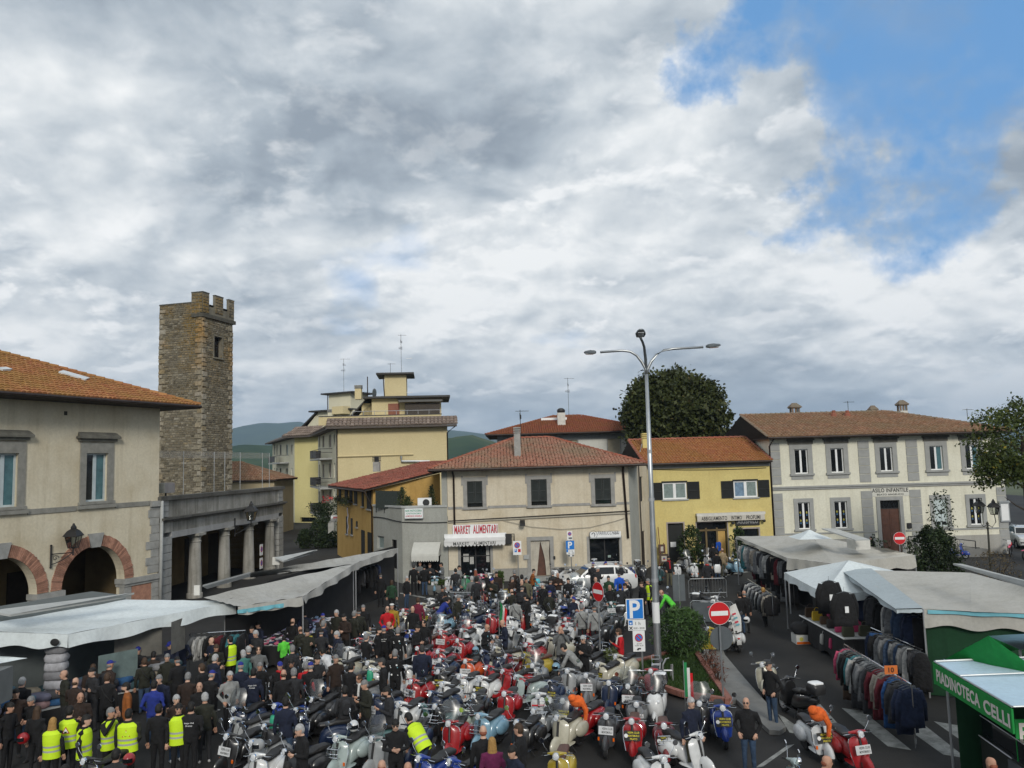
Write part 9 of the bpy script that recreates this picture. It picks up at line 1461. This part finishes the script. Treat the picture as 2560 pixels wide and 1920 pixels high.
HC = dict(k=(.008,.007,.006),b=(.05,.028,.015),g=(.17,.17,.17),w=(.33,.33,.33),y=(.30,.17,.05),B=(.012,.02,.20),W=(.55,.55,.53),r=(.2,.06,.03),c=(.03,.03,.03),G=(.03,.2,.1))
def person(p,h,pose,hair,top,leg,label,ex='',height=1.75,zoff=0.0):
 P = PO[pose]; o = link(P['me'],'person'); sc = height/1.755; rg = random.Random(len(PLACED)*7); o.location = (p.x,p.y,zoff); o.rotation_euler = (0,0,rad(h)); o.scale = (sc,sc,sc); tag(o,label,'person'); o['skin_colour'] = [*rg.choice(SK)]; o['top_colour'] = [*TC[top]]; o['leg_colour'] = [*TC[leg]]; o['shoe_colour'] = [*((.4,.4,.4)if rg.random()<.15 else(.015,.013,.012))]; PLACED.append((p.x,p.y,.35))
 def put(me,loc,rot=0.0,**kw):
  c = link(me,me.name.split('.')[0],o); c.location = loc; c.rotation_euler = (rot,0,0)
  for k, v in kw.items(): c[k] = [*v]
  return c
 kind = {'s':'short','c':'curly','x':'bald','l':'long','o':'bob','p':'cap','n':'beanie','f':'flatcap'}[hair[0]]; col = HC[hair[1]]; put(HR_[kind],P['hd'],P['hr'],hair_colour=col)
 if kind in('cap','flatcap','beanie'): put(HR_['bald'],P['hd'],P['hr'],hair_colour=HC['g'])
 hip = P['hip']; ln = P['lean']
 if 'v' in ex: v = put(VEST,hip,ln); v.scale = (1.12,1.06,1)if pose=='stout' else(1,1,1)
 if 't' in ex: put(TRI,hip+Matrix.Rotation(ln,3,'X')@Vector((0,.172,.29)),ln)
 if 'b' in ex: put(PACK,hip+Vector((0,.13,.3)),ln,top_colour=TC['charcoal']if 'B' not in ex else TC['red'])
 if 'V' in ex: put(BACKT,hip+Matrix.Rotation(ln,3,'X')@Vector((0,.148,.34)),ln)
 if 'P' in ex: put(PATCH,hip,ln)
 if 'S' in ex: put(GLS,P['hd'],P['hr'])
 if 'd' in ex: put(BEARD,P['hd'],P['hr'],hair_colour=col)
 if 'k' in ex: put(SCARF,hip,ln,hair_colour=HC['W']if 'r' not in ex else TC['red'])
 if 'e' in ex: put(BELT,hip,ln)
 return o
PE = '''F600,1130,185,stand,sk,black,black,vt|high visibility vest man seen from behind, left of the grey haired photographer
F950,1140,70,photo,sg,black,black,v|grey haired man in yellow vest raising a camera
F1110,1155,190,stout,sk,olive,olive,vt|man in yellow vest with olive sleeves seen from behind
F455,1228,190,stand,ly,black,black,v|woman in yellow vest with long ginger hair
F735,1205,95,stand,sk,black,black,v|dark haired helper in yellow vest beside the one with triangle back
F1995,520,250,stand,sk,black,black,v|helper in yellow vest under the end of the bedding stall
F1100,922,300,stand,sk,orange,navy,d|bearded man in a rust orange jacket by the bedding
F1330,908,185,pocket,sk,blue,denim,|man in a royal blue pullover seen from behind
F1985,825,40,pocket,sw,lightgrey,black,b B|white haired man in grey parka with red backpack
F1725,918,15,stand,xg,black,black,|bald man in black looking out between stall and scooters
F1540,700,230,front,nk,black,black,|person in black leaning over the bedding counter
F1545,1102,25,stand,sk,black,black,vS|man with glasses and yellow vest behind the backs in black
F1650,1098,185,stout,sk,black,black,V|broad man in black with white club script on his back
F1370,1112,180,stand,sk,black,black,|man in a plain black coat seen from behind
F75,1095,80,one,sk,black,black,|man in black at the left edge looking at his phone
F320,1128,180,stand,lb,black,black,|woman with long brown hair at the lower left
F2080,748,200,stand,pB,navy,denim,|man in blue cap with white badge near the bedding rail
F2105,640,230,stand,ow,teal,charcoal,|white haired woman in a pale green cardigan
F2150,610,230,stand,cw,charcoal,black,|second white haired woman behind the green cardigan
F2190,800,185,stand,sk,navy,denim,V|man in navy with white club script at the lower left
F1750,760,250,stand,sb,black,black,|brown haired man bent over clothes by the bedding stall
F1820,820,160,front,pB,black,black,|man in blue cap writing beside the bald man
G380,1000,200,one,sk,lime,black,|child in a bright green jacket at the clothes table
G160,1095,20,pocket,ob,grey,charcoal,|brown haired woman in grey by the end of the clothes table
G172,1232,20,stand,sg,black,black,|grey haired man in black by the woman in grey
G345,1225,20,stand,pB,black,black,kr|man in blue cap with red scarf
G452,1085,185,stand,sg,charcoal,black,|grey haired man seen from behind at the clothes table
G445,1195,10,front,sk,black,black,S|dark haired man with sunglasses reading a sheet
G375,1298,185,stand,xb,black,black,|balding man in black seen from behind, left of the sheet
G465,1285,200,stand,cg,charcoal,black,|grey curly haired person seen from behind beside the sheet
G570,1230,160,stand,sg,red,black,|grey haired man in red left of the blue cap
G610,1232,190,stand,pB,black,black,|blue capped man in black with striped sleeve
G775,1128,240,bend,ck,white,black,|woman in a white jacket leaning on the grey scooter
G955,1235,150,front,sk,black,charcoal,|man in black with a white waistband bending slightly
G1040,1330,330,front,ob,black,black,k|brown haired woman with orange scarf low in the crowd
G1090,1382,310,one,ng,olive,black,|man with camouflage cap low in the crowd
G1285,1442,295,one,ck,charcoal,black,d|bearded dark haired man in charcoal checking his phone
G1235,1195,280,stand,sc,black,black,S|man in sunglasses and black suit by the club jackets
G1338,1122,175,stand,sg,black,black,P|grey haired man in black club jacket with a round white badge
G1572,1085,180,stout,sc,navy,denim,|big man in navy jacket and jeans seen from behind
G1065,735,5,stand,sg,black,black,|man in a dark suit standing alone before the stall
G1272,745,20,pocket,xg,red,black,S|balding man in bright red jacket
G1312,722,10,stand,fW,yellow,black,|man in white flat cap and mustard pullover
G1300,878,290,one,xb,black,black,S|man with sunglasses holding his chin
G1190,930,80,stand,sk,black,black,d|dark bearded man talking at the edge of the pack
G1242,915,180,stand,pB,black,black,V|blue capped man in black with white script on his back
G1362,932,175,stand,sg,black,black,P|club jacket man with patches on his shoulders
G1490,745,15,stand,xw,black,black,|bald old man in black with pale pullover
G1537,672,170,stand,sb,maroon,black,|man in a dark red pullover behind the bald old man
G1437,488,60,stand,cw,black,denim,|white haired woman in black and jeans by the planter
G1500,385,180,stand,sc,black,black,|dark coated man with white trainers by the bar awning
G1555,362,0,cross,sb,grey,black,|man in grey facing out under the bar awning
G1592,388,185,stand,sk,black,denim,|man in black and jeans seen from behind under the bar awning
G1640,375,0,one,sb,charcoal,black,|man drinking in the bar doorway
G1745,368,290,one,sk,grey,charcoal,|man in grey jacket with phone right of the bar awning
G1862,420,185,stand,sk,charcoal,denim,|hooded man in charcoal seen from behind before the grocery
G1888,394,60,one,sk,lightgrey,black,|man with headset in pale grey before the grocery
G2035,435,200,stand,lr,grey,black,b|red haired woman with grey backpack before the grocery
G2002,488,180,stand,cw,grey,black,|white haired man in grey seen from behind near the barrier
G2045,498,190,stand,sk,charcoal,black,|dark haired man in charcoal beside the white haired one
G2182,488,185,stout,sk,black,denim,|heavy man in black seen from behind, right end of the barrier
G1735,700,120,bend,sk,blue,denim,|man in bright blue shirt bent over a scooter
G1792,655,200,bend,sk,black,black,|man in black bent over beside the blue shirt
G1310,520,180,stand,ob,green,black,|woman in dark green at the end of the far left stall
G1215,462,200,stand,nc,black,black,|person in black cap deep under the far left stall
G1520,905,60,front,sk,black,denim,|dark haired man leaning towards the blue and white scooter
G1592,865,340,stand,ok,black,black,|dark haired woman in black at the left edge of the pack
I985,830,60,front,xg,black,black,PS|bald man in a black vest full of patches
I1200,778,285,front,xg,navy,black,P|bald man in dark club jacket shaking hands
I1330,530,170,stand,ok,lightgrey,denim,e|woman in pale grey with crossed straps at the top of the pack
I1465,490,250,one,sk,black,black,|man in black reaching across at the top of the pack
I1525,198,100,walk,nk,orange,black,|woman in rust brown jacket and black hat by the curtained door
I1402,265,180,stand,ck,black,black,b|dark haired person with black backpack by the yellow hatching
I1397,325,30,stand,xw,black,denim,|white haired man in black facing the pack
I1455,295,340,stand,pc,khaki,black,|man in an olive cap with chest pack
I1938,300,340,pocket,sk,black,denim,|dark haired man in black before the white car
I1848,855,2,photo,xg,grey,charcoal,|balding man in grey coat raising a phone at the camera
I2112,960,330,one,sw,black,black,S|grey haired man with glasses and black jacket waving
I2010,1105,255,bend,sk,lightgrey,charcoal,|man in pale grey jacket bent over a polished scooter
I2088,602,180,stand,cg,lightgrey,charcoal,e|left of two pale grey jackets with crossed straps seen from behind
K395,618,185,stand,pc,lightgrey,charcoal,e|right of two pale grey jackets seen from behind
K690,880,265,one,ob,red,black,k|woman in bright red jacket with pale scarf on the lawn
K408,290,0,stand,xw,black,black,|white haired man standing at the white car door
K556,275,0,stand,nc,green,black,|man in dark green hooded jacket before the white car
K680,232,190,stand,nk,brightblue,black,|person in bright blue jacket and black beanie
K697,110,180,stand,sw,lightgrey,denim,b|white haired man in pale shirt with black backpack
K637,108,30,stand,sw,charcoal,black,|white haired man in dark jacket at the salon door
K570,380,10,pocket,xw,black,black,|balding man in black beside the sideways sign
K775,318,300,stand,sg,black,black,|grey haired man looking left above the P sign
K757,360,300,one,ck,charcoal,black,k|dark haired man with pale scarf above the P sign
K692,372,180,stand,sk,charcoal,black,|man in leather jacket seen from behind above the P sign
K945,345,300,stand,cb,black,black,|curly brown haired woman in black left of the lamp post
K1020,310,280,stand,sg,black,black,v|grey haired man with yellow edged vest touching the lamp post
K1248,50,0,stout,sk,black,khaki,dk r|bearded man in black with red neckerchief before the yellow house
K1692,92,180,stand,cg,charcoal,black,kr|man with orange scarf among the clothes shop scooters
K1800,-10,185,stand,sk,black,denim,|person in black carrying a white cloth bag by the clothes shop
K1870,-40,190,stand,xb,beige,khaki,|man in sandy jacket and trousers by the clothes shop
g750,1185,10,stand,sk,black,black,P|man in patched black jacket at the clothes shop door
g985,1240,185,stout,sk,black,denim,|man in black with white sleeve stripes at the clothes shop door
g1085,1130,200,stand,sk,brightblue,black,|person in bright blue hooded jacket at the clothes shop door
K1262,470,250,bend,xr,lime,black,|person in high visibility top stooping right of the lamp post
K2070,458,200,stand,sk,black,denim,|man in black jacket holding a white helmet, right road
K2122,448,190,stand,xg,black,black,|grey haired man in dark suit beside the helmet carrier
N330,275,300,pocket,pc,black,denim,S|man in black cap, black jumper and jeans at the kerb
N25,745,340,pocket,xr,black,denim,S|shaven man in sunglasses and black jacket by the royal blue scooter
L1480,745,20,stand,sw,navy,khaki,|white haired man in navy jacket among the right scooters
M500,690,185,walk,cy,black,black,e|blond woman in black shorts walking away up the road
J870,1122,185,stand,xr,black,black,|bald ginger man seen from behind at the bottom
J985,1270,185,stand,ly,purple,black,|woman with long blond hair in plum at the bottom
J1275,1362,310,front,sk,navy,denim,|black haired man in navy bending at the bottom
J1345,1088,250,stand,sb,black,black,|brown haired man in black seen in profile at the bottom
H1630,1580,180,stand,xr,black,black,|ginger head just rising at the bottom edge
H1930,1605,180,stand,xb,black,black,|bald head just rising at the bottom edge
H715,1150,310,front,sw,black,black,|white haired man in black with hand on his chest, low left
H1790,1090,10,front,sk,black,black,S|man in black jacket with red zip, sunglasses on his hair
H2060,1115,230,bend,sk,black,denim,v|helper in yellow vest bending over the teal scooter
H525,850,185,stand,sk,navy,denim,|man in navy coat carrying a green bag, lower left
N1085,1505,80,sit,xr,black,denim,|bald rider in black sitting on the mint scooter
O1800,1535,200,stand,xr,black,black,|bald head at the lower right edge by the kiosk
D1072,1140,280,stand,lk,black,black,|dark haired woman in black behind the far right stall
F560,1640,200,stand,sk,black,black,|dark figure standing behind the vests at the bottom left
F1000,1500,185,stand,sk,charcoal,black,|figure at the bottom left below the olive sleeves
H545,1602,180,stand,sk,lime,black,|head in a yellow hood at the bottom edge'''
for ln in PE.split('\n'):
 a, lab = ln.split('|'); q = a[1:].split(','); hgt = 1.75
 if 'child' in lab: hgt = 1.4
 elif 'woman' in lab: hgt = 1.66
 ph = {'bend':1.42,'sit':1.72}.get(q[3],hgt); x, y = float(q[0]), float(q[1]); p = at_z(a[0],x,y,ph)
 person(p,float(q[2]),q[3],q[4],q[5],q[6],lab,q[7],hgt)
def inside(P,x,y):
 c = False; j = len(P)-1
 for i in range(len(P)):
  if(P[i].y>y)!=(P[j].y>y)and x<(P[j].x-P[i].x)*(y-P[i].y)/(P[j].y-P[i].y)+P[i].x: c = not c
  j = i
 return c
def fill(zone,combos,n,dmin,seed,fn):
 P = [Z(*q)for q in zone]; rg = random.Random(seed); rg.shuffle(combos); k = t = 0; x0, x1, y0, y1 = min(p.x for p in P), max(p.x for p in P), min(p.y for p in P), max(p.y for p in P)
 while k<n and t<6000:
  t+=1; x, y = rg.uniform(x0,x1), rg.uniform(y0,y1)
  if inside(P,x,y)and all((x-a)**2+(y-b)**2>(dmin+(0 if d>.5 else-.12))**2 for a,b,d in PLACED): fn(Vector((x,y,0)),combos[k],rg); k+=1
XT = {'':'without extras','r':'with a rear rack','f':'with a chrome front rack','p':'with a white placard','w':'with a windscreen','k':'with a black placard','m':'with two mirrors','rm':'with rear rack and mirrors','fp':'with placard and front rack'}
for zone, where, n, sd in(([('I',900,560),('K',250,540),('K',700,700),('L',300,360),('L',1250,700),('L',1250,1500),('J',1250,1640),('J',700,1640),('J',0,100)],'in the right half of the pack',46,1),([('I',560,680),('I',900,560),('J',0,100),('J',700,1640),('H',100,1640),('F',1850,1350),('G',1000,1200),('G',1450,900)],'in the left half of the pack',30,2)):
 fill(zone,[(c,x)for c in('white','black','red','grey','silver','charcoal','navy','cream')for x in XT],n,.86,sd,lambda p,c,rg:scooter(p,rg.uniform(-42,-8),c[0],c[1],'%s scooter %s, tucked %s'%(c[0],XT[c[1]],where)))
HN = {'sk':'black haired','sb':'brown haired','sg':'grey haired','xb':'balding','cw':'white haired','nk':'black capped','pB':'blue capped'}
for zone, where, n, dm, sd in(([('F',-40,1500),('F',700,1230),('F',1500,980),('G',560,1130),('G',1000,1120),('H',1500,500),('H',1300,1640),('F',-40,1700)],'in the crowd before the bedding stall',44,.62,3),([('I',560,640),('I',1900,520),('K',700,560),('J',1900,300),('J',0,300)],'amid the packed scooters',16,.55,4),([('K',250,420),('K',1050,400),('K',1050,560),('K',250,560)],'by the white car',2,.55,5)):
 fill(zone,[(h,c,f)for h in HN for c in('black','navy','charcoal','brown','olive')for f in(0,1)],n,dm,sd,lambda p,c,rg:person(p,rg.uniform(140,225)if c[2]else rg.uniform(-50,50),rg.choice(('stand','pocket','one','front','stout','cross')),c[0],c[1],rg.choice(('black','denim','charcoal')),'%s person in %s %s, %s'%(HN[c[0]],c[1],'seen from behind' if c[2]else 'facing out',where),rg.choice(('','','','b','e')),rg.uniform(1.62,1.82)))
p = at_z('I',1580,345,.8); e = thing('shopping_bag','turquoise plastic bag carried past the curtained door','bag',tuple(p)); soft('bag_body',(p.x,p.y,p.z-.25),.34,.2,.42,mat('turquoise plastic',(.05,.42,.5),.4),e)
p = at_z('K',1805,200,.8); e = thing('cloth_bag','white cloth bag hanging from the shoulder by the clothes shop','bag',tuple(p)); soft('bag_body',(p.x,p.y-.2,p.z-.2),.38,.16,.5,MT['white_sign'],e)
for z, x, y, lab in(('H',390,1150,'green plastic bag held by the man in the navy coat'),('H',1500,610,'green bag beside the cream shield scooter')): p = at_z(z,x,y,.8); e = thing('plastic_bag',lab,'bag',tuple(p)); soft('bag_body',(p.x,p.y,p.z-.3),.2,.18,.5,MT['green_letter'],e)
p = at_z('H',590,570,1.2); e = thing('paper_sheet','white sheet of paper read by the man with sunglasses','paper',tuple(p)); m = MB(); m.obox(p,(.12,0,.02),(0,.01,.01),(0,-.05,.16)); m.build('sheet',MT['white_sign'],e)
